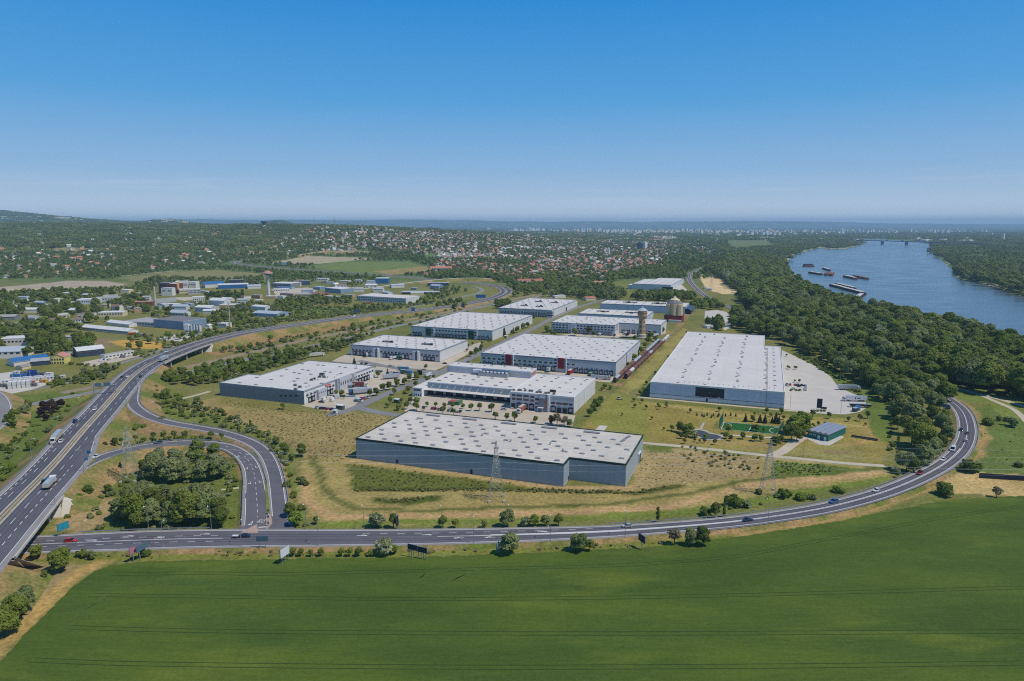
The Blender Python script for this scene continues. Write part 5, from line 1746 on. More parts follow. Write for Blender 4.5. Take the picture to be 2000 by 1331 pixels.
# warehouse park trees
for px,py,h,k_ in ((657,773,4.5,'round'),(668,776,5.5,'round'),(672,780,3.5,'round2'),(722,775,6,'dark2'),(735,773,6.4,'dark2'),(748,764,6.2,'oak2'),(760,762,6.8,'dark2'),(738,738,6,'round'),(757,735,7.5,'con'),(775,755,6.6,'oak2'),(790,752,6.2,'oak2'),(800,745,6,'oak2'),(813,742,5,'oak'),(770,772,5.6,'round2')):
    tp(k_,px,py,h,'green yard tree between the left warehouse and the street','yard trees between the left warehouse and the street')
tp('con',692,712,8,'dark cone-shaped tree behind the left warehouse roof'); tp('round',832,722,5,'round tree on the grass island before the trailer docks'); tp('round',813,738,5.4,'round tree left of the dark totem sign')
tp('lime',836,747,5.4,'lime tree at the corner of the canopy warehouse'); tp('round2',847,742,4.4,'dark round tree at the corner of the canopy warehouse'); tp('yellow',790,770,3,'bright yellow bush-like tree by the street'); tp('round2',797,769,6,'round dark tree beside the yellow one'); tp('round2',812,758,6,'round dark tree by the office wing'); tp('round2',762,790,5.6,'round dark tree at the street corner')
for px,py,h,k_ in ((757,797,3.6,'round'),(784,788,4,'round2'),(802,790,5.4,'round2'),(814,790,5.4,'lime'),(813,802,6,'round'),(795,800,6,'round2'),(778,802,5,'oak2'),(828,802,2.4,'round2')):
    tp(k_,px,py,h,'tree on the lawn at the back corner of the nearest warehouse','trees on the lawn behind the nearest warehouse')
for px in (834,851,868,884.5,904.5):
    tp('round',px,795+(px-834)*.06,3.9,'small ball-shaped tree in the car park row of the canopy warehouse','ball-shaped car park trees')
for px,py,h in ((865,810,6),(886,812,5),(920,803,5.4),(937,803,6),(960,805,6.2),(968,820,5.4),(990,823,5.6),(1005,824,7)):
    tp('round2',px,py,h,'round dark tree in the row behind the nearest warehouse','round dark trees behind the nearest warehouse')
tp('round',1046,826,4.4,'small tree right of the brick-trailer lorry'); tp('purple',1078,828,5.5,'dark purplish tree behind the nearest warehouse roof'); tp('dry',1088,832,8,'pale open tree behind the nearest warehouse roof'); tp('dry',1103,832,6.6,'pale olive tree behind the nearest warehouse roof'); tp('willow2',1113,834,5,'low grey tree behind the nearest warehouse roof')
for px,py,h,k_ in ((1164,802,9,'dark'),(1172,792,7,'dark2'),(1152,814,6,'dark2'),(1159,804,6,'oak2')):
    tp(k_,px,py,h,'dark tree at the right end of the canopy warehouse','dark trees right of the canopy warehouse')
for px,py,h,k_ in ((1181,760,4.6,'oak2'),(1192,762,4,'oak2'),(1176,764,3.4,'oak2'),(1226,718,5,'dark2'),(1238,703,6,'lime'),(1247,696,8,'pop'),(1250,690,7,'dark2'),(1202,748,3.6,'dark2'),(1260,680,6.6,'lime'),(1255,688,3.5,'yellow'),(1266,672,8,'dark'),(1280,668,7.6,'dark'),(1292,652,9,'dark2'),(1270,662,8,'oak2')):
    tp(k_,px,py,h,'tree beside the freight wagon siding','trees beside the freight wagon siding')
for px,py,h,k_ in ((1250,772,4,'oak2'),(1257,766,4,'lime'),(1262,752,3.6,'dark2'),(1280,732,3.4,'dark2'),(1293,722,3,'dark2'),(1305,700,3,'dark2'),(1318,685,3,'dark2'),(1335,665,4.5,'dark2'),(1342,655,5,'dark2')):
    tp(k_,px,py,h,'low dark tree along the left wall of the large white warehouse','trees along the left wall of the large white warehouse')
for px,py,h,k_ in ((1135,652,9,'dark2'),(1122,656,9,'willow2'),(1150,654,11,'dark2'),(1076,655,7,'oak2'),(1068,650,8,'oak2'),(1052,665,7,'dark2'),(1083,656,5,'oak2'),(1225,660,6,'dry'),(1200,660,5,'dry'),(1240,665,6,'oak2'),(1160,657,6,'oak2')):
    tp(k_,px,py,h,'tree in front of the window-lined warehouse','trees in front of the window-lined warehouse')
for px,py,h,k_ in ((985,657,10,'con'),(1003,652,7,'con'),(1010,650,8,'oak2'),(1000,654,6,'dark2'),(1030,640,7,'dark2'),(1022,642,7,'oak2'),(958,668,5,'lime'),(1042,622,7,'con'),(905,684,5,'yellow'),(912,688,4,'dry'),(920,697,6,'dark2'),(930,692,7,'oak2'),(940,685,6.4,'dark2'),(915,680,4,'round2'),(923,675,4,'round2'),(941,674,4,'round2')):
    tp(k_,px,py,h,'tree beside the street between the pale-roofed warehouses','street trees between the pale-roofed warehouses')
# park by the football pitch
for px,py,h,k_ in ((1328,845,7,'dark2'),(1338,848,6.6,'oak2'),(1347,846,6.4,'lime'),(1345,853,4.6,'lime'),(1330,857,4.2,'dark2'),(1340,858,3.6,'dark2'),(1356,855,4.6,'white'),(1378,858,3.4,'lime'),(1422,848,6,'round'),(1418,857,4.4,'lime'),(1427,862,4,'dark2'),(1451,858,4.6,'dark2'),(1474,862,4.6,'oak2'),(1486,862,4,'oak2'),(1337,867,3.2,'round2'),(1357,864,2.6,'round2'),(1366,866,2.6,'round2'),(1376,866,2.8,'round2'),(1396,869,3.6,'round2'),(1470,842,4.4,'dark2'),(1478,843,4.6,'dark2'),(1491,845,3.2,'round2'),(1312,842,4,'round')):
    tp(k_,px,py,h,'tree round the pond and the football pitch','trees round the pond and the football pitch')
for px,py,h,k_ in ((1456,824,5.4,'con'),(1470,824,4.6,'oak2'),(1484,826,5.6,'con'),(1494,827,5.8,'con'),(1515,827,7,'con'),(1521,828,5,'con'),(1508,827,4.4,'con')):
    tp(k_,px,py,h,'dark conifer behind the football pitch','conifers behind the football pitch')
for px,py,h,k_ in ((1552,848,12,'lime'),(1566,845,12,'lime'),(1545,862,10,'dark'),(1556,862,9,'dark'),(1560,838,11,'oak2'),(1572,850,8,'lime')):
    tp(k_,px,py,h,'tall tree of the dense group left of the green pavilion','tall trees left of the green pavilion')
for px,py,h in ((1517,870,5.5),(1510,868,5),(1525,866,5)):
    tp('dark2',px,py,h,'dark tree behind the right pylon','dark trees behind the right pylon')
for px,py,h in ((1238,785,3),(1240,797,3.2),(1254,788,3.6),(1262,800,3.4),(1288,800,3.4),(1302,797,3),(1302,791,2.4),(1348,807,3.4),(1285,795,3),(1405,805,4),(1497,808,4),(1526,810,4.8),(1587,815,5.2),(1619,818,4.6),(1657,824,3.6),(1679,823,4.8),(1694,818,5.4),(1505,815,3),(1588,835,3),(1598,833,3.4),(1611,831,2.6),(1690,832,2.2),(1530,820,3),(1273,820,2.4),(1297,840,2),(1215,812,2),(1474,812,2.6)):
    tp('round2' if h>3 else 'round',px,py,h,'small round tree dotted over the lawns before the large white warehouse','small lawn trees before the large white warehouse')
for i,px in enumerate((1361,1371,1381,1393,1404,1417,1427,1437,1375,1389,1402)):
    tp('con',px,812+i % 2*1.5+(i>7)*3,2.4,'thin young conifer in the planted row behind the pitch','thin young conifers behind the pitch')
for px,py,h in ((1536,697,3),(1538,720,3),(1541,722,3.2),(1552,722,3.4),(1555,722,3),(1561,748,3.2),(1552,748,2.8)):
    tp('round2',px,py,h,'tiny round tree on the lorry park islands','tiny trees on the lorry park islands')
for i,px in enumerate((1545,1555,1562)):
    sp('b_mid',px,764,1.6,('left','middle','right')[i]+' low shrub between the parked cars of the lorry park','shrubs between the parked cars')
for i,px in enumerate((1590,1597,1604,1610)):
    sp('b_mid',px,804,1.4,('leftmost','second','third','rightmost')[i]+' clipped low shrub beside the blue totem sign','clipped shrubs by the blue totem sign')
# trees inside the road bend
for px,py,h,k_ in ((1770,922,11,'willow'),(1783,926,9,'dark2'),(1750,925,4,'white'),(1800,910,13,'willow'),(1822,898,12,'willow2'),(1840,880,9,'dark2'),(1850,862,12,'willow2'),(1838,850,14,'willow'),(1800,880,15,'oak2'),(1780,870,13,'oak'),(1770,850,12,'oak2'),(1800,850,13,'oak'),(1820,828,13,'dark2'),(1780,830,13,'willow'),(1760,820,14,'willow2'),(1745,815,12,'willow'),(1790,805,13,'willow'),(1815,800,13,'willow2'),(1835,800,12,'willow'),(1845,820,9,'lime'),(1752,838,9,'dark2'),(1762,800,14,'willow'),(1780,788,15,'willow2'),(1800,780,13,'willow2'),(1752,933,3,'round2')):
    tp(k_,px,py,h,'big tree in the grove inside the road bend','trees of the grove inside the road bend')

# --- woods as a scatter; the nearest become trees of their own, the rest one mass
def scatter(poly,spacing,jit=.45):
    w_=[T(*q) if q[1]<545 else P(*q) for q in poly]
    xs_=[p[0] for p in w_]; ys_=[p[1] for p in w_]
    gx,gy=np.meshgrid(np.arange(min(xs_),max(xs_),spacing),np.arange(min(ys_),max(ys_),spacing))
    gx=gx+(RNG.random(gx.shape)-.5)*2*jit*spacing; gy=gy+(RNG.random(gy.shape)-.5)*2*jit*spacing
    m=inpoly(gx,gy,w_)
    return np.stack([gx[m],gy[m]],1)
ROADS=[(MQ,15),(FQ[FQ[:,1]<462],8),(FQ[FQ[:,1]>1000],8),(AQ,6),(BQ,7),(ERQ,7),(RLQ,8)]
_mf=MQ[MQ[:,1]>1150]
for _k in (18,36,54):
    ROADS.append((np.stack([_mf[:,0],_mf[:,1]-_k,_mf[:,2]],1),14))
for _q in (ERQ,RLQ):
    ROADS.append((np.stack([_q[:,0]+3,_q[:,1]-9,_q[:,2]],1),6))
def clear_of_roads(p,extra=0):
    ok=np.ones(len(p),bool)
    for q,w_ in ROADS:
        for i in range(0,len(p),4000):
            d=np.min((p[i:i+4000,None,0]-q[None,::2,0])**2+(p[i:i+4000,None,1]-q[None,::2,1])**2,axis=1)
            ok[i:i+4000] &= d>(w_+extra)**2
    return ok
BOXES=[]          # footprints (x, y, radius) kept free of scattered trees
def clear_of_boxes(p):
    ok=np.ones(len(p),bool)
    for x,y,r_ in BOXES:
        ok &= (p[:,0]-x)**2+(p[:,1]-y)**2>r_*r_
    return ok
WOODS=[]   # (points, heights, keys, label, group)
def wood(poly,spacing,hr,keys,label,group,dens=1.0):
    WOODS.append((poly,spacing,hr,keys,label,group,dens))
RV=['willow','dark','dark2','oak','oak2','dark','willow2','oak']
wood([(1440,640),(1475,612),(1540,640),(1620,672),(1700,703),(1760,735),(1740,775),(1700,760),(1660,742),(1600,705),(1560,690),(1520,668),(1470,655)],11,(10,18),RV,'tree of the riverside wood between the lorry park and the road','near edge of the riverside wood')
wood([(1380,535),(1440,500),(1530,515),(1545,548),(1570,562),(1660,592),(1790,622),(1920,656),(2050,700),(2150,750),(2100,812),(2000,790),(1900,762),(1812,745),(1770,732),(1700,700),(1600,662),(1500,623),(1450,600),(1448,575),(1410,545)],12.5,(13,24),RV,'tall tree of the wood on the river bank','riverside wood')
wood([(1428,600),(1460,616),(1440,645),(1428,640)],9,(8,13),['oak','lime','oak2','dark2'],'tree beside the pale gravel lot','trees beside the pale gravel lot')
wood([(1380,630),(1408,628),(1415,646),(1385,648)],8,(8,12),['oak','dark2','con'],'tree of the group before the pale gravel lot','tree group before the pale gravel lot')
wood([(1355,590),(1380,590),(1420,604),(1400,606),(1372,606),(1350,600)],10,(7,12),['oak','oak2','lime'],'tree behind the grain silo by the road','trees behind the grain silo')
wood([(300,735),(345,722),(420,712),(500,698),(590,690),(600,700),(560,712),(500,728),(430,745),(420,755),(330,752)],7.5,(5,10),['oak','oak2','dark2','willow2','lime'],'tree of the belt behind the left warehouse','tree belt behind the left warehouse')
wood([(600,698),(660,688),(690,672),(730,655),(700,655),(640,676),(590,688)],7,(4,8),['oak2','dark2','willow2'],'tree of the hedge between the local road and the warehouses','hedge trees by the local road')
wood([(270,762),(310,758),(340,772),(420,800),(400,815),(330,800)],7,(3,6),['oak2','willow2','round'],'young tree above the upper slip road bend','young trees above the slip road bend',.6)
wood([(100,745),(150,735),(240,712),(220,735),(180,752),(110,760)],7.5,(3,7),['oak2','round','willow2','lime'],'tree between the container yard and the motorway','trees between container yard and motorway',.7)
wood([(420,690),(520,668),(600,655),(740,630),(900,605),(950,598),(900,612),(760,640),(600,668),(500,688)],11,(3,8),['oak2','willow2','oak','round'],'tree between the motorway and the railway','trees between motorway and railway',.5)
wood([(850,600),(900,592),(960,596),(900,612)],9,(7,12),['oak','dark','oak2'],'big tree behind the green-panelled warehouse','trees behind the green-panelled warehouse')
wood([(960,600),(985,590),(1000,596),(975,606)],9,(8,12),['dark','dark2'],'dark tree left of the warehouse near the railway','dark trees near the railway')
wood([(1862,530),(1880,545),(1945,560),(1990,574),(2080,586),(2150,576),(2100,520),(1900,508)],13,(11,18),RV,'tree of the wood on the far river bank','wood on the far river bank')
wood([(1685,738),(1760,728),(1835,762),(1850,786),(1800,800),(1750,802),(1712,775)],9,(9,15),RV,'tree joining the bend grove to the riverside wood','trees joining bend grove and riverside wood')
wood([(255,668),(300,650),(330,655),(400,648),(470,642),(480,648),(400,662),(330,682),(250,690)],11,(4,9),['oak2','round','willow2','lime'],'tree beside the silo yard','trees beside the silo yard',.6)
# left industrial quarter and around
LQ=['oak','oak2','dark','dark2','willow2','lime','oak','popd']
wood([(-60,660),(60,640),(130,640),(190,655),(170,690),(140,690),(80,700),(-60,700)],12,(8,16),LQ,'big tree among the sheds at the left edge','big trees among the left sheds')
wood([(-60,580),(120,572),(200,570),(300,585),(290,615),(200,630),(100,640),(-60,660)],13,(6,14),LQ,'tree of the leafy industrial quarter at left','trees of the leafy industrial quarter',.72)
wood([(-60,575),(240,562),(310,556),(300,575),(200,572),(60,578)],12,(4,6.5),['oak','oak2','lime'],'tree of the belt below the ploughed field','tree belt below the ploughed field')
wood([(300,600),(480,596),(620,600),(560,625),(480,640),(400,636),(400,620),(300,626)],12,(4,10),['oak','oak2','lime','willow2','white'],'tree of the scrub behind the motorway','scrub trees behind the motorway')
wood([(400,580),(480,578),(480,590),(400,592)],12,(9,14),['dark','popd','dark2'],'dark tree before the blue-roofed halls','dark trees before the blue-roofed halls')
wood([(540,588),(680,582),(700,596),(600,600),(530,602)],13,(6,11),['oak','oak2','willow2','dark2'],'tree behind the blue-grey shed','trees behind the blue-grey shed')
wood([(690,598),(830,594),(880,582),(920,568),(860,560),(830,575),(820,590),(760,606),(680,612)],13,(4,9),['oak','oak2','lime','willow2'],'tree inside the motorway bend','trees inside the motorway bend',.8)
wood([(500,548),(640,540),(760,548),(690,560),(600,553),(520,560)],15,(4,7),['oak','oak2','willow2'],'tree of the belt along the far motorway','tree belt along the far motorway',.8)
wood([(260,560),(300,545),(450,548),(520,542),(500,560),(420,560),(330,556)],15,(7,12),['oak','dark','willow2'],'tree behind the brown factory','trees behind the brown factory',.8)
wood([(1000,580),(1080,568),(1150,556),(1190,560),(1230,580),(1200,590),(1120,583),(1060,580)],12,(8,14),['oak','oak2','dark','willow2'],'tree of the belt behind the far warehouses','tree belt behind the far warehouses')
wood([(1230,580),(1310,576),(1360,580),(1350,590),(1240,588)],11,(9,14),['oak','dark','oak2'],'tree before the detached white hall','trees before the detached white hall')
wood([(1000,570),(1080,552),(1160,545),(1270,522),(1330,525),(1340,545),(1300,540),(1230,545),(1150,560),(1080,572)],13,(8,14),['oak','oak2','dark','lime'],'tree of the wood between town and railway','wood between town and railway')
wood([(820,545),(900,530),(1000,545),(1100,535),(1130,548),(1080,562),(1000,580),(992,555),(940,548)],14,(8,14),['oak','oak2','dark','lime','willow2'],'tree of the wood outside the motorway bend','wood outside the motorway bend')
# ------------------------------------------------------------------ other buildings
plain('metal_blue_roof',(.035,.15,.36,1),.45,.08,.4)
plain('metal_lightblue',S(140,166,192),.5,.08,.4)
plain('metal_greyblue',S(172,180,188),.5,.08,.4)
plain('fibre_roof',S(160,158,156),.9,.15,.3)
plain('roof_whitish',S(206,206,204),.7,.10,.2)
plain('roof_tar',S(120,118,120),.9,.15,.3)
plain('tile_red',S(172,104,88),.85,.16,.5)
plain('tile_orange',S(190,122,96),.85,.16,.5)
plain('tile_pink',S(184,128,114),.85,.12,.5)
plain('tile_brown',S(134,106,94),.85,.16,.5)
plain('tile_grey',S(142,132,128),.85,.16,.5)
plain('render_white',S(216,212,204),.85,.06,.3)
plain('render_cream',S(212,196,160),.85,.06,.3)
plain('render_yellow',S(220,204,120),.85,.06,.3)
plain('render_tan',S(214,182,128),.85,.06,.3)
plain('brick_brown',S(120,66,50),.9,.15,.4)
plain('clad_dark',S(66,52,58),.7,.12,.4)
plain('clad_blue',S(124,146,168),.5,.10,.3)
plain('brick_tan',S(186,152,118),.9,.14,.5)
plain('concrete_tan',S(198,176,140),.9,.10,.15,streak=True)
plain('red_render',S(140,44,46),.85,.12,.4)
plain('navy_metal',S(62,74,90),.5,.1,.4)
plain('silo_white',S(214,214,210),.6,.06,.3)

def bld(label,fl,fr,br,h,wall='render_white',roof='roof_whitish',kind='flat',cat='building',name='building',rise=None,wins=0,winz=None,winm='window_glass',over=.4,z=0.0,depth=None,bands=0):
    """front-left, front-right (photo pixels of the base) and back-right pixel or a depth in metres"""
    a=Vector((*P(*fl,z),0)); b_=Vector((*P(*fr,z),0))
    u=(b_-a); L=u.length; u.normalize()
    v=Vector((-u.y,u.x,0))
    D=depth if depth else max(6.0,(Vector((*P(*br,z),0))-b_).dot(v))
    o=thing(name,label,cat,(a.x,a.y,z),math.atan2(u.y,u.x))
    BOXES.append(((a+u*L/2+v*D/2).x,(a+u*L/2+v*D/2).y,max(min(L,D)*.62,.35*max(L,D))+3))
    if L>1.6*D or D>1.6*L:
        for t in (.2,.8):
            c=a+(u*L*t+v*D/2 if L>D else u*L/2+v*D*t)
            BOXES.append((c.x,c.y,min(L,D)*.6+4))
    if a.y>600:
        c=a+u*L/2
        BOXES.append((c.x-c.x/c.y*14,c.y-14,L*.4+5))
        BOXES.append((c.x-c.x/c.y*30,c.y-30,L*.3+3))
    m=MB()
    if kind == 'flat':
        m.box(0,0,-.3,L,D,h,wall,skip='td'); part(o,'wall',m)
        m=MB(); m.box(-.15,-.15,h-.02,L+.15,D+.15,h+.35,roof if False else 'trim_white',roof); ro=part(o,'roof',m)
    else:
        along=L >= D
        rs=rise or (min(L,D)*.22)
        if along:
            m.v+=[(0,0,-.3),(L,0,-.3),(L,D,-.3),(0,D,-.3),(0,0,h),(L,0,h),(L,D,h),(0,D,h),(0,D/2,h+rs),(L,D/2,h+rs)]
            fs=[(0,1,5,4),(1,2,6,9,5),(2,3,7,6),(3,0,4,8,7)]
        else:
            m.v+=[(0,0,-.3),(L,0,-.3),(L,D,-.3),(0,D,-.3),(0,0,h),(L,0,h),(L,D,h),(0,D,h),(L/2,0,h+rs),(L/2,D,h+rs)]
            fs=[(0,1,5,8,4),(1,2,6,5),(2,3,7,9,6),(3,0,4,7)]
        for f in fs: m.f.append(f); m.m.append(m.mi(wall))
        part(o,'wall',m)
        m=MB(); e=over
        def slab(p):
            q=[(x,y,zz+.22) for x,y,zz in p]
            n_=len(p)
            m.face(q,roof); m.face(p[::-1],'trim_white')
            for i in range(n_): m.face([p[i],p[(i+1) % n_],q[(i+1) % n_],q[i]],'trim_white')
        k=rs/(min(L,D)/2)
        if along:
            slab([(-e,-e,h-e*k+.03),(L+e,-e,h-e*k+.03),(L+e,D/2,h+rs+.03),(-e,D/2,h+rs+.03)])
            slab([(-e,D/2,h+rs+.03),(L+e,D/2,h+rs+.03),(L+e,D+e,h-e*k+.03),(-e,D+e,h-e*k+.03)])
        else:
            slab([(-e,-e,h-e*k+.03),(L/2,-e,h+rs+.03),(L/2,D+e,h+rs+.03),(-e,D+e,h-e*k+.03)])
            slab([(L/2,-e,h+rs+.03),(L+e,-e,h-e*k+.03),(L+e,D+e,h-e*k+.03),(L/2,D+e,h+rs+.03)])
        ro=part(o,'roof',m)
    if wins:
        for r_ in range(max(1,bands)):
            zz=(winz or h*.6)-r_*3.1
            me_=win_mesh(L/wins*.55,min(1.4,h*.3),winm)
            for i in range(wins):
                link('window',me_,o,((i+.5)*L/wins,-.01,zz))
    return o,L,D,ro

# --- left edge: sheds, containers
o,L,D,_=bld('yellow two-storey house with salmon red roof at the left',(100,712),(126.5,711),None,6,'render_yellow','tile_pink','gable','house','house',3.0,5,4.2,depth=13,bands=2)
bld('long low shed with bright blue metal roof beside the yellow house',(28,717),(97,707),None,4,'render_white','metal_blue_roof','gable','shed','shed',2.6,depth=16)
bld('small grey-roofed shed between the blue roof and the yellow house',(61,716),(97,713),None,4.2,'navy_metal','fibre_roof','gable','shed','shed',1.8,depth=10)
bld('white hall with pale blue gable roof at the left edge',(-30,702),(42,700),None,6.5,'render_white','metal_greyblue','gable','hall','industrial_hall',3.0,6,5,depth=24)
bld('brown-roofed hut before the blue roof',(31,722),(44,723),None,2.6,'render_cream','tile_grey','gable','hut','hut',1.2,depth=8)
bld('white flat building half hidden by trees at the left edge',(0,678),(52,676),None,8,'render_white','roof_whitish','flat','building','building',None,7,5,depth=20)
bld('small shed with turquoise roof between trees at left',(44,661),(60,661),None,4,'render_cream','metal_lightblue','gable','shed','shed',1.6,depth=10)
bld('small grey-roofed house beyond the turquoise shed',(72,653),(83,653),None,4,'render_white','fibre_roof','gable','house','house',1.8,depth=9)
bld('grey workshop with white gable roof beside the motorway',(152,699),(205,693),None,6,'navy_metal','roof_whitish','gable','workshop','workshop',2.4,5,4,depth=20)
bld('low white garage row before the grey workshop',(205,702),(262,692),None,3.4,'render_white','fibre_roof','flat','garage','garage_row',None,8,1.8,depth=7)
bld('small white cabin behind the yellow house',(126,697),(142,695),None,3,'render_white','roof_tar','flat','cabin','cabin',None,3,1.8,depth=7)
CONT={}
def container_mesh(m,l=6.0):
    b=MB()
    b.box(0,0,.1,l,2.44,2.6,m,'trim_white' if m == 'cont_white' else None)
    for i in range(9):
        x=.3+i*(l-.6)/8
        b.box(x-.06,-.05,.2,x+.06,0,2.45,m)
    for x in (-.04,l-.1): b.box(x,-.05,0,x+.14,.1,2.65,m)
    return b.mesh('container_body')
plain('cont_white',S(204,202,198),.6,.08,.6); plain('cont_blue',S(52,108,164),.6,.1,.6); plain('cont_navy',S(24,66,140),.6,.1,.6); plain('cont_red',S(168,92,86),.6,.1,.6); plain('cont_green',S(72,124,84),.6,.1,.6); plain('cont_grey',S(112,112,112),.6,.1,.6); plain('cont_yellow',S(206,160,70),.6,.1,.6)
def container(m,x,y,z,rz,label,group=None,doors=True):
    if m not in CONT: CONT[m]=(container_mesh(m),)
    o_=thing('container',label,'container',(x,y,z),rz,group)
    link('body',CONT[m][0],o_)
    if doors:
        b=CONT.get('door')
        if b is None:
            mb_=MB(); mb_.box(1.2,-.07,.3,2.1,-.052,2.2,'trim_grey'); mb_.box(3.4,-.07,1.1,4.6,-.052,2.0,'window_glass')
            b=CONT['door']=mb_.mesh('door')
        link('door',b,o_)
    return o_
ORD=['first','second','third','fourth','fifth','sixth','seventh','eighth','ninth','tenth','eleventh','twelfth','thirteenth','fourteenth','fifteenth','sixteenth','seventeenth','eighteenth','nineteenth','twentieth']+['%d%s' % (i,{1: 'st',2: 'nd',3: 'rd'}.get(i % 10,'th')) for i in range(21,80)]
x0,y0=P(23,760)
for i in range(5):
    for s_ in range(2):
        container('cont_white',x0+i*2.7,y0+i*1.2,s_*2.66,R(115),'white site cabin, %s along the front stack at left, %s layer' % (ORD[i],('bottom','top')[s_]),'white site cabins in the left yard')
x0,y0=P(2,750)
for i in range(6):
    container('cont_white',x0+i*6.6,y0+i*3.4,0,R(20),'white site cabin, %s from the left in the middle row of the yard' % ORD[i],'white site cabins in the left yard')
for i in range(4):
    container('cont_white',x0+2+i*6.6,y0+9+i*3.0,0,R(20),'white site cabin, %s from the left in the rear row of the yard' % ORD[i],'white site cabins in the left yard')
x0,y0=P(20,738)
container('cont_blue',x0,y0,0,R(8),'light blue container at the back of the left yard'); container('cont_blue',x0+6.2,y0+1,0,R(8),'light blue container touching the navy one in the left yard')
container('cont_navy',x0+12.6,y0+3,0,R(10),'navy blue container lower of two at the back of the yard'); container('cont_navy',x0+12.6,y0+3,2.66,R(10),'navy blue container on top of another in the left yard')
x0,y0=P(0,757)
container('cont_grey',x0,y0,0,R(-10),'dark grey container at the picture edge of the left yard'); container('cont_red',*P(50,752),0,R(10),'pale red container beside the white cabins'); container('cont_grey',*P(54,756),0,R(10),'grey container at the right end of the cabins')
container('cont_yellow',*P(77,748),0,R(-5),'yellow container half hidden by a poplar'); 
for i in range(5):
    container('cont_grey' if i % 2 else 'cont_white',*P(24+i*16,731.5+i*.8),0,R(-4),'storage container, %s from the left along the back fence' % ORD[i],'containers along the back fence')
# --- white silos and blue hall
bld('light blue corrugated hall with dark flat roof near the silos',(301,640),(359,645),(398,637),10,'clad_blue','roof_tar','flat','hall','industrial_hall')
bld('long white-roofed barn with a row of small windows at left',(158,645),(250.5,654),None,3.6,'render_white','roof_whitish','gable','barn','barn',2.4,28,2.2,depth=13)
bld('second white-roofed barn behind the long one',(208,635),(252,640),None,3.6,'render_white','roof_whitish','gable','barn','barn',2.2,depth=12)
bld('grey flat workshop with roof domes left of the blue hall',(243,636),(300,640),None,5.5,'wall_mid','fibre_roof','flat','workshop','workshop',None,10,3.5,depth=34)
bld('low cream building between the trees behind the barns',(192,620),(240,619),None,6,'render_cream','roof_whitish','flat','building','building',None,9,4,depth=18)
so_=thing('silo_group','row of four white cement silos beside the motorway','silo',(*P(376,654),0),R(-8))
for i in range(4):
    m=MB(); m.lathe([(.5,2.2),(1.55,4.4),(1.55,11.5),(1.3,12.0),(.2,12.3)],'silo_white',14,i*3.3,0)
    for a in range(4): m.bar((i*3.3+1.2*math.cos(a*1.57+.78),1.2*math.sin(a*1.57+.78),0),(i*3.3+1.2*math.cos(a*1.57+.78),1.2*math.sin(a*1.57+.78),4.6),.12,'plant_metal')
    part(so_,'silo',m)
m=MB(); m.box(-1.5,-1.2,12.3,12,1.2,12.5,'plant_metal'); m.box(-9,-2,5,-3,3,12,'silo_white'); m.box(-8.5,-1.5,0,-7.5,-.5,5,'plant_metal'); m.box(-4.5,-1.5,0,-3.5,-.5,5,'plant_metal'); m.box(-8.5,1.5,0,-7.5,2.5,5,'plant_metal'); m.box(-4.5,1.5,0,-3.5,2.5,5,'plant_metal')
part(so_,'mixing_tower',m)
for i in range(7):
    a=MB(); a.box(0,0,0,4+i % 3,3,2+(i % 2)*1.4,('cont_white','plant_metal','concrete')[i % 3]); a.box(.3,-.4,0,3,0,1.2,'concrete')
    tag(link('material_bin',a.mesh('material_bin'),None,(*P(338+i*5,661-i*.9),0),R(-10)),'pale material bin, %s from the left in the silo yard' % ORD[i],'bin','material bins in the silo yard')
bld('small white office with windows beside the silos',(424,640),(442,641),None,5,'render_white','roof_whitish','flat','office','office',None,5,3.4,depth=10)
bld('white hut beside the motorway right of the silos',(400,643),(409,643),None,4,'render_white','roof_whitish','gable','hut','hut',1.2,depth=8)
# --- brown factory, blue roofed halls, white sheds
bld('dark brown factory tower block at left',(311,574),(326,574),None,19,'clad_dark','roof_tar','flat','factory','factory',depth=24)
bld('red-brown factory block with cream end wall',(327,573),(345,573),None,17,'brick_brown','roof_whitish','flat','factory','factory',depth=26)
bld('cream end block of the brown factory',(343,572.6),(350,572.4),None,20,'render_tan','roof_whitish','flat','factory','factory',depth=28)
bld('white laboratory block with a dark window band before the factory',(315.5,578.5),(337,578.5),None,13.5,'render_white','roof_whitish','flat','laboratory','laboratory',None,2,9,depth=12)
bld('white factory wing with small square windows',(350,566),(367,565.5),None,15,'render_white','roof_whitish','flat','factory','factory',None,7,10,depth=20,bands=2)
bld('white factory annex farthest right of the wing',(369,565),(383,565),None,14,'render_white','roof_whitish','flat','factory','factory',None,4,9,depth=16)
bld('low cream factory hall in front of the white wing',(350,574),(372,573),None,7,'render_cream','roof_whitish','flat','factory','factory',None,8,4,depth=18)
bld('grey glazed office block behind the poplars',(368,576),(392,575),None,9,'wall_mid','roof_whitish','flat','office','office',None,9,6.5,depth=18,bands=2)
bld('hall with bright blue pitched roof among the trees',(401,563),(440,561),None,7,'render_white','metal_blue_roof','gable','hall','industrial_hall',4,depth=30)
bld('wide hall with blue edged white roof',(426,565),(486,563),None,7.5,'metal_blue_roof','roof_whitish','flat','hall','industrial_hall',depth=34)
bld('pale blue-roofed hall left of the mushroom tower',(484,565),(510,564),None,5,'render_white','metal_greyblue','gable','hall','industrial_hall',2.5,depth=20)
bld('dark hall row behind the blue roofs',(446,556),(474,555.5),None,9,'navy_metal','roof_tar','flat','hall','industrial_hall',depth=20)
bld('white block with dark windows between the trees at left centre',(377,593),(400,592),None,9.5,'render_white','roof_whitish','flat','building','building',None,6,6.5,depth=16,bands=2)
bld('tall white gabled shed left of the white steel mast',(409,597),(438,598),None,8,'wall_pale','roof_whitish','gable','shed','shed',3,depth=18)
bld('long flat white canopy shed beside the gabled one',(428,602),(462,602),None,4.6,'brick_tan','roof_whitish','flat','shed','shed',depth=16)
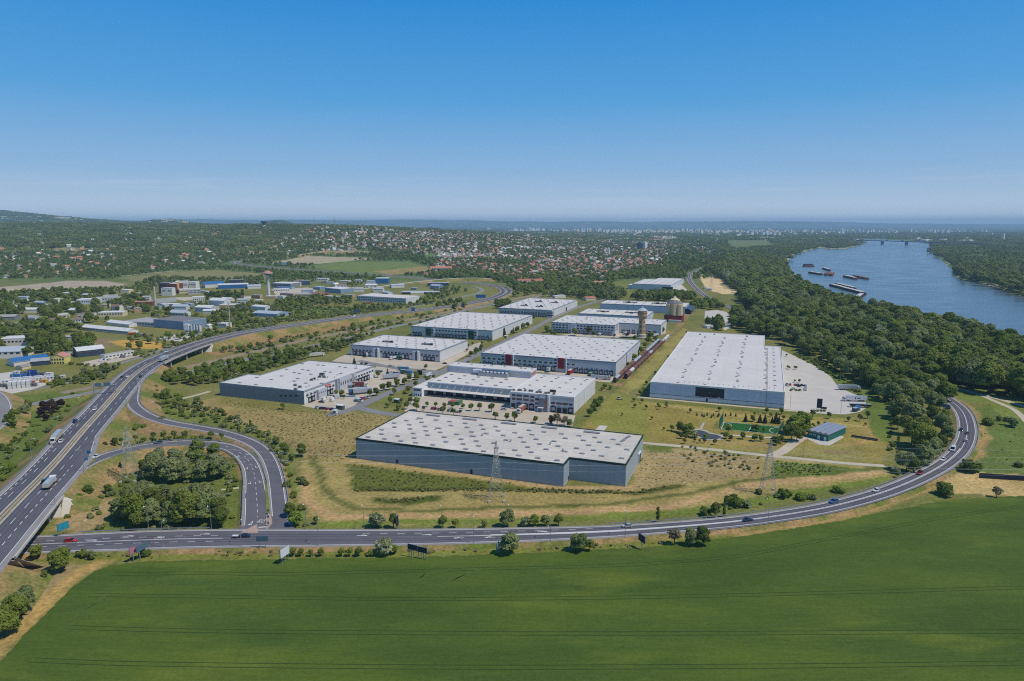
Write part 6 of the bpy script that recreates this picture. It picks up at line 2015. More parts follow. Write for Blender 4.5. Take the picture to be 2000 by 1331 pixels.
bld('grey double shed with white roof near the parked lorries',(381,610),(412,611),None,7,'wall_mid','roof_whitish','gable','shed','shed',2.4,depth=16)
bld('low annex of the grey double shed',(396,613),(420,613),None,4,'wall_grey','roof_whitish','gable','shed','shed',1.6,depth=10)
bld('white-roofed shed above the blue-grey one',(492,605),(518,607),(534,605),5,'wall_pale','roof_whitish','gable','shed','shed',1.6)
bld('blue-grey shed with pale blue roof near the motorway',(493,618),(541,620.5),(566,616),4.6,'metal_lightblue','metal_greyblue','gable','shed','shed',2)
bld('long white hall with window bands inside the motorway bend',(697,588),(793,594),(819,589),8.6,'wall_grey','roof_white','flat','hall','industrial_hall',None,26,6.2,bands=2)
bld('blue-grey office hall behind the scrub',(635,571),(665.5,574),(685,571),8,'clad_blue','roof_whitish','flat','hall','industrial_hall',None,8,5.5)
bld('bright blue cube-shaped hall near the far motorway',(733,554.5),(758,554.5),None,11,'metal_blue_roof','roof_whitish','flat','hall','industrial_hall',depth=24)
bld('white hall with dark front right of the mushroom tower',(530,562),(568,563),None,8.5,'wall_dark','roof_whitish','flat','hall','industrial_hall',None,9,5,depth=34)
bld('white office wing of the dark-fronted hall',(568,562),(589,559),None,8,'render_white','roof_whitish','flat','office','office',None,9,5.6,depth=14,bands=2)
bld('navy glazed block beside the white office wing',(590,558),(606,557),None,9,'navy_metal','roof_tar','flat','office','office',depth=14)
bld('sky-blue canopy hall before the dark-fronted one',(541,564.5),(570,565),None,4,'metal_lightblue','metal_blue_roof','flat','hall','industrial_hall',depth=9)
bld('low white building behind the poplars near the tower',(535,571),(565,570),None,5,'render_white','roof_whitish','flat','building','building',None,9,3,depth=15)
bld('brown-red roofed works building beyond the scrub',(608,580),(631,581),None,5,'brick_brown','tile_brown','gable','workshop','workshop',2.6,depth=16)
bld('cream works building left of the brown-red one',(578,581),(606,581),None,5,'render_cream','fibre_roof','flat','workshop','workshop',None,7,3,depth=13)
bld('flat white storage shed beyond the green lawn',(632,582.5),(658,584),None,3.4,'wall_mid','roof_whitish','flat','shed','shed',depth=9)
bld('white shed in front of the mushroom tower',(518,584),(538,584),None,4,'brick_tan','roof_whitish','flat','shed','shed',depth=12)
bld('pale blue-roofed barn inside the bend, left one',(728,570),(748,570),None,5,'render_white','metal_greyblue','gable','barn','barn',2,depth=14)
bld('pale blue-roofed barn inside the bend, middle one',(765,563),(790,562),None,5,'render_white','metal_greyblue','gable','barn','barn',2,depth=14)
bld('long low pale blue-roofed stable inside the bend',(785,575),(858,575),None,3.6,'clad_dark','metal_greyblue','gable','stable','stable',1.6,depth=11)
bld('blue-grey workshop by the inner slip road',(840,565),(857,566),None,7,'clad_blue','metal_greyblue','gable','workshop','workshop',2,depth=16)
bld('long blue-grey hall behind the workshop in the bend',(835,560),(876,560),None,7,'navy_metal','metal_greyblue','flat','hall','industrial_hall',depth=14)
bld('white house row by the far motorway',(618,550),(640,550),None,6,'render_white','roof_whitish','flat','building','building',None,5,4,depth=14)
bld('white villa near the bright blue hall',(694,552),(706,552),None,5,'render_white','roof_whitish','flat','building','building',None,4,3,depth=10)
bld('grey flat building left of the bright blue hall',(715,555),(732,555),None,6,'wall_grey','metal_greyblue','flat','building','building',depth=16)
bld('white plant hall among trees, upper left',(118,580),(140,580),None,6,'render_white','roof_whitish','flat','hall','industrial_hall',None,6,4,depth=18)
bld('pale works hall with pipe tower, left centre',(150,595),(190,594),None,7,'wall_pale','roof_whitish','flat','hall','industrial_hall',None,9,4,depth=24)
bld('long white works hall under the pipe bridge',(180,590),(230,589),None,6,'render_white','fibre_roof','flat','hall','industrial_hall',None,10,4,depth=18)
bld('white flat canopy building below the ploughed field',(236,577),(252,577),None,9,'render_cream','roof_whitish','flat','building','building',depth=16)
bld('brick and white shed near the tall chimney',(262,598),(298,597),None,6,'brick_brown','tile_pink','flat','shed','shed',depth=12)
bld('grey shed at the foot of the tall chimney',(306,604),(322,604),None,6,'wall_grey','metal_greyblue','gable','shed','shed',2,depth=14)
bld('long grey pipe gallery hall by the chimney',(306,592),(345,589),None,5,'wall_mid','fibre_roof','flat','hall','industrial_hall',depth=9)
bld('white roofed house with dark trees at the far left',(-10,627),(30,626),None,5,'wall_dark','fibre_roof','gable','building','building',2,depth=14)
bld('white bungalow left of the barns',(143,632),(163,631),None,5,'render_white','tile_brown','gable','house','house',2,4,3,depth=10)
bld('long pale shed roof behind the golden field',(125,664),(172,663),None,3,'wall_mid','fibre_roof','gable','shed','shed',1.2,depth=9)
bld('red-roofed white villa, left one near the railway',(1013,556),(1043,555),None,7,'render_white','tile_red','gable','villa','villa',3.4,7,4.5,depth=16)
bld('red-roofed white villa, right one near the railway',(1046,556),(1063,555),None,7,'render_white','tile_red','gable','villa','villa',3.6,5,4.5,depth=20)
bld('red-roofed house behind the far warehouse row',(1145,588),(1164,587),None,4,'render_cream','tile_red','gable','house','house',2.4,depth=12)
bld('white shed roof behind the far warehouse',(1084,583),(1105,582),None,4,'render_white','roof_whitish','flat','shed','shed',depth=10)
bld('low brown shed beside the railway embankment',(1157,557),(1182,556),None,5,'wall_pale','tile_pink','gable','shed','shed',2,depth=12)
bld('long orange-roofed estate beyond the motorway bend',(840,530),(882,530),None,8,'render_white','tile_orange','gable','building','building',4,10,5,depth=18)
bld('white pump house behind the lorry park wood',(1381,642),(1393,641),None,3,'render_white','roof_whitish','flat','hut','hut',depth=7)
bld('small white shelter at the gravel lot',(1356,594),(1364,594),None,3,'render_white','roof_whitish','flat','hut','hut',depth=6)
bld('blue site hut at the sand yard',(1383,568),(1390,568),None,3,'metal_lightblue','metal_blue_roof','flat','hut','hut',depth=6)
bld('pale site hut at the sand yard',(1375,565),(1381,565),None,3,'metal_greyblue','roof_whitish','flat','hut','hut',depth=6)

# --- the many small sheds between the trees of the quarter
_sp=[(105,590),(128,597),(170,583),(205,600),(225,607),(255,605),(270,612),(285,588),(92,604),(60,612),(35,606),(75,598),(140,612),(165,622),(118,622),(90,632),(60,628),(20,640),(330,600),(350,606),(365,600),(345,617),(420,588),(440,592),(470,584),(475,594),(500,583),(505,592),(560,580),(548,586),(600,572),(618,566),(650,562),(668,562),(700,571),(715,579),(740,581),(680,580),(725,563),(752,575),(808,567),(815,578),(645,555),(672,554),(585,552),(395,572),(270,580),(215,584),(40,588),(15,596)]
_sc=[('render_white','roof_whitish','white'),('wall_grey','fibre_roof','grey'),('render_cream','roof_whitish','cream'),('wall_pale','metal_greyblue','pale blue'),('brick_tan','fibre_roof','tan'),('render_white','tile_brown','brown-roofed'),('clad_blue','metal_greyblue','blue')]
for i,(px,py) in enumerate(_sp):
    wm_,rm_,cn=_sc[(i*3+i // 7) % 7]
    wd=random.uniform(9,24)*(py-437)/125*.98
    o_=bld('x',(px-wd/2,py),(px+wd/2,py+random.uniform(-1,1.4)),None,random.uniform(3.2,6.5),wm_,rm_,random.choice(('flat','gable')),'shed','small_shed',None,random.choice((0,3,5)),2.2,depth=random.uniform(7,14))[0]
    o_['label']='small %s shed in the industrial quarter, %s from the left of these' % (cn,ORD[sorted(_sp).index((px,py))])
    o_['group']='small sheds of the industrial quarter'

# --- towers and chimneys
def lathe_thing(name,label,cat,px,py,profs,z=0.0):
    o=thing(name,label,cat,(*P(px,py,z),z))
    for nm,prof,m,n in profs:
        b=MB(); b.lathe(prof,m,n); part(o,nm,b)
    return o
o=lathe_thing('water_tower','old tan brick water tower with wide tank and pale conical roof','water tower',1253,661,[('base',[(6.6,0),(6.6,1.5),(5.4,1.8),(5.2,4.4),(4.2,5.0)],'concrete_weathered',18),('shaft',[(4.1,4.8),(3.7,12),(3.55,22.5)],'brick_tan',18),('tank',[(3.6,22.5),(4.9,24.2),(5.2,25.2),(5.2,30.6),(5.5,31.0)],'brick_tan',18),('roof',[(5.7,31.0),(3.0,33.0),(1.0,33.8),(1.0,34.8),(.2,35.6)],'metal_greyblue',18)])
wm=win_mesh(.8,1.7,'window_glass','brick_brown')
for z in (8.5,13.5,18.5):
    for a in (-120,-60):
        r_=3.98-z*.02
        link('window',wm,o,(r_*math.cos(R(a)),r_*math.sin(R(a)),z),R(a+90))
for i in range(8):
    a=R(-170+i*22)
    link('window',wm,o,(5.25*math.cos(a),5.25*math.sin(a),28.2),a+R(90))
# grain silo works
o=thing('grain_silo','tan octagonal grain silo with domed roof on a dark red base','silo',(*P(1314,629),0),AP)
b=MB(); b.box(-11,-2,0,12,20,12,'red_render','roof_tar'); part(o,'base',b)
b=MB(); b.box(-5,-5,0,11,-2,4,'render_white','roof_whitish'); part(o,'annex',b)
for i,(x,y) in enumerate(((-5.6,4),(.5,2.5),(6.6,4),(-5.6,14),(.5,15),(6.6,14))):
    b=MB(); b.lathe([(4.2,12),(4.2,31),(3.9,31.4)],'concrete_tan',8,x,y); part(o,'silo_cell',b)
b=MB(); b.lathe([(9.6,31),(10.2,33),(7.2,36.5),(7.0,37.8)],['concrete_weathered','roof_tar','concrete_weathered'],8,.5,9); part(o,'head_house',b)
b=MB(); b.lathe([(6.4,37.6),(6.2,39.2),(2.4,41.6),(2.2,43),(.3,45)],['concrete_tan','render_cream','render_cream','render_cream'],12,.5,9); part(o,'dome',b)
o.scale=(1,1,.72)
BOXES.append((P(1314,629)[0],P(1314,629)[1]+8,22))
o=thing('loading_shed','dark blue barrel-roofed loading shed beside the grain silo','shed',(*P(1337,614),0),R(68))
b=MB()
n_=10
pr=[(math.cos(math.pi*k/n_)*9,4+math.sin(math.pi*k/n_)*4) for k in range(n_+1)]
for (y0,z0),(y1,z1) in zip(pr[:-1],pr[1:]):
    b.face([(0,y0,z0),(46,y0,z0),(46,y1,z1),(0,y1,z1)],'navy_metal')
part(o,'roof',b)
b=MB(); b.face([(0.2,y,z) for y,z in pr]+[(.2,-9,.5),(.2,9,.5)],'painted_shade'); part(o,'end_shade_sheet',b)  # near-black sheet painted as the shade inside the open end
for k in range(6):
    for y in (-8.8,8.8):
        b=MB(); b.box(k*9-.2,y-.2,0,k*9+.2,y+.2,4.2,'plant_metal'); part(o,'post',b)
o=lathe_thing('mushroom_tower','white mushroom-shaped water tower with red and white flared cap','water tower',525.5,581,[('shaft',[(2.4,0),(2.0,26)],'silo_white',14),('neck',[(2.0,26),(2.2,35),(3.4,38)],'metal_greyblue',14),('cap',[(3.4,38),(8.6,41.2),(8.6,42),(1.2,46)],['navy_metal','silo_white','tile_pink'],18)])
lathe_thing('chimney','tall slim grey factory chimney at left','chimney',304.5,607,[('stack',[(1.9,0),(1.4,26),(1.15,37)],'concrete',14),('gallery',[(2.0,36.6),(2.0,37.4),(1.2,37.6),(1.1,39.5)],'plant_dark',14)])
lathe_thing('steel_mast','slim white steel mast with platform beside the motorway','mast',449.5,640,[('mast',[(.75,0),(.55,18),(.35,30)],'concrete',10),('platform',[(1.2,29.4),(1.2,30),(.2,30.2),(.1,31.5)],'plant_metal',10)])
lathe_thing('church_tower','white church tower with pointed spire in the town','church',1188.5,501,[('tower',[(5,0),(5,26)],'render_white',4),('spire',[(5.6,26),(2.4,32),(.3,40)],'metal_greyblue',8)])
def tz_thing(px,py):
    x,y,z=TP(px,py); return x,y,z
x,y,z=TP(516,446)
o=thing('ridge_tower','dark funnel-shaped tower alone on the left skyline','tower',(x,y,z))
b=MB(); b.lathe([(8,0),(6,14),(5,20)],'render_white',12); part(o,'base',b)
b=MB(); b.lathe([(5,18),(16,34),(16,38),(2,39)],'plant_dark',16); part(o,'bowl',b)

# --- tower blocks in the town and the far city
def slab_block(label,px,py,w_,d_,h,m,roof='roof_whitish',rz=.7,group=None,wins=True,name='apartment_block'):
    x,y,z=TP(px,py)
    o=thing(name,label,'apartment block',(x,y,z),rz,group)
    b=MB(); b.box(-w_/2,0,-2,w_/2,d_,h,m,roof); part(o,'wall',b)
    if wins:
        b=MB()
        for r_ in range(int(h // 3)):
            b.box(-w_/2+1,-.12,1+r_*3,w_/2-1,-.02,2.3+r_*3,'window_glass')
        part(o,'window_bands',b)
    b=MB(); b.box(-w_*.2,d_*.3,h,w_*.2,d_*.7,h+3,m); part(o,'roof_house',b)
    BOXES.append((x,y,max(w_,d_)*.6+4))
    return o
slab_block('white end of the twin high-rise in the town',1262,488,18,26,36,'render_white',wins=False)
slab_block('dark glazed half of the twin high-rise in the town',1254,489,14,26,34,'navy_metal')
slab_block('lone orange-tan high-rise on the town slope',1099,458,18,24,50,'render_tan')
slab_block('slim white block behind the railway wood',1212,461,30,20,44,'render_white')
city=[]
for i in range(64):
    px=1135+(i*137) % 420+random.uniform(-8,8); py=random.uniform(443.5,453)
    city.append((px,py))
for i,(px,py) in enumerate(sorted(city)):
    x,y=P(px,py); 
    h=random.uniform(22,48)
    slab_block('pale high-rise block on the hazy city horizon, %s from the left' % ORD[i],px,py,random.uniform(18,50),16,h,random.choice(['render_white','render_cream','render_tan','wall_pale']),group='pale high-rise blocks of the distant city',wins=False)
for i in range(7):
    slab_block('long low white estate block along the town edge, %s from left' % ORD[i],1030+i*22,487.5,50,10,9,'render_white',group='white estate blocks along the town edge',wins=True)
for i,px in enumerate((1765,1800,1838,1850)):
    slab_block('low white works hall beyond the river, %s from left' % ORD[i],px+50,471+px % 3,120,40,12,'render_white',group='white works halls beyond the river',wins=False)
slab_block('slim white works tower beyond the river',1961,469,20,14,46,'render_white',wins=False,name='works_tower')

# --- town houses
HM={}
def house_mesh(i,wall,roof,L,D,h,hip):
    b=MB(); b.box(-L/2,-D/2,-1.5,L/2,D/2,h,wall,skip='td')
    rs=D*.36
    if not hip:
        for s_ in (-1,1):
            b.face([(s_*L/2,-s_*D/2*1,h),(s_*L/2,s_*D/2,h),(s_*L/2,0,h+rs)],wall)
    wl=b.mesh('wall')
    r_=MB(); e=.6; hx=D*.38 if hip else-e
    z0=h-e*.7
    A=[(-L/2-e,-D/2-e,z0),(L/2+e,-D/2-e,z0),(L/2+e,D/2+e,z0),(-L/2-e,D/2+e,z0)]
    B=[(-L/2+hx,0,h+rs+.1),(L/2-hx,0,h+rs+.1)]
    r_.face([A[0],A[1],B[1],B[0]],roof); r_.face([A[2],A[3],B[0],B[1]],roof)
    if hip:
        r_.face([A[1],A[2],B[1]],roof); r_.face([A[3],A[0],B[0]],roof)
    r_.box(L*.18,-.4,h+rs*.5,L*.18+.9,.5,h+rs+1.1,'brick_brown')
    return wl,r_.mesh('roof')
ROOFS=['tile_red','tile_orange','tile_pink','tile_brown','tile_grey','tile_brown','tile_pink','fibre_roof']
WALLS=['render_white','render_cream','render_white','render_tan','render_white']
HV=[]
for i in range(16):
    HV.append((house_mesh(i,WALLS[i % 5],ROOFS[i % 8],random.uniform(10,17),random.uniform(8,11),random.uniform(3,6),i % 3 == 0),ROOFS[i % 8]))
RN={'tile_red': 'red-roofed','tile_orange': 'orange-roofed','tile_pink': 'pale red-roofed','tile_brown': 'brown-roofed','tile_grey': 'grey-roofed','fibre_roof': 'pale grey-roofed'}
ZONES=[([(830,548),(850,528),(930,530),(1000,545),(1080,552),(1180,548),(1300,528),(1290,500),(1330,480),(1200,478),(1000,485),(860,500),(840,520)],33,'in the town beyond the motorway bend'),
         ([(860,500),(1000,486),(1200,478),(1330,478),(1260,452),(1000,447),(820,447),(740,462),(700,480),(760,492)],32,'on the crowded town slope'),
         ([(500,500),(700,492),(760,462),(820,446),(640,442),(560,462),(500,478)],42,'on the wooded slope left of the town'),
         ([(0,545),(150,535),(300,528),(440,515),(500,500),(480,478),(300,480),(100,490),(0,500)],64,'among gardens on the left hillside'),
         ([(0,498),(300,478),(500,478),(560,460),(500,447),(200,448),(0,455)],74,'high on the left hillside'),
         ([(1300,500),(1390,495),(1400,480),(1300,475)],55,'at the right end of the town')]
hs_near,hs_far=[],[]
for poly,spacing,phrase in ZONES:
    p=scatter(poly,spacing,.48)
    p=p[clear_of_boxes(p) & clear_of_roads(p,6)]
    keep=fbm(p[:,0]/160,p[:,1]/160,61)>.36
    p=p[keep]
    z=TZ(p[:,0],p[:,1])
    for (x,y),zz in zip(p,z):
        hs_near.append((y,x,zz,phrase))
hs_near.sort()
hs_far=hs_near[285:]
hs_near=hs_near[:285]
LM=[(-200,'at the far left'),(60,'above the ploughed field'),(230,'above the hillside meadow'),(430,'near the far motorway curve'),(560,'above the far junction ramp'),(700,'above the far green field'),(850,'behind the orange-roofed estate'),(905,'left of the outer bend wood'),(960,'beyond the outer bend wood'),(1015,'behind the red-roofed villas'),(1075,'right of the red-roofed villas'),(1140,'left of the church tower'),(1195,'right of the church tower'),(1250,'below the twin high-rise'),(1300,'at the right end of town')]
lab_n={}
built=[]
for y,x,zz,phrase in hs_near:
    i=random.randrange(16)
    (wm_,rm_),rn=HV[i]
    px_=1000+FPX*(x/y)*.985
    where=[t for q,t in LM if q <= px_][-1]
    row='front' if y<1750 else ('second' if y<1900 else ('third' if y<2050 else 'rear'))
    o=tag(link('house',wm_,None,(x,y,zz),random.choice((0,1.57))+.7+random.uniform(-.25,.25)),None,'house','town and hillside houses')
    link('roof',rm_,o)
    BOXES.append((x,y,7.5))
    built.append((RN[rn],row,where,px_,o))
keys_={}
for r_ in built: keys_.setdefault(r_[:3],[]).append(r_)
for (rn,row,where),L_ in keys_.items():
    L_.sort(key=lambda q: q[3])
    for i,q in enumerate(L_):
        q[4]['label']='%s house %s, %s rows' % (rn,where,row) if len(L_) == 1 else '%s house %s, %s rows, %s from left' % (rn,where,row,ORD[i])
# the rest of the town, too many and too small to pick apart
def house_mass(recs,name,label):
    V,Fc,M_=[],[],[]
    mats=['render_white','render_cream','render_tan','tile_red','tile_orange','tile_pink','tile_brown','tile_grey','roof_whitish']
    for y,x,zz in recs:
        L,D,h=random.uniform(9,17),random.uniform(8,11),random.uniform(3,6.5)
        a=random.choice((0,1.57))+.7+random.uniform(-.3,.3); c,s_=math.cos(a),math.sin(a); rs=D*.36; e=.5
        b=len(V)
        for u,v,w_ in ((-L/2,-D/2,-3),(L/2,-D/2,-3),(L/2,D/2,-3),(-L/2,D/2,-3),(-L/2,-D/2,h),(L/2,-D/2,h),(L/2,D/2,h),(-L/2,D/2,h),(-L/2,0,h+rs),(L/2,0,h+rs),(-L/2-e,-D/2-e,h-.3),(L/2+e,-D/2-e,h-.3),(L/2+e,D/2+e,h-.3),(-L/2-e,D/2+e,h-.3),(-L/2-e,0,h+rs+.15),(L/2+e,0,h+rs+.15)):
            V.append((x+u*c-v*s_,y+u*s_+v*c,zz+w_))
        wi=random.choice((0,0,0,1,2)); ri=random.choice((3,4,5,6,7,5,8,8,7,6,8,7))
        for f in ((0,1,5,4),(1,2,6,9,5),(2,3,7,6),(3,0,4,8,7)): Fc.append(tuple(b+k for k in f)); M_.append(wi)
        for f in ((10,11,15,14),(12,13,14,15)): Fc.append(tuple(b+k for k in f)); M_.append(ri)
    me=bpy.data.meshes.new(name); me.from_pydata(V,[],Fc)
    for m in mats: me.materials.append(MATS[m])
    me.polygons.foreach_set('material_index',np.array(M_,np.int32)); me.update()
    tag(link(name,me),label,None,None,'stuff')
fr=[(y,x,zz) for y,x,zz,_ in hs_far]
for x,y in hs_far and [(q[1],q[0]) for q in hs_far[:2500]]: BOXES.append((x,y,6.5))
def plain_houses(n,y0,y1,amin,amax,cl=700.0,thr=.5):
    m=n*5
    y=RNG.uniform(y0,y1,m); x=RNG.uniform(amin,amax,m)*y
    ok=(vnoise(x/cl,y/cl,77)>thr) & ~inpoly(x,y,RIVER)
    x,y=x[ok][:n],y[ok][:n]
    return list(zip(y,x,TZ(x,y)))
fr+=plain_houses(900,5000,9500,.05,.80,600,.55)
fr+=plain_houses(500,4500,9000,-.05,.30,500,.35)
fr+=plain_houses(420,6800,9300,-.80,-.38,260,.45)
def city_mass(n,name,label):
    m=n*6
    k=np.arange(m)
    y=np.where(k % 2 == 1,RNG.uniform(4700,12000,m),RNG.uniform(6500,13000,m)); a=np.where(k % 3>0,RNG.uniform(.0,.7,m),RNG.uniform(-.05,.40,m))
    hl=k % 6 == 5
    a=np.where(hl,RNG.uniform(-.80,-.36,m),a); y=np.where(hl,RNG.uniform(7200,9400,m),y)
    x=a*y
    ok=(vnoise(x/420,y/700,78)>.52) & ~inpoly(x,y,RIVER)
    x,y,k=x[ok][:n],y[ok][:n],k[ok][:n]
    z=TZ(x,y)
    b=MB()
    for x_,y_,z_,q in zip(x,y,z,k):
        if z_<-1: continue
        w_,d_,h=random.uniform(14,70),random.uniform(12,24),random.uniform(8,18) if q % 4 else random.uniform(20,42)
        c,s_=math.cos(.75),math.sin(.75)
        b.prism([(x_+u*c-v*s_,y_+u*s_+v*c) for u,v in ((-w_/2,-d_/2),(w_/2,-d_/2),(w_/2,d_/2),(-w_/2,d_/2))],z_-3,z_+h,('render_white','render_white','render_cream','wall_pale','render_white')[q % 5],('roof_whitish','fibre_roof','roof_whitish','tile_pink','tile_brown')[q % 5])
    tag(link(name,b.mesh(name)),label,None,None,'stuff')
city_mass(1000,'distant_city','pale specks of the far city across the plain')
house_mass(fr,'distant_houses','countless small roofs of the far town and city')
# ------------------------------------------------------------------ pavilion, pitch, pond
b=MB()
PT=[P(1413,824),P(1528,834),P(1518,850),P(1406,838.5)]
s=NT('pitch_turf')
f_=s.noise(s.pos(),.8,4)
s.fin(s.mix(s.ramp(f_,.35,.65),(.022,.10,.022,1),(.030,.125,.028,1)),.9,0,.1)
b.face([(x,y,.06) for x,y in PT],'pitch_turf')
pit=tag(link('football_pitch',b.mesh('football_pitch')),'small green artificial football pitch with white lines',kind='structure')
A_,B_,C_,D_=[Vector((*q,0)) for q in PT]
k=MB()
def ln(p,q,w_=.3):
    d=(q-p).normalized(); n_=Vector((-d.y,d.x,0))*w_/2
    k.face([(*(p-n_).xy,.08),(*(q-n_).xy,.08),(*(q+n_).xy,.08),(*(p+n_).xy,.08)],'road_paint')
def uv(a,c): return (A_*(1-a)+B_*a)*(1-c)+(D_*(1-a)+C_*a)*c
for p,q in (((.02,.04),(.98,.04)),((.98,.04),(.98,.96)),((.98,.96),(.02,.96)),((.02,.96),(.02,.04)),((.5,.04),(.5,.96))):
    ln(uv(*p),uv(*q),.35)
for cx,sg in ((.02,1),(.98,-1)):
    pts=[uv(cx+sg*.15*math.sin(t),.5+.36*math.cos(t)) for t in np.linspace(0,math.pi,14)]
    for p,q in zip(pts[:-1],pts[1:]): ln(p,q,.3)
part(pit,'line_markings',k)
plain('net_green',(.02,.16,.10,1),.8,.1,1)
for nm,a,c0,c1 in (('left',-.012,-.05,1.05),('right',1.012,-.05,1.05)):
    fo_=thing('ball_fence','green net fence at the %s end of the football pitch' % nm,'fence')
    p,q=uv(a,c0),uv(a,c1)
    n=7
    for i in range(n+1):
        r_=p.lerp(q,i/n); m=MB(); m.bar((r_.x,r_.y,0),(r_.x,r_.y,6.5 if nm == 'left' else 4),.09,'net_green',6); part(fo_,'post',m)
    m=MB()
    for i in range(9):
        z=.4+i*((6 if nm == 'left' else 3.6)/8); m.bar((p.x,p.y,z),(q.x,q.y,z),.035,'net_green',4)
    for i in range(40):
        r_=p.lerp(q,i/40); m.bar((r_.x,r_.y,.2),(r_.x,r_.y,6.4 if nm == 'left' else 3.9),.03,'net_green',4)
    part(fo_,'net',m)
    g=MB(); cpt=uv(.03 if nm == 'left' else .97,.5); t=(q-p).normalized()
    for sg in (-1.5,1.5): g.bar((cpt.x+t.x*sg,cpt.y+t.y*sg,0),(cpt.x+t.x*sg,cpt.y+t.y*sg,2),.07,'trim_white')
    g.bar((cpt.x-t.x*1.5,cpt.y-t.y*1.5,2),(cpt.x+t.x*1.5,cpt.y+t.y*1.5,2),.07,'trim_white')
    tag(link('goal',g.mesh('goal')),'white goal frame at the %s end of the pitch' % nm,'goal')
s=NT('pond_water'); s.fin((.075,.068,.055,1),.35,0,.2)
b=MB(); b.prism([P(x,y) for x,y in ((1350,839),(1364,838),(1378,841),(1389,846),(1408,850),(1414,855),(1409,859.5),(1394,861),(1378,859.5),(1362,854.5),(1352,846))],-.1,.10,'concrete_weathered')
pond=tag(link('pond_surround',b.mesh('pond_surround')),'pale paved rim round the small pond',kind='structure')
b=MB(); b.face([(*P(x,y),.13) for x,y in ((1356,841.5),(1366,840.6),(1377,843.2),(1386,848),(1400,850),(1408.5,853.2),(1403,857.8),(1388,859),(1374,857.2),(1360,850.5))],'pond_water')
tag(link('pond',b.mesh('pond')),kind='structure')
street('footpath','short pale boardwalk north of the pond',[(1367,841),(1371,833),(1375,826)],1.6,'concrete_weathered',dz=.11)
# green pavilion with saw-tooth glass roof
fl,fr_=Vector((*P(1577,853.5),0)),Vector((*P(1617,863),0)); brr=Vector((*P(1641,845),0))
u=(fr_-fl).normalized(); Lp=(fr_-fl).length; v=Vector((-u.y,u.x,0)); Dp=(brr-fr_).dot(v)
o=thing('pavilion','green sports pavilion with four-ridged glass roof','pavilion',(fl.x,fl.y,0),math.atan2(u.y,u.x))
plain('pavilion_green',(.015,.15,.12,1),.6,.08,.6); s=NT('glass_roof'); s.fin(S(134,142,156),.18,0,.6)
b=MB(); b.box(0,0,-.1,Lp,Dp,3.2,'pavilion_green'); part(o,'wall',b)
b=MB(); b.box(.3,.3,3.2,Lp-.3,Dp-.3,4.2,'fibre_roof'); part(o,'upper_wall',b)
n=4
for i in range(n):
    x0,x1=-.3+i*(Lp+.6)/n,-.3+(i+1)*(Lp+.6)/n; xm=(x0+x1)/2
    b=MB()
    b.face([(x0,-.3,4.2),(xm,-.3,5.0),(xm,Dp+.3,5.0),(x0,Dp+.3,4.2)],'glass_roof'); b.face([(xm,-.3,5.0),(x1,-.3,4.2),(x1,Dp+.3,4.2),(xm,Dp+.3,5.0)],'glass_roof')
    b.face([(x0,-.29,4.2),(x1,-.29,4.2),(xm,-.29,5.0)],'fibre_roof'); b.face([(x0,Dp+.29,4.2),(xm,Dp+.29,5.0),(x1,Dp+.29,4.2)],'fibre_roof')
    rr=part(o,'roof_ridge',b)
    for j in range(7):
        y=-.3+j*(Dp+.6)/6
        m=MB(); m.bar((x0,y,4.25),(xm,y,5.06),.07,'trim_white'); m.bar((xm,y,5.06),(x1,y,4.25),.07,'trim_white'); part(rr,'glazing_bar',m)
for x in (Lp*.55,Lp*.85):
    b=MB(); b.box(x-.7,-.06,0,x+.7,-.0,2.3,'trim_white'); part(o,'door',b)
for i in range(4):
    b=MB(); b.box(.9+i*1.1,-.06,1.9,1.6+i*1.1,0,2.4,'trim_white'); part(o,'window',b)
# bench and small things by the pitch
b=MB(); b.box(0,0,.0,14,1.6,.5,'plant_dark'); b.box(0,1.2,.5,14,1.6,1.1,'plant_dark')
tag(link('long_trough',b.mesh('long_trough'),None,(*P(1662,854),0),R(-35)),'long dark trough lying on the dry lawn right of the pavilion','trough')

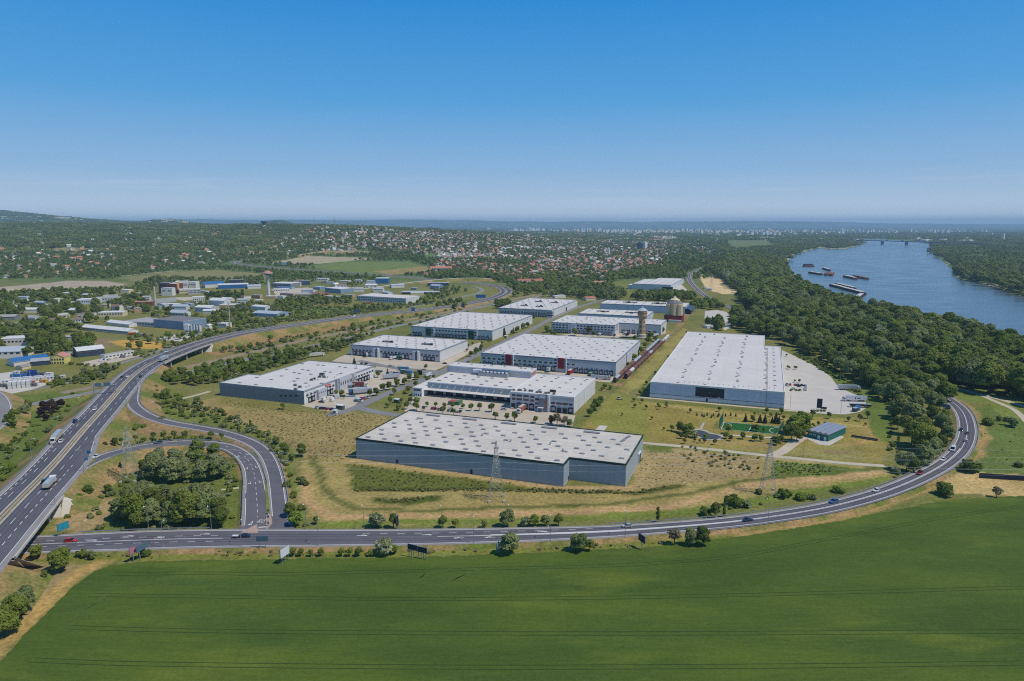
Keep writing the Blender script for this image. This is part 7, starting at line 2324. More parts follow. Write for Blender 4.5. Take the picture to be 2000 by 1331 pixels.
# ------------------------------------------------------------------ pylons and cables
plain('lattice_steel',S(168,168,160),.55,.1,1,.25)
def pylon(label,px,py,h,rz,group='lattice power pylons',small=False,xyz=None):
    if xyz is None: xyz=(*P(px,py),0)
    o=thing('power_pylon',label,'pylon',xyz,rz,group)
    b=MB(); m='lattice_steel'
    w0=h*.115
    def hw(z): return w0*(1-z/h)**1.0*.92+.42 if z<h*.62 else max(.12,(w0*.38*.92+.42)*(1-(z/h-.62)/.38*.9))
    zs=[0,.16,.30,.42,.52,.60,.68,.76,.84,.91,1.0]
    zs=[q*h for q in zs]
    t=.085 if not small else .2
    for z0,z1 in zip(zs[:-1],zs[1:]):
        a,c=hw(z0),hw(z1)
        P0=[(-a,-a,z0),(a,-a,z0),(a,a,z0),(-a,a,z0)]; P1=[(-c,-c,z1),(c,-c,z1),(c,c,z1),(-c,c,z1)]
        for i in range(4):
            j=(i+1) % 4
            b.bar(P0[i],P1[i],t,m); b.bar(P0[i],P1[j],t*.55,m); b.bar(P0[j],P1[i],t*.55,m); b.bar(P1[i],P1[j],t*.5,m)
    part(o,'lattice_mast',b)
    arms=[]
    for zf,L in ((.64,h*.15),(.76,h*.185),(.88,h*.13)):
        b=MB(); z=zf*h; a=hw(z)
        for sg in (-1,1):
            tip=(sg*L,0,z+.3)
            for y in (-a,a): b.bar((sg*a,y,z),tip,t*.7,m); b.bar((sg*a,y,z+1.3),tip,t*.6,m)
            b.bar((sg*(a+L)/2,-a/2,z),(sg*(a+L)/2,a/2,z+.9),t*.4,m)
            arms.append((sg*L,0,z+.3))
        ca=part(o,'cross_arm',b)
        for sg in (-1,1):
            i_=MB(); i_.lathe([(.1,z-1.2),(.16,z-1.1),(.1,z-.9),(.16,z-.7),(.1,z-.5),(.05,z+.3)],'trim_white',6,sg*L,0); part(ca,'insulator',i_)
    a=hw(0)
    if not small:
        for x,y in ((-a,-a),(a,-a),(a,a),(-a,a)):
            f=MB(); f.box(x-.55,y-.55,-.3,x+.55,y+.55,.9,'concrete'); part(o,'footing',f)
    c,s_=math.cos(rz),math.sin(rz)
    return [(xyz[0]+q[0]*c-q[1]*s_,xyz[1]+q[0]*s_+q[1]*c,xyz[2]+q[2]-1.5) for q in arms]+[(xyz[0],xyz[1],xyz[2]+h)]
p1=pylon('lattice power pylon in front of the nearest warehouse',969.5,976,28,R(94))
p2=pylon('lattice power pylon left of the road bend, before the pitch',1499,962,26,R(80))
p3=pylon('lattice power pylon on the slope inside the loop',255,938,27,R(98))
p4=pylon('lattice pylon',0,0,26,R(60),xyz=(330,300,0)); COL.objects[-1]
p5=pylon('slim power pylon among the riverside trees',1712,690,31,R(30))
p6=pylon('power pylon standing in the sand yard',1389,567,30,R(20))
p7=pylon('power pylon behind the detached white hall',1421,556,30,R(20),small=True)
for o in list(COL.objects):
    if o.get('label') == 'lattice pylon':
        o['label']='power pylon beyond the right picture edge'
def cable(a,c,label,grp):
    a,c=Vector(a),Vector(c)
    n=16; sag=(c-a).length*.022
    b=MB(); prev=None
    for i in range(n+1):
        t=i/n; q=a.lerp(c,t); q.z -= sag*4*t*(1-t)
        if prev: b.bar(prev,q,.022,'trim_white',3)
        prev=q
    tag(link('power_cable',b.mesh('power_cable')),label,'cable',grp)
for A2,B2,nm in ((p3,p1,'between the loop pylon and the warehouse pylon'),(p1,p2,'between the warehouse pylon and the right pylon'),(p2,p4,'from the right pylon out across the bend')):
    for i in range(7):
        cable(A2[i],B2[i],('lowest near','lowest far','middle near','middle far','upper near','upper far','topmost')[i]+' power cable strung '+nm,'power cables '+nm)
for i,(px,h) in enumerate(((614,34),(653,40),(655,36),(677,26),(692,28),(705,28),(711,28),(735,26),(755,22),(770,40),(797,30),(820,24),(864,26))):
    x,y,z=TP(px,444.5)
    pylon('tiny power pylon on the skyline, %s from the left' % ORD[i],0,0,h*1.3,.4,'power pylons on the skyline',True,(x,y,z))

# ------------------------------------------------------------------ lamps, gantry, signs
def lamp_proto(arm=1.6,h=10):
    o=bpy.data.objects.new('street_lamp',None)
    b=MB(); b.lathe([(.16,-.2),(.12,1),(.07,h)],'galvanised',6); pm=b.mesh('pole')
    b=MB(); b.bar((0,0,h-.05),(arm,0,h+.35),.05,'galvanised',5); am=b.mesh('arm')
    b=MB(); b.box(arm-.1,-.18,h+.28,arm+.75,.18,h+.44,'trim_white'); hm=b.mesh('lamp_head')
    return pm,am,hm
LP=lamp_proto()
LAMPS=[]
def lamp(x,y,z,rz,label,group,sc=1.0):
    o=thing('street_lamp',label,'street lamp',(x,y,z),rz,group,sc)
    link('pole',LP[0],o); link('arm',LP[1],o); link('lamp_head',LP[2],o)
    return o
for i,(px,py,rz) in enumerate(((166,1070,90),(319,1070,90),(471,1068,90),(622,1066,90),(925,1062,90),(1075,1058,90),(1221,1050,90),(1500,1023,100),(413,1033,-90),(290,1033,-90),(598,1028,-90),(711,1031,-90),(863,1030,-90),(993,1029,-90))):
    x,y=P(px,py,1.1)
    lamp(x,y,1.1,R(rz),'street lamp, %s along the front road' % ((ORD[i]+' from the left on the field side') if i<8 else (ORD[i-8]+' listed on the far verge')),'street lamps along the front road')
lab=0
for i,k_ in enumerate(range(int(at_px(MQ,60,950)),int(at_px(MQ,260,735)),8)):
    lamp(MQ[k_,0]+MN[k_,0]*(HWL+.6),MQ[k_,1]+MN[k_,1]*(HWL+.6),MQ[k_,2]-.5,math.atan2(-MN[k_,1],-MN[k_,0]),'street lamp on the left motorway edge, %s from the front' % ORD[i],'street lamps along the motorway',1.1)
for i,k_ in enumerate(range(int(at_px(MQ,20,995)),int(at_px(MQ,260,735)),8)):
    lamp(MQ[k_,0]-MN[k_,0]*(HWR+5.2 if k_<at_px(MQ,120,890) else HWR+.8),MQ[k_,1]-MN[k_,1]*(HWR+5.2 if k_<at_px(MQ,120,890) else HWR+.8),MQ[k_,2]-.5,math.atan2(MN[k_,1],MN[k_,0]),'street lamp on the right motorway edge, %s from the front' % ORD[i],'street lamps along the motorway',1.1)
for q_,n_,w_,nm,sgn in ((AQ,AN,AW,'upper slip road',1),(BQ,BN,BW,'loop slip road',-1)):
    for i,k_ in enumerate(range(14,len(q_)-6,11)):
        lamp(q_[k_,0]+sgn*n_[k_,0]*(w_[k_]+1.6),q_[k_,1]+sgn*n_[k_,1]*(w_[k_]+1.6),q_[k_,2]-.4,math.atan2(-sgn*n_[k_,1],-sgn*n_[k_,0]),'street lamp beside the %s, %s from the motorway' % (nm,ORD[i]),'street lamps along the slip roads',.9)
for i,(px,py) in enumerate(((1543,798),(1642,807),(1641,744),(1626,716),(1604,706),(1480,826),(1384,876),(1569,893),(877,806),(1006,815))):
    x,y=P(px,py)
    lamp(x,y,0,R(200),('tall yard lamp at the corner of the large white warehouse','yard lamp at the front of the lorry park','lamp on the far edge of the lorry park, nearest','lamp on the far edge of the lorry park, middle one','lamp on the far edge of the lorry park, farthest','lamp behind the football pitch','lamp by the track below the pond','lamp on the drive below the pavilion','lamp in the car park of the canopy warehouse','lamp before the dark entrance tower')[i],'yard lamps in the park')
plain('sign_blue',(.012,.13,.42,1),.5,.06,.8); plain('sign_back',S(84,106,122),.6,.1,.6); plain('poster_white',S(206,208,212),.6,.05,.4); plain('poster_pink',S(190,120,140),.6,.2,.8); plain('poster_teal',S(40,140,160),.6,.2,.7); plain('poster_dark',S(34,44,58),.6,.1,.5); plain('sign_red',(.5,.02,.02,1),.5)
def board(label,px,py,w_,h_,z0,rz,face,legs=2,z=0.8,cat='billboard',name='billboard',struts=False):
    o=thing(name,label,cat,(*P(px,py,z),z),rz)
    b=MB(); b.box(-w_/2,-.12,z0,w_/2,.12,z0+h_,'sign_back'); part(o,'panel',b)
    b=MB(); b.box(-w_/2+.1,-.15,z0+.1,w_/2-.1,-.121,z0+h_-.1,face); part(o,'poster',b)
    for i in range(legs):
        x=(i+.5)/legs*w_-w_/2
        b=MB(); b.box(x-.1,-.1,-1.2,x+.1,.1,z0,'galvanised')
        if struts: b.bar((x,.1,z0+h_*.6),(x,2.6,-1),.07,'galvanised')
        part(o,'leg',b)
    return o
board('billboard with a pinkish poster standing over the verge at left',267,1091,5.2,2.6,2.6,R(62),'poster_pink',2)
board('grey back-to-back billboard right behind the pinkish one',279,1088,5.2,2.6,2.8,R(70),'sign_back',2)
board('teal billboard on the bank beside the motorway bridge',125,1046,4.6,3.0,2.4,R(65),'poster_teal',2)
board('blue-grey road sign seen from behind beside the junction',513,1072,4.6,2.0,3.2,R(2),'sign_back',2,cat='road sign',name='road_sign')
board('white slanted billboard with struts on the field edge',557,1098,5.0,3.6,2.4,R(68),'poster_white',3,.4,struts=True)
board('left one of two dark blue panel boards on posts over the field edge',806,1087,4.2,2.2,2.6,R(-24),'poster_dark',4,.4)
board('right one of two dark blue panel boards on posts over the field edge',825,1092,4.2,2.2,2.6,R(-24),'poster_dark',4,.4)
board('blue and white billboard half hidden by the round verge tree',973,1078,3.6,2.6,1.4,R(70),'poster_white',2,.5)
board('blue billboard half hidden by the broad verge tree',1117,1072,3.6,2.6,1.4,R(70),'metal_lightblue',2,.5)
board('grey narrow billboard on one leg on the field verge',1253,1070,4.4,3.0,2.4,R(-66),'poster_dark',1,.5)
board('blue road sign at the junction corner',560,1013,1.6,1.8,2.4,R(15),'sign_blue',1,.8,cat='road sign',name='road_sign')
board('dark sign panel beside the blossoming tree',776,1032,2.0,4.5,1.0,R(70),'poster_dark',2,.6,cat='road sign',name='road_sign')
board('blue motorway sign above the merging lane',175,897,1.8,1.6,3.0,R(0),'sign_blue',1,6.6,cat='road sign',name='road_sign')
board('second small blue sign below the merging lane tip',169,901,1.6,1.2,.6,R(0),'poster_teal',1,6.6,cat='road sign',name='road_sign')
board('large blue motorway sign beside the far carriageway',807,612,5,5,3,R(0),'sign_blue',2,2.5,cat='road sign',name='road_sign')
board('long blue motorway gantry sign inside the bend',939,588,16,5,5,R(-5),'sign_blue',3,1.5,cat='road sign',name='road_sign')
board('grey back of a motorway sign near the white van',697,617,9,4,4,R(-8),'sign_back',2,3.5,cat='road sign',name='road_sign')
board('blue direction sign by the far motorway',555,522,14,7,6,R(0),'metal_lightblue',2,6,cat='road sign',name='road_sign')
board('grey double sign beside the grove at the bend',1845,805,4.4,2.4,3,R(-40),'sign_back',2,.8,cat='road sign',name='road_sign')
board('blue-black totem sign before the lorry park',1600,799,3.4,6.6,.6,AP,'poster_dark',2,0,cat='sign',name='totem_sign')
board('dark blue low panel right of the lorry park totem',1609,800,3.6,1.4,.3,AP,'poster_dark',2,0,cat='sign',name='totem_sign')
board('dark totem sign on the grass beside the street',820,734,4.6,4.0,.6,AP,'poster_dark',2,0,cat='sign',name='totem_sign')
board('round red stop sign on the brick traffic island',524,1021,1.0,1.0,2.2,R(180),'sign_red',1,1.2,cat='road sign',name='road_sign')
board('small blue keep-right sign on the brick traffic island',524,1028,.8,.8,1.0,R(180),'sign_blue',1,1.2,cat='road sign',name='road_sign')
board('small blue sign at the tip of the grass divider',524,1004,.9,.9,1.2,R(180),'sign_blue',1,1.2,cat='road sign',name='road_sign')
board('white round sign beside the loop guard rail',480,974,.8,1.0,1.4,R(0),'poster_white',1,1.0,cat='road sign',name='road_sign')
# sign gantry over the left carriageway
kg=at_px(MQ,222,768)
o=thing('sign_gantry','grey steel sign gantry spanning the left motorway carriageway','gantry',(MQ[kg,0],MQ[kg,1],MQ[kg,2]),math.atan2(MN[kg,1],MN[kg,0]))
for x in (.3,13.5):
    b=MB(); b.box(x-.3,-.3,-1.5,x+.3,.3,7,'galvanised'); part(o,'post',b)
b=MB()
for y in (-.6,.6):
    for z in (6.2,7.4): b.bar((-.2,y,z),(14,y,z),.14,'galvanised')
for i in range(12):
    b.bar((i*1.2,-.6,6.2),(i*1.2+1.1,-.6,7.4),.07,'galvanised'); b.bar((i*1.2,.6,6.2),(i*1.2+1.1,.6,7.4),.07,'galvanised'); b.bar((i*1.2,-.6,7.4),(i*1.2,.6,7.4),.07,'galvanised')
part(o,'truss',b)
for x in (3,8.5):
    b=MB(); b.box(x,.7,5.6,x+4,.85,8.2,'sign_back'); part(o,'sign_panel',b)

# ------------------------------------------------------------------ river traffic and bridge
plain('hull_rust',S(110,62,54),.8,.2,.3); plain('hull_dark',S(52,50,58),.7,.15,.3); plain('deck_pale',S(196,192,186),.8,.1,.3); plain('hold_brown',S(130,88,80),.8,.2,.3)
def barge(label,px,py,L,Bm,rz,hull,deck,covers=0,hold=True,group='moored barges on the river',house=False):
    o=thing('barge',label,'barge',(*P(px,py,WATER_Z),WATER_Z),R(rz),group)
    h2,l2=Bm/2,L/2
    out=[(-l2,-h2*.7),(-l2+3,-h2),(l2-5,-h2),(l2,-h2*.45),(l2,h2*.45),(l2-5,h2),(-l2+3,h2),(-l2,h2*.7)]
    b=MB(); b.prism(out,-.5,2.6,hull,hull); part(o,'hull',b)
    if hold:
        b=MB(); b.box(-l2+6,-h2+1.2,2.6,l2-9,h2-1.2,3.9,hull,deck); part(o,'hold',b)
    for i in range(covers):
        x=-l2+7+i*(L-17)/covers
        b=MB(); b.box(x,-h2+.9,3.9,x+(L-17)/covers-.8,h2-.9,4.5+(i % 2)*.2,deck); part(o,'hatch_cover',b)
    b=MB(); b.box(-l2+1,-h2*.6,2.6,-l2+4,h2*.6,5.2 if house else 3.6,'deck_pale' if house else hull); part(o,'wheelhouse' if house else 'winch',b)
    return o
def bp(label,e0,e1,Bm,hull,deck,covers=0,hold=True,house=False):
    q0,q1=Vector(P(*e0,WATER_Z)),Vector(P(*e1,WATER_Z))
    c=(q0+q1)/2
    o=barge(label,1000,600,(q1-q0).length,Bm,0,hull,deck,covers,hold,house=house)
    o.location=(c.x,c.y,WATER_Z); o.rotation_euler=(0,0,math.atan2((q1-q0).y,(q1-q0).x))
bp('long pale-decked barge moored nearest the wood',(1623,558.5),(1689,576),10,'hull_dark','deck_pale',5)
bp('shorter pale barge lashed beside the long one',(1632,556.5),(1670,566),9,'hull_dark','deck_pale',4)
bp('small pontoon with white cabin at the end of the long barge',(1672,585),(1684,577),9,'hull_dark','deck_pale',1,True,True)
bp('rusty barge with pale hatch in mid-river',(1649,541),(1673,546.5),10,'hull_rust','deck_pale',3)
bp('rusty empty barge lashed beyond the pale-hatched one',(1668,540.5),(1695,546.5),10,'hull_rust','hold_brown',0)
bp('rust-red barge end-on in the left group',(1612.5,538.5),(1616,534),10,'hull_rust','hold_brown',2)
bp('second rust-red barge alongside the end-on one',(1622,539),(1626,534.5),10,'hull_rust','hold_brown',2)
bp('dark barge carrying white machines near the left bank',(1581,533.5),(1605,537.5),10,'hull_dark','deck_pale',2)
bp('small pale barge behind the left group',(1607.5,525.5),(1621,529.5),8,'hull_rust','deck_pale',2)
bp('rusty barge farthest up the left bank',(1568,521),(1591,521),12,'hull_rust','hold_brown',0)
bp('dark barge alongside the farthest rusty one',(1570,518.5),(1588,518),10,'hull_dark','hull_dark',0)
plain('bridge_steel',S(62,84,118),.6,.08,.3)
a,c=Vector((*P(1682,474.5),0)),Vector((*P(1832,479.5),0))
o=thing('river_bridge','long dark blue girder bridge crossing the far river','bridge',(a.x,a.y,0),math.atan2((c-a).y,(c-a).x))
L=(c-a).length
b=MB(); b.box(-200,-7,14,L+300,7,18,'bridge_steel'); part(o,'girder',b)
b=MB(); b.box(-200,-7.5,18,L+300,7.5,18.6,'roof_tar'); part(o,'deck',b)
for f in (.30,.62,.92):
    b=MB(); b.box(f*L-5,-8,-8,f*L+5,8,14.2,'bridge_steel'); part(o,'pier',b)
for i,f in enumerate((.36,.56)):
    t=MB(); t.box(-6,-1.3,.6,6,1.3,4,'plant_dark'); t.box(6.3,-1.2,.5,8,1.2,3.2,'plant_dark')
    for x in (-4,0,4,7): t.wheel(x,0,.5,.5,2.4,'plant_dark',8)
    q=a.lerp(c,f)
    tag(link('lorry',t.mesh('lorry'),None,(q.x,q.y,18.6),math.atan2((c-a).y,(c-a).x)),('tiny dark lorry left of the middle of the river bridge','tiny dark lorry right of the middle of the river bridge')[i],'lorry')
# dark trackside hoarding at right edge
b=MB(); b.box(0,-.2,0,34,.2,2.6,'poster_dark'); b.box(29,-.24,.2,33.6,-.2,2.4,'sign_blue')
tag(link('long_hoarding',b.mesh('long_hoarding'),None,(*P(1912,934),0),R(-11)),'long low dark hoarding at the right edge beyond the dry strip','hoarding')
# ------------------------------------------------------------------ vehicles
plain('tyre',(.018,.018,.019,1),.9,.1,2); plain('rim',S(150,150,152),.4,.05,2,.6)
s=NT('car_glass'); s.fin((.012,.016,.022,1),.05,0,.7)
PAINT={}
def paint(nm,c,rough=.25):
    if nm not in PAINT:
        s=NT('paint_'+nm); b=s.n('ShaderNodeBsdfPrincipled'); b.inputs['Base Color'].default_value=c; b.inputs['Roughness'].default_value=rough; b.inputs['Coat Weight'].default_value=.5; b.inputs['Coat Roughness'].default_value=.1
        s.l(b.outputs[0],s.out.inputs['Surface']); PAINT[nm]=s.m
    return PAINT[nm]
for nm,c in (('white',(.72,.72,.72,1)),('silver',(.42,.44,.46,1)),('grey',(.16,.17,.18,1)),('black',(.018,.019,.022,1)),('red',(.50,.018,.025,1)),('darkred',(.20,.02,.03,1)),('navy',(.018,.03,.085,1)),('blue',(.05,.15,.32,1)),('teal',(.03,.20,.24,1)),('cream',(.60,.56,.44,1)),('green',(.03,.22,.08,1)),('darkgreen',(.02,.12,.09,1)),('yellow',(.65,.35,.03,1)),('maroon',(.16,.022,.03,1)),('skyblue',(.04,.25,.60,1)),('orange',(.6,.14,.03,1)),('brick',(.42,.14,.10,1))):
    paint(nm,c)
def loft(mb,secs,m,ends=True):
    """secs: list of (x, [(y, z) ...]) closed sections, same count"""
    n=len(secs[0][1]); b=len(mb.v)
    for x,ps in secs: mb.v+=[(x,y,z) for y,z in ps]
    i=mb.mi(m)
    for k in range(len(secs)-1):
        for j in range(n):
            mb.f.append((b+k*n+j,b+(k+1)*n+j,b+(k+1)*n+(j+1) % n,b+k*n+(j+1) % n)); mb.m.append(i)
    if ends:
        mb.f.append(tuple(b+j for j in range(n))); mb.m.append(i)
        mb.f.append(tuple(b+(len(secs)-1)*n+n-1-j for j in range(n))); mb.m.append(i)
def car_meshes(kind):
    L,Wd={'hatch': (4.1,1.75),'sedan': (4.6,1.8),'estate': (4.6,1.8),'suv': (4.6,1.9),'van': (5.4,2.0)}[kind]
    l,w_=L/2,Wd/2
    def sec(x,z0,z1,k=1.0): return (x,[(-w_*k,z0),(w_*k,z0),(w_*k*1.0,z0+(z1-z0)*.6),(w_*k*.93,z1),(-w_*k*.93,z1),(-w_*k,z0+(z1-z0)*.6)])
    belt={'hatch': .92,'sedan': .90,'estate': .92,'suv': 1.05,'van': 1.15}[kind]
    top={'hatch': 1.47,'sedan': 1.44,'estate': 1.48,'suv': 1.72,'van': 2.4}[kind]
    b=MB(); m=PAINT['white']
    hood=belt-.14
    loft(b,[sec(-l,.42,belt-.22,.88),sec(-l+.25,.26,belt-.02,.98),sec(-l+.9,.22,belt),sec(l-1.5,.22,belt),sec(l-1.25,.22,belt-.02),sec(l-.5,.24,hood,.98),sec(l-.1,.3,hood-.16,.92),sec(l,.4,hood-.3,.84)],m)
    body=b.mesh('body')
    g=MB()
    if kind == 'sedan': xs_=(-l+.65,-l+1.35,l-2.15,l-1.3)
    elif kind == 'hatch': xs_=(-l+.15,-l+.65,l-2.0,l-1.15)
    elif kind == 'van': xs_=(-l+.05,-l+.15,l-1.45,l-.75)
    else: xs_=(-l+.12,-l+.55,l-2.15,l-1.25)
    def cs(x,z,k): return (x,[(-w_*.93,belt-.02),(w_*.93,belt-.02),(w_*k,z),(-w_*k,z)])
    loft(g,[(xs_[0],[(-w_*.9,belt-.03),(w_*.9,belt-.03),(w_*.89,belt),(-w_*.89,belt)]),cs(xs_[1],top-.06,.76 if kind != 'van' else .9),cs((xs_[1]+xs_[2])/2,top-.02,.78 if kind != 'van' else .91),cs(xs_[2],top-.06,.76 if kind != 'van' else .9),(xs_[3],[(-w_*.9,belt-.03),(w_*.9,belt-.03),(w_*.89,belt),(-w_*.89,belt)])],MATS['car_glass'])
    glass=g.mesh('windows')
    r_=MB(); kk=.78 if kind != 'van' else .92
    r_.box(xs_[1]-.02,-w_*kk,top-.07,xs_[2]+.05,w_*kk,top,m)
    if kind == 'van':
        r_.box(xs_[0],-w_*.95,belt-.05,xs_[2]-.6,w_*.95,top-.06,m)
    else:
        for x in (xs_[1]+.05,(xs_[1]+xs_[2])/2):
            for s_ in (-1,1): r_.bar((x,s_*w_*.92,belt),(x,s_*w_*.79,top-.05),.05,m)
    roof=r_.mesh('roof')
    wh=MB(); wh.wheel(0,0,0,.33,.22,'tyre',10); wh.wheel(0,0,0,.2,.235,'rim',8)
    lm=MB(); lm.box(l-.14,-w_*.8,.58,l-.04,-w_*.5,.72,'trim_white'); lh=lm.mesh('headlight')
    lm=MB(); lm.box(l-.14,w_*.5,.58,l-.04,w_*.8,.72,'trim_white'); lh2=lm.mesh('headlight')
    return body,glass,roof,wh.mesh('wheel'),lh,lh2,l,w_
CARS={k: car_meshes(k) for k in ('hatch','sedan','estate','suv','van')}
def setmat(o,m):
    o.material_slots[0].link='OBJECT'; o.material_slots[0].material=m
def car(kind,col,x,y,z,rz,label,group=None):
    body,glass,roof,wh,lh,lh2,l,w_=CARS[kind]
    o=thing('van' if kind == 'van' else 'car',label,'van' if kind == 'van' else 'car',(x,y,z),rz,group)
    for nm,me in (('body',body),('roof',roof)):
        setmat(link(nm,me,o),PAINT[col])
    link('windows',glass,o); link('headlight',lh,o); link('headlight',lh2,o)
    for sx in (-l+.82,l-.85):
        for sy in (-w_+.1,w_-.1): link('wheel',wh,o,(sx,sy,.33))
    return o
def cp(kind,col,px,py,rz,label,group='cars parked in the warehouse yards',z=.06):
    x,y=P(px,py,z)
    return car(kind,col,x,y,z,rz,label,group)
def onroad(q,px,py,z,off=None,flip=False):
    x,y=P(px,py,z)
    i=int(np.argmin((q[:,0]-x)**2+(q[:,1]-y)**2)); j=min(max(i,1),len(q)-2)
    d=q[j+1]-q[j-1]
    return x,y,q[i,2]+.02,math.atan2(d[1],d[0])+(math.pi if flip else 0)
RG='vehicles driving on the roads'
for kind,col,px,py,q,flip,lab in (('estate','red',138,1058.5,FQ,False,'bright red car on the front road near the bridge'),('sedan','black',479,1049,FQ,False,'dark car towing a small trailer past the junction'),('hatch','silver',1224,1029.5,FQ,True,'silver hatchback on the front road before the bend'),('sedan','navy',1461,1017.5,FQ,False,'dark blue car on the front road right of the clump'),('suv','blue',1628,982,FQ,True,'blue estate car with roof box entering the bend'),('hatch','white',1711,960,FQ,True,'white car on the rising bend behind the blue one'),('suv','darkred',1796,926,FQ,True,'dark red car halfway round the bend'),('sedan','white',1842,899.5,FQ,True,'white saloon behind the dark red car'),('van','white',1861,880,FQ,True,'white van in the bend'),('hatch','white',1887,862.5,FQ,False,'white hatchback leading up the outer lane of the bend'),('sedan','grey',1889,847.5,FQ,False,'grey car on the outer lane of the bend'),('sedan','black',1877,841,FQ,True,'dark car on the inner lane of the bend'),('sedan','black',1853,796,FQ,True,'dark car emerging from behind the grove'),('hatch','black',1347,552,FQ,False,'dark car on the far shore road'),('hatch','white',1361,564,FQ,False,'white car on the far shore road'),('sedan','white',1430,601,FQ,False,'white car on the shore road before the wood')):
    x,y,z,a=onroad(q,px,py,FZ,None,flip)
    car(kind,col,x,y,z,a,lab,RG)
x,y,z,a=onroad(FQ,460,1050.5,FZ)
o=thing('car_trailer','small open trailer behind the dark car at the junction','trailer',(x,y,z),a)
b=MB(); b.box(-1.2,-.7,.5,1.2,.7,.95,'cont_grey','cont_white'); part(o,'tub',b)
b=MB(); b.bar((1.2,0,.55),(2.6,0,.5),.05,'plant_dark'); part(o,'drawbar',b)
for sy in (-.8,.8):
    b=MB(); b.wheel(-.1,sy,.3,.3,.18,'tyre',10); part(o,'wheel',b)
for kind,col,px,py,flip,lab in (('hatch','white',119,864,True,'white car overtaking the cream lorry on the motorway'),('suv','navy',146,825,True,'dark blue car on the left carriageway behind the lorry'),('suv','white',185,801,True,'white car in the middle of the left carriageway'),('sedan','black',238,738,True,'dark car under the gantry on the left carriageway'),('sedan','white',249,737,True,'white car beside the dark one near the gantry'),('sedan','black',275,736.5,False,'dark car on the right carriageway before the bridge'),('suv','navy',88,942,False,'blue car beside the beige lorry'),('suv','white',325,688,True,'white van-like car at the motorway bend'),('van','white',905,592,False,'white van on the far motorway'),('van','white',690,619.5,True,'white transporter on the middle motorway stretch'),('hatch','white',970,567,True,'white car in the far motorway bend'),('hatch','white',966,577,True,'white car inside the far motorway bend'),('van','white',625,530,False,'tiny white van on the distant motorway'),('hatch','white',563,526,True,'tiny white car on the distant motorway')):
    x,y,z,a=onroad(MQ,px,py,7 if px<450 else (4 if px<700 else 2),None,flip)
    car(kind,col,x,y,z,a,lab,RG)
x,y,z,a=onroad(BQ,188,893,6.5,None,True); car('sedan','white',x,y,z,a,'white car on the loop slip road near the motorway',RG)
x,y,z,a=onroad(BQ,309,866.5,4.5,None,True); car('sedan','black',x,y,z,a,'dark car on the loop slip road above the trees',RG)
# lorries
def wheels(o,xs_,w_=1.15,r_=.5):
    key='lw%.2f' % r_
    if key not in CONT:
        wh=MB(); wh.wheel(0,0,0,r_,.35,'tyre',12); wh.wheel(0,0,0,r_*.55,.37,'rim',8); CONT[key]=wh.mesh('wheel')
    for x in xs_:
        for s_ in (-1,1): link('wheel',CONT[key],o,(x,s_*w_,r_))
BOXM={}
def box_trailer(L,h,col,roofc):
    key=(L,h)
    if key not in BOXM:
        b=MB(); b.box(0,-1.25,1.15,L,1.25,h,PAINT['white'],PAINT['silver']); b.box(0.2,-1.0,.85,L-.4,1.0,1.15,MATS['plant_dark'])
        BOXM[key]=b.mesh('box_body')
    return BOXM[key]
def cab_mesh():
    b=MB(); m=PAINT['white']
    loft(b,[(0,[(-1.2,.6),(1.2,.6),(1.2,3.0),(-1.2,3.0)]),(.9,[(-1.22,.5),(1.22,.5),(1.22,3.5),(-1.22,3.5)]),(1.7,[(-1.22,.5),(1.22,.5),(1.2,3.2),(-1.2,3.2)]),(2.15,[(-1.2,.5),(1.2,.5),(1.12,2.4),(-1.12,2.4)]),(2.25,[(-1.15,.55),(1.15,.55),(1.1,1.5),(-1.1,1.5)])],m)
    c=b.mesh('cab')
    g=MB(); g.face([(2.235,-1.05,1.6),(2.235,1.05,1.6),(2.16,1.0,2.4),(2.16,-1.0,2.4)],MATS['car_glass']); g.face([(2.165,-1.0,2.4),(2.165,1.0,2.4),(1.8,1.05,3.05),(1.8,-1.05,3.05)],MATS['car_glass'])
    for s_ in (-1,1): g.face([(.9,s_*1.235,1.7),(1.9,s_*1.235,1.7),(1.75,s_*1.22,2.5),(.95,s_*1.235,2.5)],MATS['car_glass'])
    return c,g.mesh('windows')
CAB=cab_mesh()
def lorry(x,y,z,rz,cab,box,label,L=13.6,h=4.0,tractor=True,trailer=True,name='lorry',group='lorries in the warehouse yards',topc=None):
    o=thing(name if tractor else 'trailer',label,'lorry' if tractor else 'trailer',(x,y,z),rz,group)
    x0=-L/2-1.2 if tractor else-L/2
    if trailer:
        b=link('trailer' if tractor else 'body',box_trailer(L,h,None,None),o,(x0,0,0))
        b.material_slots[0].link='OBJECT'; b.material_slots[0].material=PAINT[box]
        b.material_slots[1].link='OBJECT'; b.material_slots[1].material=PAINT[topc or 'silver']
        wheels(o,[x0+L*.16,x0+L*.16+1.3,x0+L*.16+2.6] if L>9 else [x0+1.6,x0+2.9])
        if not tractor:
            f=MB(); f.box(x0+L*.72,-.9,0,x0+L*.72+.2,-.7,1.1,'plant_dark'); f.box(x0+L*.72,.7,0,x0+L*.72+.2,.9,1.1,'plant_dark'); part(o,'landing_leg',f)
    if tractor:
        cx=x0+L+.35
        setmat(link('cab',CAB[0],o,(cx,0,0)),PAINT[cab]); link('windows',CAB[1],o,(cx,0,0))
        f=MB(); f.box(cx-3.2,-.5,.6,cx+.1,.5,.95,'plant_dark'); part(o,'chassis',f)
        wheels(o,[cx+1.4,cx-2.0])
    return o
def lp(px,py,rz,cab,box,label,z=.06,**k):
    x,y=P(px,py,z); return lorry(x,y,z,rz,cab,box,label,**k)
MG='lorries on the motorway'
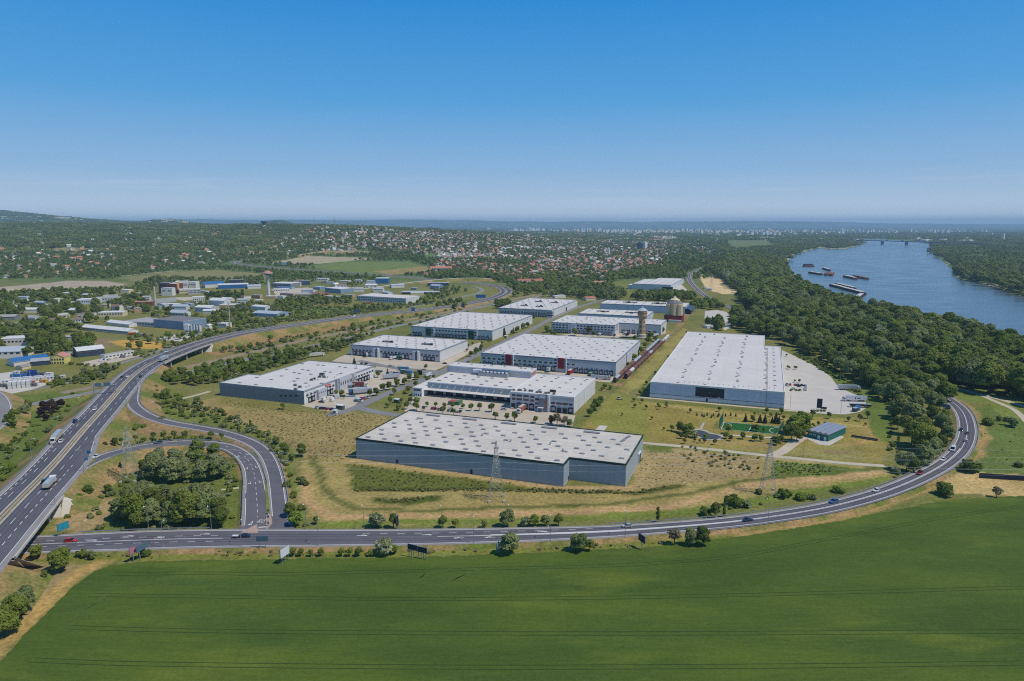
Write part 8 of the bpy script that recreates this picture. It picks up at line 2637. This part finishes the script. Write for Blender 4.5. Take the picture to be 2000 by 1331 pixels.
for px,py,cab,bx,flip,lab,L,h in ((111,860,'white','cream',True,'cream box lorry driving towards the camera on the motorway',13.6,4.0),(98,949,'white','cream',False,'beige tipper lorry driving away on the right carriageway',9,3.0),(320,704.5,'white','silver',False,'pale grey box lorry on the far motorway bridge',13.6,4.0)):
    x,y,z,a=onroad(MQ,px,py,7,None,flip)
    lorry(x,y,z,a,cab,bx,lab,L=L,h=h,group=MG)
V=AP+R(90); U=AP
lp(1658,762,U+R(14),'white','silver','silver curtain-side lorry parked in the lorry park, cab to the right')
lp(1669,784,U+R(194),'white','white','white box lorry with dark emblem in the lorry park, cab to the left')
for o in list(COL.objects):
    if o.get('label','').startswith('white box lorry with dark emblem'):
        m=MB(); m.box(-3.4,1.262,2.2,-1.2,1.275,2.8,'poster_dark'); m.lathe([(.01,0)],'poster_dark',3) if False else None
        part(o,'emblem',m)
        m=MB(); m.box(-.4,1.262,1.9,.3,1.275,3.1,'poster_dark'); part(o,'emblem',m)
lp(1680,796,U+R(10),'blue','black','low dark flatbed load at the corner of the lorry park',h=2.6,tractor=False)
lp(1672,803,U+R(60),'skyblue','navy','small blue lorry among stacked goods in the lorry park',L=5,h=2.6)
lp(1020,803,V+R(180),'white','brick','lorry with brick-red trailer reversing to the dark entrance tower',topc='cream')
lp(1115,730,V+R(180),'white','red','red and white trailer at the docks of the red-panelled warehouse',tractor=False,topc='white')
lp(1072,726,V,'white','white','white lorry nose at the docks of the red-panelled warehouse',L=7)
lp(1173,741,U,'white','white','white low lorry behind the canopy warehouse',L=13.6,h=3.2)
lp(1154,734,V,'green','darkgreen','green skip lorry at the red-panelled warehouse docks',L=5,h=2.8)
lp(697,756,R(2),'white','maroon','lorry with long maroon trailer beside the left warehouse',topc='brick')
lp(702,768,V+R(-46),'white','blue','blue box lorry parked left of the grey one in the yard',topc='cream')
lp(711,769,V+R(-46),'white','silver','grey lettered box lorry in the yard of the left warehouse',topc='silver')
lp(764,740,V+R(-46),'white','silver','blue and grey trailer on the far side of the yard',tractor=False)
lp(618,697,V+R(-40),'white','cream','cream lorry parked behind the left warehouse',topc='cream')
for i,(px,py) in enumerate(((691,691),(702,692),(709,693))):
    lp(px,py,V,'white','white','white trailer at the dock, %s from the left before the middle left warehouse' % ORD[i],tractor=False,topc='white')
lp(720,695.5,V+R(180),'navy','white','white box lorry with dark blue cab at the dock')
lp(760,697.5,V+R(180),'skyblue','skyblue','bright blue lorry at the middle dock',L=6,h=3.2)
lp(768,702,V+R(150),'white','white','white lorry beside the bright blue one',L=5,h=3)
lp(781,701,V+R(180),'green','green','bright green lorry at the dock',L=6,h=3.2)
lp(790,700.5,V+R(180),'darkgreen','white','white trailer lorry beside the bright green one')
lp(788,724,U,'skyblue','teal','blue lorry on the access road behind the trees',L=7,h=3.4)
lp(793,731,U+R(-8),'skyblue','darkgreen','green tarpaulin lorry in the upper yard',L=9,h=3.6)
lp(836,736,V+R(-10),'white','white','white van-like lorry on the street beside the canopy warehouse',L=6,h=3.2)
lp(1221,654,V+R(180),'white','white','white lorry before the water tower',L=6,h=3.2)
lp(1270,655,V+R(140),'yellow','yellow','yellow-nosed trailer right of the water tower',L=8,h=3.4,topc='white')
lp(1280,657,V+R(150),'white','white','white box van right of the water tower',L=6,h=3)
lp(1171,656,V+R(180),'white','white','white lorry at the window-lined warehouse dock',L=6,h=3.2)
lp(258,655,R(0),'orange','orange','orange and yellow mixer lorry beside the long barn',L=6,h=3.2,topc='yellow')
lp(277,657,R(-5),'darkred','silver','grey mixer lorry with red cab in the silo yard',L=6,h=3.2)
lp(719,594,R(5),'orange','orange','orange lorry before the long white hall in the bend',L=8,h=3.2)
for i in range(7):
    lp(456+i*5.2,604+(i % 2)*1.2,R(20+i*9),('skyblue','white','skyblue','blue','yellow','skyblue','navy')[i],('skyblue','silver','skyblue','blue','yellow','white','navy')[i],'small lorry, %s from the left in the vehicle yard by the steel mast' % ORD[i],L=5,h=2.8,group='lorries in the vehicle yard')
# skips on the canopy yard
for i,(px,m,m2) in enumerate(((881.5,'cont_green','cont_red'),(889,'cont_green','cont_red'),(897,'cont_green','cont_green'))):
    o=thing('skip_container',('left green skip with red lid before the canopy docks','middle green skip with red lid before the canopy docks','right all-green skip before the canopy docks')[i],'skip',(*P(px,789.5+i*.3),.05),AP,'green skips before the canopy docks')
    b=MB(); b.box(-1.2,-3,.2,1.2,3,2.4,m); part(o,'tub',b)
    b=MB(); b.box(-1.25,-3.05,2.4,1.25,3.05,2.55,m2); part(o,'lid',b)
    for k_ in range(5):
        b=MB(); b.box(-1.3,-2.6+k_*1.25,.3,1.3,-2.45+k_*1.25,2.38,m); part(o,'rib',b)
# parked cars
CG='cars parked in the warehouse yards'
for i,(kind,col,px,py) in enumerate((('hatch','navy',828,797),('hatch','darkred',845,799),('hatch','red',851,800),('sedan','grey',858,801),('hatch','grey',877,803),('sedan','black',884,804),('hatch','silver',895,805.5),('sedan','black',899,805))):
    cp(kind,col,px,py,V+.1,'%s car, %s from the left in the canopy warehouse car park' % (col.replace('darkred','dark red'),ORD[i]))
for kind,col,px,py,rz,lab in (('hatch','silver',620,797,V,'silver car at the lower edge of the left yard'),('sedan','navy',628,798.5,V,'navy car second along the lower edge of the left yard'),('hatch','black',634,799,V,'black car third along the lower edge of the left yard'),('hatch','red',640,800,V,'red car at the lower edge of the left yard'),('sedan','black',648,800.5,V,'black car right of the red one at the yard edge'),('hatch','silver',654,801,V,'silver car nearest the kiosk at the yard edge'),('sedan','black',628,786.5,U,'black car in the middle of the left yard'),('van','white',650,783,V,'white van in the middle of the left yard'),('van','white',634,782,V,'white van nearer the left warehouse'),('van','white',656,778,V+2,'white transporter by the blue barrier'),('suv','black',687,774,U+.5,'dark car behind the blue box lorry'),('estate','red',708,780,U+.2,'red estate car by the row of yard trees'),('suv','silver',716,779,U+.3,'silver car beside the red estate'),('suv','grey',697,785,U,'dark grey car at the tip of the yard'),('van','white',702,785,U,'white minibus at the tip of the yard')):
    cp(kind,col,px,py,rz,lab)
for i,(col,px,py) in enumerate((('black',707,711),('white',711,711.5),('black',716,711.5),('silver',762.5,716),('white',769,717),('grey',781.5,718),('silver',794,719),('black',869,711),('white',736,726),('silver',740,726.5),('black',745,727),('white',764,729),('navy',770,729.5),('black',777,730),('silver',781,730.5),('silver',984,801),('white',1001,797))):
    cp('sedan' if i % 2 else 'hatch',col,px,py,(V,U)[i % 2]+.2,'%s car, %s of those parked before the middle left warehouse' % (col,ORD[i]) if i<15 else '%s car on the canopy yard ramp, %s one' % (col,('left','right')[i-15]))
for i,(col,px,py) in enumerate((('black',1537,752),('white',1538,754),('red',1543,752.5),('red',1553.5,753),('grey',1559,753),('navy',1560,755.5),('black',1565.5,753.5),('silver',1572,754.5),('white',1573,760),('white',1549.5,760.5),('white',1573,762.5))):
    cp('hatch' if i % 2 else 'sedan',col,px,py,V+(i % 2)*.3,'%s car, %s parked beside the large white warehouse' % (col,ORD[i]),'cars parked beside the large white warehouse')
for i in range(7):
    cp('sedan',('white','black','silver','darkred','white','grey','navy')[i],1090+i*4,613-i*2.2,U,'%s car parked along the far street, %s from the front' % (('white','black','silver','dark red','white','grey','navy')[i],ORD[i]),'cars parked along the far street')
for i in range(6):
    cp('van' if i % 3 == 0 else 'hatch',('white','silver','white','grey','white','black')[i],200+i*13,706-i*2.4,.3+i,'vehicle parked at the grey workshop, %s from the left' % ORD[i],'vehicles parked at the grey workshop')
# small yard furniture
for px,py,w_,d_,h,m,lab,nm,cat in ((665,800,5,3,3,'darkgreen','dark green glazed kiosk at the yard gate','kiosk','kiosk'),(655,808,2.4,2.2,2.2,'white','white electrical cabinet standing on the dry field','electrical_cabinet','cabinet'),(775,787,3.2,2.4,2.6,'darkgreen','dark green cabinet on the lawn by the street','electrical_cabinet','cabinet'),(940,685,3,3,2.8,'silver','pale gate cabin between the pale-roofed warehouses','gate_cabin','cabin'),(988,661,3,3,2.8,'silver','pale gate cabin beside the cone-shaped trees','gate_cabin','cabin')):
    o=thing(nm,lab,cat,(*P(px,py),.03),AP)
    b=MB(); b.box(-w_/2,-d_/2,0,w_/2,d_/2,h,PAINT[m]); part(o,'body',b)
    b=MB(); b.box(-w_/2-.3,-d_/2-.3,h,w_/2+.3,d_/2+.3,h+.2,'trim_white'); part(o,'roof',b)
    b=MB(); b.box(-w_*.35,-d_/2-.04,h*.3,w_*.35,-d_/2,h*.8,'window_glass'); part(o,'window',b)
b=MB(); b.bar((0,0,.6),(22,-5,.6),.5,'metal_lightblue',4)
tag(link('blue_barrier',b.mesh('blue_barrier'),None,(*P(640,773),0)),'long pale blue barrier laid before the left warehouse entrance','barrier')
# tractor on the lawn
o=thing('mower','small cream mowing tractor on the lawn beside the wagons','tractor',(*P(1210,781),0),R(20))
b=MB(); b.box(-1.8,-.8,.5,1.6,.8,1.3,PAINT['cream']); part(o,'body',b)
b=MB(); b.box(-1.2,-.7,1.3,.2,.7,2.4,MATS['car_glass']); b.box(-1.3,-.8,2.4,.3,.8,2.5,PAINT['cream']); part(o,'cab',b)
wheels(o,[-1.2,1.2],.95,.5)
# freight wagons
plain('wagon_brown',S(112,82,72),.8,.18,.5); plain('wagon_grey',S(140,140,138),.7,.12,.5); plain('wagon_roof_silver',S(160,172,184),.5,.12,.4); plain('wagon_white',S(200,198,194),.7,.1,.4); plain('wagon_dark',S(48,50,62),.7,.1,.4)
WG={}
def wagon_mesh(m,roof):
    k=(m,roof)
    if k in WG: return WG[k]
    n=8
    pr=[(-1.45,1.1),(1.45,1.1),(1.5,3.2)]+[(1.5*math.cos(math.pi*(i+.5)/n),3.2+1.0*math.sin(math.pi*(i+.5)/n)) for i in range(n)]+[(-1.5,3.2)]
    b=MB(); b.face([(-6.6,y,z) for y,z in pr][::-1],'wagon_dark'); b.face([(6.6,y,z) for y,z in pr],m)
    N=len(pr)
    for i in range(N):
        j=(i+1) % N
        b.face([(-6.6,*pr[i]),(-6.6,*pr[j]),(6.6,*pr[j]),(6.6,*pr[i])],m if (i in (0,1,N-1)) else roof)
    for x in (-5.5,-2.75,0,2.75,5.5):
        for s_ in (-1,1): b.box(x-.08,s_*1.5-.05,1.1,x+.08,s_*1.5+.05,3.3,m)
    bo_=b.mesh('body')
    b=MB(); b.box(-6.8,-1.2,.8,6.8,1.2,1.1,'plant_dark')
    for x in (-7.0,6.8):
        for s_ in (-.8,.8): b.box(x,s_-.15,.85,x+.25,s_+.15,1.1,'plant_dark')
    fr__=b.mesh('underframe')
    b=MB()
    b.wheel(0,-.75,.45,.45,.14,'rail_steel',10); b.wheel(0,.75,.45,.45,.14,'rail_steel',10); b.bar((0,-.75,.45),(0,.75,.45),.08,'rail_steel')
    WG[k]=(bo_,fr__,b.mesh('wheelset'))
    return WG[k]
sl_=np.concatenate([[0],np.cumsum(np.linalg.norm(np.diff(SQ[:,:2],axis=0),axis=1))])
def wagons(track,lane,s0,n,cols):
    for i in range(n):
        s_=s0+i*14.4
        x=np.interp(s_,sl_,SQ[:,0]); y=np.interp(s_,sl_,SQ[:,1]); nx=np.interp(s_,sl_,SN[:,0]); ny=np.interp(s_,sl_,SN[:,1])
        m,rf_=cols[i % len(cols)]
        o=thing('freight_wagon','%s freight wagon, %s from the front on the %s siding track' % ({'wagon_brown': 'brown','wagon_grey': 'grey','wagon_white': 'pale','wagon_dark': 'dark'}[m],ORD[i],track),'wagon',(x+nx*lane,y+ny*lane,.28),math.atan2(-nx,ny),'freight wagons on the siding')
        bo_,fr__,ws=wagon_mesh(m,rf_)
        link('body',bo_,o); link('underframe',fr__,o)
        for dx in (-4.4,4.4): link('wheelset',ws,o,(dx,0,0))
i0=sl_[int(np.argmin((SQ[:,0]-P(1209,748)[0])**2+(SQ[:,1]-P(1209,748)[1])**2))]
i1=sl_[int(np.argmin((SQ[:,0]-P(1228,740)[0])**2+(SQ[:,1]-P(1228,740)[1])**2))]
br_=('wagon_brown','wagon_brown'); bs_=('wagon_brown','wagon_roof_silver'); gr_=('wagon_grey','wagon_white')
wagons('left',2.6,i0+6,14,[bs_,br_,br_,br_,br_,bs_,bs_,br_,br_,bs_,bs_,bs_,bs_,('wagon_dark','wagon_roof_silver')])
wagons('right',-2.6,i1+2,15,[br_,gr_,br_,br_,br_,br_,br_,bs_,br_,br_,br_,br_,bs_,('wagon_white','wagon_white'),('wagon_white','wagon_white')])
# ------------------------------------------------------------------ resolve the woods
near_list,far_list=[],[]
for poly,spacing,hr,keys,label,group,dens in WOODS:
    p=scatter(poly,spacing)
    if dens<1: p=p[RNG.random(len(p))<dens]
    p=p[clear_of_roads(p) & clear_of_boxes(p)]
    if len(p):
        p=p[~inpoly(p[:,0],p[:,1],RIVER)]
    for x,y in p:
        h=random.uniform(*hr)
        k=random.choice(keys)
        if k == 'con': h *= .8
        rec=(h/y,x,y,h,k,label,group)
        a=x/y
        (near_list if abs(a)<.78 else far_list).append(rec)
near_list.sort(key=lambda r_:-r_[0])
n_single=sum(1 for o in COL.objects if o.get('category') == 'tree')
NTHING=max(0,330-0)
mass=near_list[0:0]
# what one sees best among the woods: the nearest trees of every wood
per={}
chosen=[]
for r_ in near_list:
    c=per.get(r_[6],0)
    if c<4 and len(chosen)<70:
        per[r_[6]]=c+1; chosen.append(r_)
    else:
        mass.append(r_)
mass+=far_list
for _,x,y,h,k,label,group in chosen:
    tree(k,x,y,h,label,group)

# low-polygon trees and wood patches for the distance
def far_tree(mat,seed,h=12.0,w=11.0):
    r=np.random.default_rng(seed)
    lob=lobes_round(h,w,1.0,6,seed)
    return crown_mesh('crown',mat,lob,260,1.7,seed,.86)
def patch_mesh(mat,seed,size=60.0,n=26,hh=(7,13)):
    r=random.Random(seed)
    lob=[]
    for i in range(n):
        h=r.uniform(*hh); w_=r.uniform(4,7)
        lob.append((r.uniform(-.5,.5)*size,r.uniform(-.5,.5)*size,h*.45,w_,w_,h*.55))
    return crown_mesh('wood',mat,lob,520,3.0,seed,.95)
SRC=bpy.data.collections.new('tree_sources')
def src(name,me):
    o=bpy.data.objects.new(name,me); SRC.objects.link(o); return o
KEYIDX={}
for i,k in enumerate(sorted(TREES)):
    src('s%03d' % i,TREES[k][0]); KEYIDX[k]=i
n0=len(KEYIDX)
for i,k in enumerate(sorted(BUSH)):
    src('s%03d' % (n0+i),BUSH[k][0]); KEYIDX[k]=n0+i
n0=len(KEYIDX)
for i,(m,sd) in enumerate((('leaf_mid',51),('leaf_dark',52),('leaf_mid',53),('leaf_dark',54),('leaf_grey',55),('leaf_lime',56))):
    src('s%03d' % (n0+i),far_tree(m,sd)); KEYIDX['f%d' % i]=n0+i
n0=len(KEYIDX)
for i,(m,sd) in enumerate((('leaf_mid',61),('leaf_dark',62),('leaf_mid',63),('leaf_dark',64),('leaf_grey',65))):
    src('s%03d' % (n0+i),patch_mesh(m,sd)); KEYIDX['p%d' % i]=n0+i

ng=bpy.data.node_groups.new('scatter_points','GeometryNodeTree')
ng.interface.new_socket('Geometry',in_out='INPUT',socket_type='NodeSocketGeometry')
ng.interface.new_socket('Geometry',in_out='OUTPUT',socket_type='NodeSocketGeometry')
gi=ng.nodes.new('NodeGroupInput'); go=ng.nodes.new('NodeGroupOutput')
ci=ng.nodes.new('GeometryNodeCollectionInfo'); ci.inputs['Collection'].default_value=SRC
ci.inputs['Separate Children'].default_value=True; ci.inputs['Reset Children'].default_value=True
ip=ng.nodes.new('GeometryNodeInstanceOnPoints'); ip.inputs['Pick Instance'].default_value=True
def na(nm,typ):
    n_=ng.nodes.new('GeometryNodeInputNamedAttribute'); n_.data_type=typ; n_.inputs['Name'].default_value=nm
    return n_.outputs['Attribute']
ng.links.new(gi.outputs[0],ip.inputs['Points']); ng.links.new(ci.outputs[0],ip.inputs['Instance'])
ng.links.new(na('pick','INT'),ip.inputs['Instance Index'])
ng.links.new(na('turn','FLOAT_VECTOR'),ip.inputs['Rotation']); ng.links.new(na('size','FLOAT_VECTOR'),ip.inputs['Scale'])
ng.links.new(ip.outputs[0],go.inputs[0])
def mass_obj(name,label,recs):
    """recs: (x, y, z, key, sx, sy, sz)"""
    n=len(recs)
    me=bpy.data.meshes.new(name)
    me.vertices.add(n)
    me.vertices.foreach_set('co',np.array([(r_[0],r_[1],r_[2]) for r_ in recs],np.float32).ravel())
    me.attributes.new('pick','INT','POINT').data.foreach_set('value',np.array([KEYIDX[r_[3]] for r_ in recs],np.int32))
    t=np.zeros((n,3),np.float32); t[:,2]=RNG.random(n)*6.283
    me.attributes.new('turn','FLOAT_VECTOR','POINT').data.foreach_set('vector',t.ravel())
    me.attributes.new('size','FLOAT_VECTOR','POINT').data.foreach_set('vector',np.array([r_[4:7] for r_ in recs],np.float32).ravel())
    me.update()
    o=tag(link(name,me),label,None,None,'stuff')
    md=o.modifiers.new('scatter','NODES'); md.node_group=ng
    return o
FK={'oak': 'f0','oak2': 'f2','dark': 'f1','dark2': 'f3','willow': 'f4','willow2': 'f4','lime': 'f5'}
recs=[]
mz=TZ(np.array([r_[1] for r_ in mass]),np.array([r_[2] for r_ in mass]))
for mi_,(_,x,y,h,k,label,group) in enumerate(mass):
    z=0.0 if y<1500 else float(mz[mi_])
    if y>1000 and k in FK:
        s_=h/12.0; k2=FK[k]
    else:
        s_=h/TREES[k][2]; k2=k
    recs.append((x,y,z-.1,k2,s_*random.uniform(.9,1.15),s_*random.uniform(.9,1.15),s_))
mass_obj('woodland','green mass of woods along the river and round the industrial quarter',recs)

# hillside and plain woods, by patches in the distance
def field_mask(x,y):
    return np.zeros(len(x),bool)
OPEN=[[T(*q) for q in pl] for pl in (*[[(a_-30,b_),(a_+5,b_-2.5),(a_+34,b_-.5),(a_+2,b_+2.2)] for a_,b_ in ((300,470),(420,462),(180,500),(560,470),(380,492),(640,470),(60,478),(250,460),(500,486))],[(-80,575),(60,554),(245,553),(245,570),(0,578)],[(220,544),(330,530),(430,527),(525,535),(525,550),(380,554),(250,552)],[(590,522),(680,510),(800,510),(840,522),(840,534),(740,540),(640,530)],[(590,492),(690,487),(745,494),(640,500)],[(80,487),(150,482),(210,488),(140,494)],[(500,516),(600,500),(745,504),(620,518)],[(830,497),(960,497),(960,506),(830,507)],[(1270,464),(1320,461),(1345,468),(1280,471)],[(1415,470),(1500,469),(1525,480),(1430,489)],[(1898,500),(1916,500),(1926,476),(1912,476)],[(1436,504),(1480,505),(1472,517),(1438,513)])]
recs=[]
sp_=0
def far_scatter(y0,y1,spacing,keyf,prob,sc):
    amax=.82
    gx,gy=np.meshgrid(np.arange(-amax*y1,amax*y1,spacing),np.arange(y0,y1,spacing))
    gx=(gx+(RNG.random(gx.shape)-.5)*spacing*.95).ravel(); gy=(gy+(RNG.random(gy.shape)-.5)*spacing*.95).ravel()
    m=(abs(gx)<amax*gy)
    gx,gy=gx[m],gy[m]
    m=RNG.random(len(gx))<prob(gx,gy)
    gx,gy=gx[m],gy[m]
    m=~inpoly(gx,gy,RIVER)
    for pl in OPEN: m &= ~inpoly(gx,gy,pl)
    d=dline(gx,gy,RIVER,True); m &= d>spacing*.25+4
    p=np.stack([gx,gy],1)
    m &= clear_of_roads(p,4) & clear_of_boxes(p)
    gx,gy=gx[m],gy[m]
    gz=TZ(gx,gy)
    for x,y,z in zip(gx,gy,gz):
        s_=sc*random.uniform(.7,1.25)
        recs.append((x,y,z-.4,random.choice(keyf),s_,s_,s_*random.uniform(.8,1.15)))
def pr_mid(x,y):
    a=x/y
    n_=fbm(x/140,y/140,71)
    right=sm(.30,.36,a)
    hill=1-sm(-.05,.1,a)
    base=.66*hill+.60*(1-hill)*(1-right)+.85*right
    return np.clip(base*(.45+1.1*n_),0,1)
far_scatter(1560,2600,13,['f0','f1','f2','f3','f4','f0','f1','f5'],lambda x,y: pr_mid(x,y)*np.where((x/y>.36),1.15,np.where(x/y<-.02,.95,.95)),.75)
far_scatter(2600,4600,19,['f0','f1','f2','f3','f4','f1'],lambda x,y: pr_mid(x,y)*.9,.95)
far_scatter(2400,5200,46,['p0','p1','p2','p3','p4','p1'],lambda x,y: np.where((x/y>.30) | (x/y<-.28),.75,.16)*(.3+1.2*fbm(x/300,y/300,81)),.9)
far_scatter(4600,9000,95,['p0','p1','p2','p3','p1'],lambda x,y: .55*(.3+1.3*fbm(x/500,y/700,82)),1.35)
far_scatter(6400,10500,110,['p0','p1','p2','p3','p1'],lambda x,y: np.where(x/y<-.35,.55,0),1.5)
mass_obj('distant_woodland','distant tree cover over the hillside and the plain',recs)

# shrubs and rough cover along the motorways, tufts on the dry field
recs=[]
def cover(poly,spacing,keys,hr,dens=1.0):
    p=scatter(poly,spacing,.5)
    p=p[RNG.random(len(p))<dens*(.4+1.2*fbm(p[:,0]/18,p[:,1]/18,91))]
    p=p[clear_of_roads(p,-1.5) & clear_of_boxes(p)]
    for x,y in p:
        k=random.choice(keys); s_=random.uniform(*hr)/BUSH[k][1]
        f_=1.35 if (k.startswith('b_tuft') and hr[1]<.5) else 1.0
        recs.append((x,y,-.05,k,f_*s_*random.uniform(.9,1.4),f_*s_*random.uniform(.9,1.4),s_))
SB=['b_mid','b_dark','b_grey','b_mid','b_lime','b_white']
cover([(270,760),(340,770),(430,800),(520,845),(560,885),(600,1030),(585,1030),(545,925),(500,862),(420,832),(300,805)],5,SB,(1.2,2.8),.6)
cover([(200,890),(250,860),(430,852),(430,862),(260,872)],4,['b_mid','b_dark'],(1.2,2.4),.6)
cover([(110,1020),(170,965),(240,915),(470,895),(480,1000),(440,1035),(200,1040)],6,['b_mid','b_grey','b_lime','b_white'],(.8,2.2),.55)
cover([(-40,960),(60,870),(170,770),(100,770),(-40,830)],6,SB,(.8,2.4),.5)
cover([(100,760),(180,745),(240,715),(180,725),(90,752)],4,SB,(1.2,3),.7)
cover([(400,690),(500,668),(620,650),(760,628),(900,602),(960,596),(900,615),(760,645),(620,672),(500,695)],7,SB,(1.2,3.4),.6)
cover([(470,640),(560,622),(700,605),(850,588),(850,594),(700,614),(560,630)],6,SB,(1.5,4),.8)
cover([(300,625),(480,600),(700,600),(690,612),(500,632),(400,640)],9,SB,(1.5,4),.7)
cover([(420,722),(560,700),(620,694),(560,712),(440,748)],4,SB,(1.5,3.5),.8)
cover([(1700,770),(1745,800),(1730,860),(1745,910),(1760,900),(1750,800),(1720,760)],5,['b_dark','b_mid'],(1,2.6),.7)
cover([(1545,692),(1600,702),(1660,745),(1690,775),(1680,778),(1650,752),(1590,715)],4,['b_dark','b_mid'],(1,2.4),.8)
cover([(270,694),(330,674),(420,650),(540,632),(540,637),(420,657),(330,682)],5,SB,(1.2,3.5),.9)
cover([(130,712),(260,684),(330,690),(250,705),(180,722)],6,SB,(1,3),.5)
cover([(0,1110),(80,1085),(130,1095),(60,1190),(0,1240)],6,['b_tuft2','b_tuft','b_grey'],(.5,1.2),.5)
cover([(360,950),(470,900),(478,990),(440,960)],4,['b_lime','b_white','b_mid'],(.8,2),.6)
cover([(1340,1000),(1400,985),(1560,965),(1620,965),(1500,985),(1400,1005)],5,['b_mid','b_lime','b_white'],(.6,1.6),.5)
cover([(680,905),(780,918),(1000,946),(1090,958),(690,962)],2.6,['b_tuft'],(.35,.8),.6)
cover([(738,978),(790,983),(855,970),(790,974)],1.5,['b_tuft'],(.5,.9),1)
cover([(690,956),(950,954),(1240,960),(1330,948),(1240,966),(950,960),(690,960)],1.6,['b_tuft'],(.5,1.0),1)
cover([(430,780),(590,803),(690,808),(775,815),(700,856),(690,898),(630,905),(585,885),(520,845)],2.6,['b_tuft','b_tuft2','b_tuft2','b_tuft2'],(.18,.42),.8)
cover([(1250,885),(1330,880),(1480,893),(1480,930),(1300,948),(1240,952)],2.6,['b_tuft','b_tuft2','b_tuft2','b_tuft2'],(.15,.35),.6)
cover([(1320,870),(1480,890),(1480,925),(1350,905)],4.2,['b_tuft'],(.9,1.4),.7)
cover([(1510,900),(1640,914),(1600,928),(1505,930)],2,['b_tuft','b_lime'],(.4,.9),.7)
cover([(1890,800),(1960,800),(2000,815),(2000,920),(1905,915)],6,['b_tuft','b_lime'],(.3,.7),.3)
cover([(110,1085),(560,1078),(900,1074),(1300,1060),(1300,1066),(900,1080),(560,1086),(150,1095)],2.2,['b_tuft','b_tuft2'],(.3,.8),.5)
mass_obj('scrub','rough scrub and tufts on the verges and dry field',recs)

# ------------------------------------------------------------------ every tree of a group gets a description of its own
ADJ={'oak': 'mid-green','oak2': 'mid-green','dark': 'dark green','dark2': 'dark green','willow': 'silvery green','willow2': 'silvery green','lime': 'light green','round': 'round green','round2': 'round dark','pop': 'columnar','popd': 'dark columnar','con': 'dark pointed','dry': 'pale thin','purple': 'purple','yellow': 'yellow','white': 'white-blossomed'}
MESHKEY={TREES[k][0].name: k for k in TREES}
byg={}
for o in COL.objects:
    if o.get('category') in ('tree','sapling','conifer') and o.get('group'):
        byg.setdefault(o['group'],[]).append(o)
for g,L_ in byg.items():
    L_.sort(key=lambda o: o.location.x/max(o.location.y,1))
    for i,o in enumerate(L_):
        ck=[c.data.name for c in o.children if c.name.startswith('crown')][0]
        pos_='leftmost' if i == 0 else ('rightmost' if i == len(L_)-1 else ORD[i]+' from left')
        lb='%s %s, %s of the %s' % (ADJ[MESHKEY[ck]],o['category'],pos_,g)
        if len(lb.split())>16: lb='%s %s, %s of %s' % (ADJ[MESHKEY[ck]],o['category'],pos_,g.replace(' the ',' '))
        o['label']=lb
# ------------------------------------------------------------------ air
s=NT('haze_air')
pv=s.n('ShaderNodeVolumePrincipled')
pv.inputs['Color'].default_value=(.50,.75,1.0,1)
pv.inputs['Density'].default_value=0.000058
pv.inputs['Anisotropy'].default_value=0.0
s.t.nodes.remove(s.out); s.out=s.n('ShaderNodeOutputMaterial')
s.l(pv.outputs[0],s.out.inputs['Volume'])
b=MB(); b.box(-31000,-450,-12,31000,35000,330,'haze_air')
hz=tag(link('haze',b.mesh('haze')),kind='stuff')
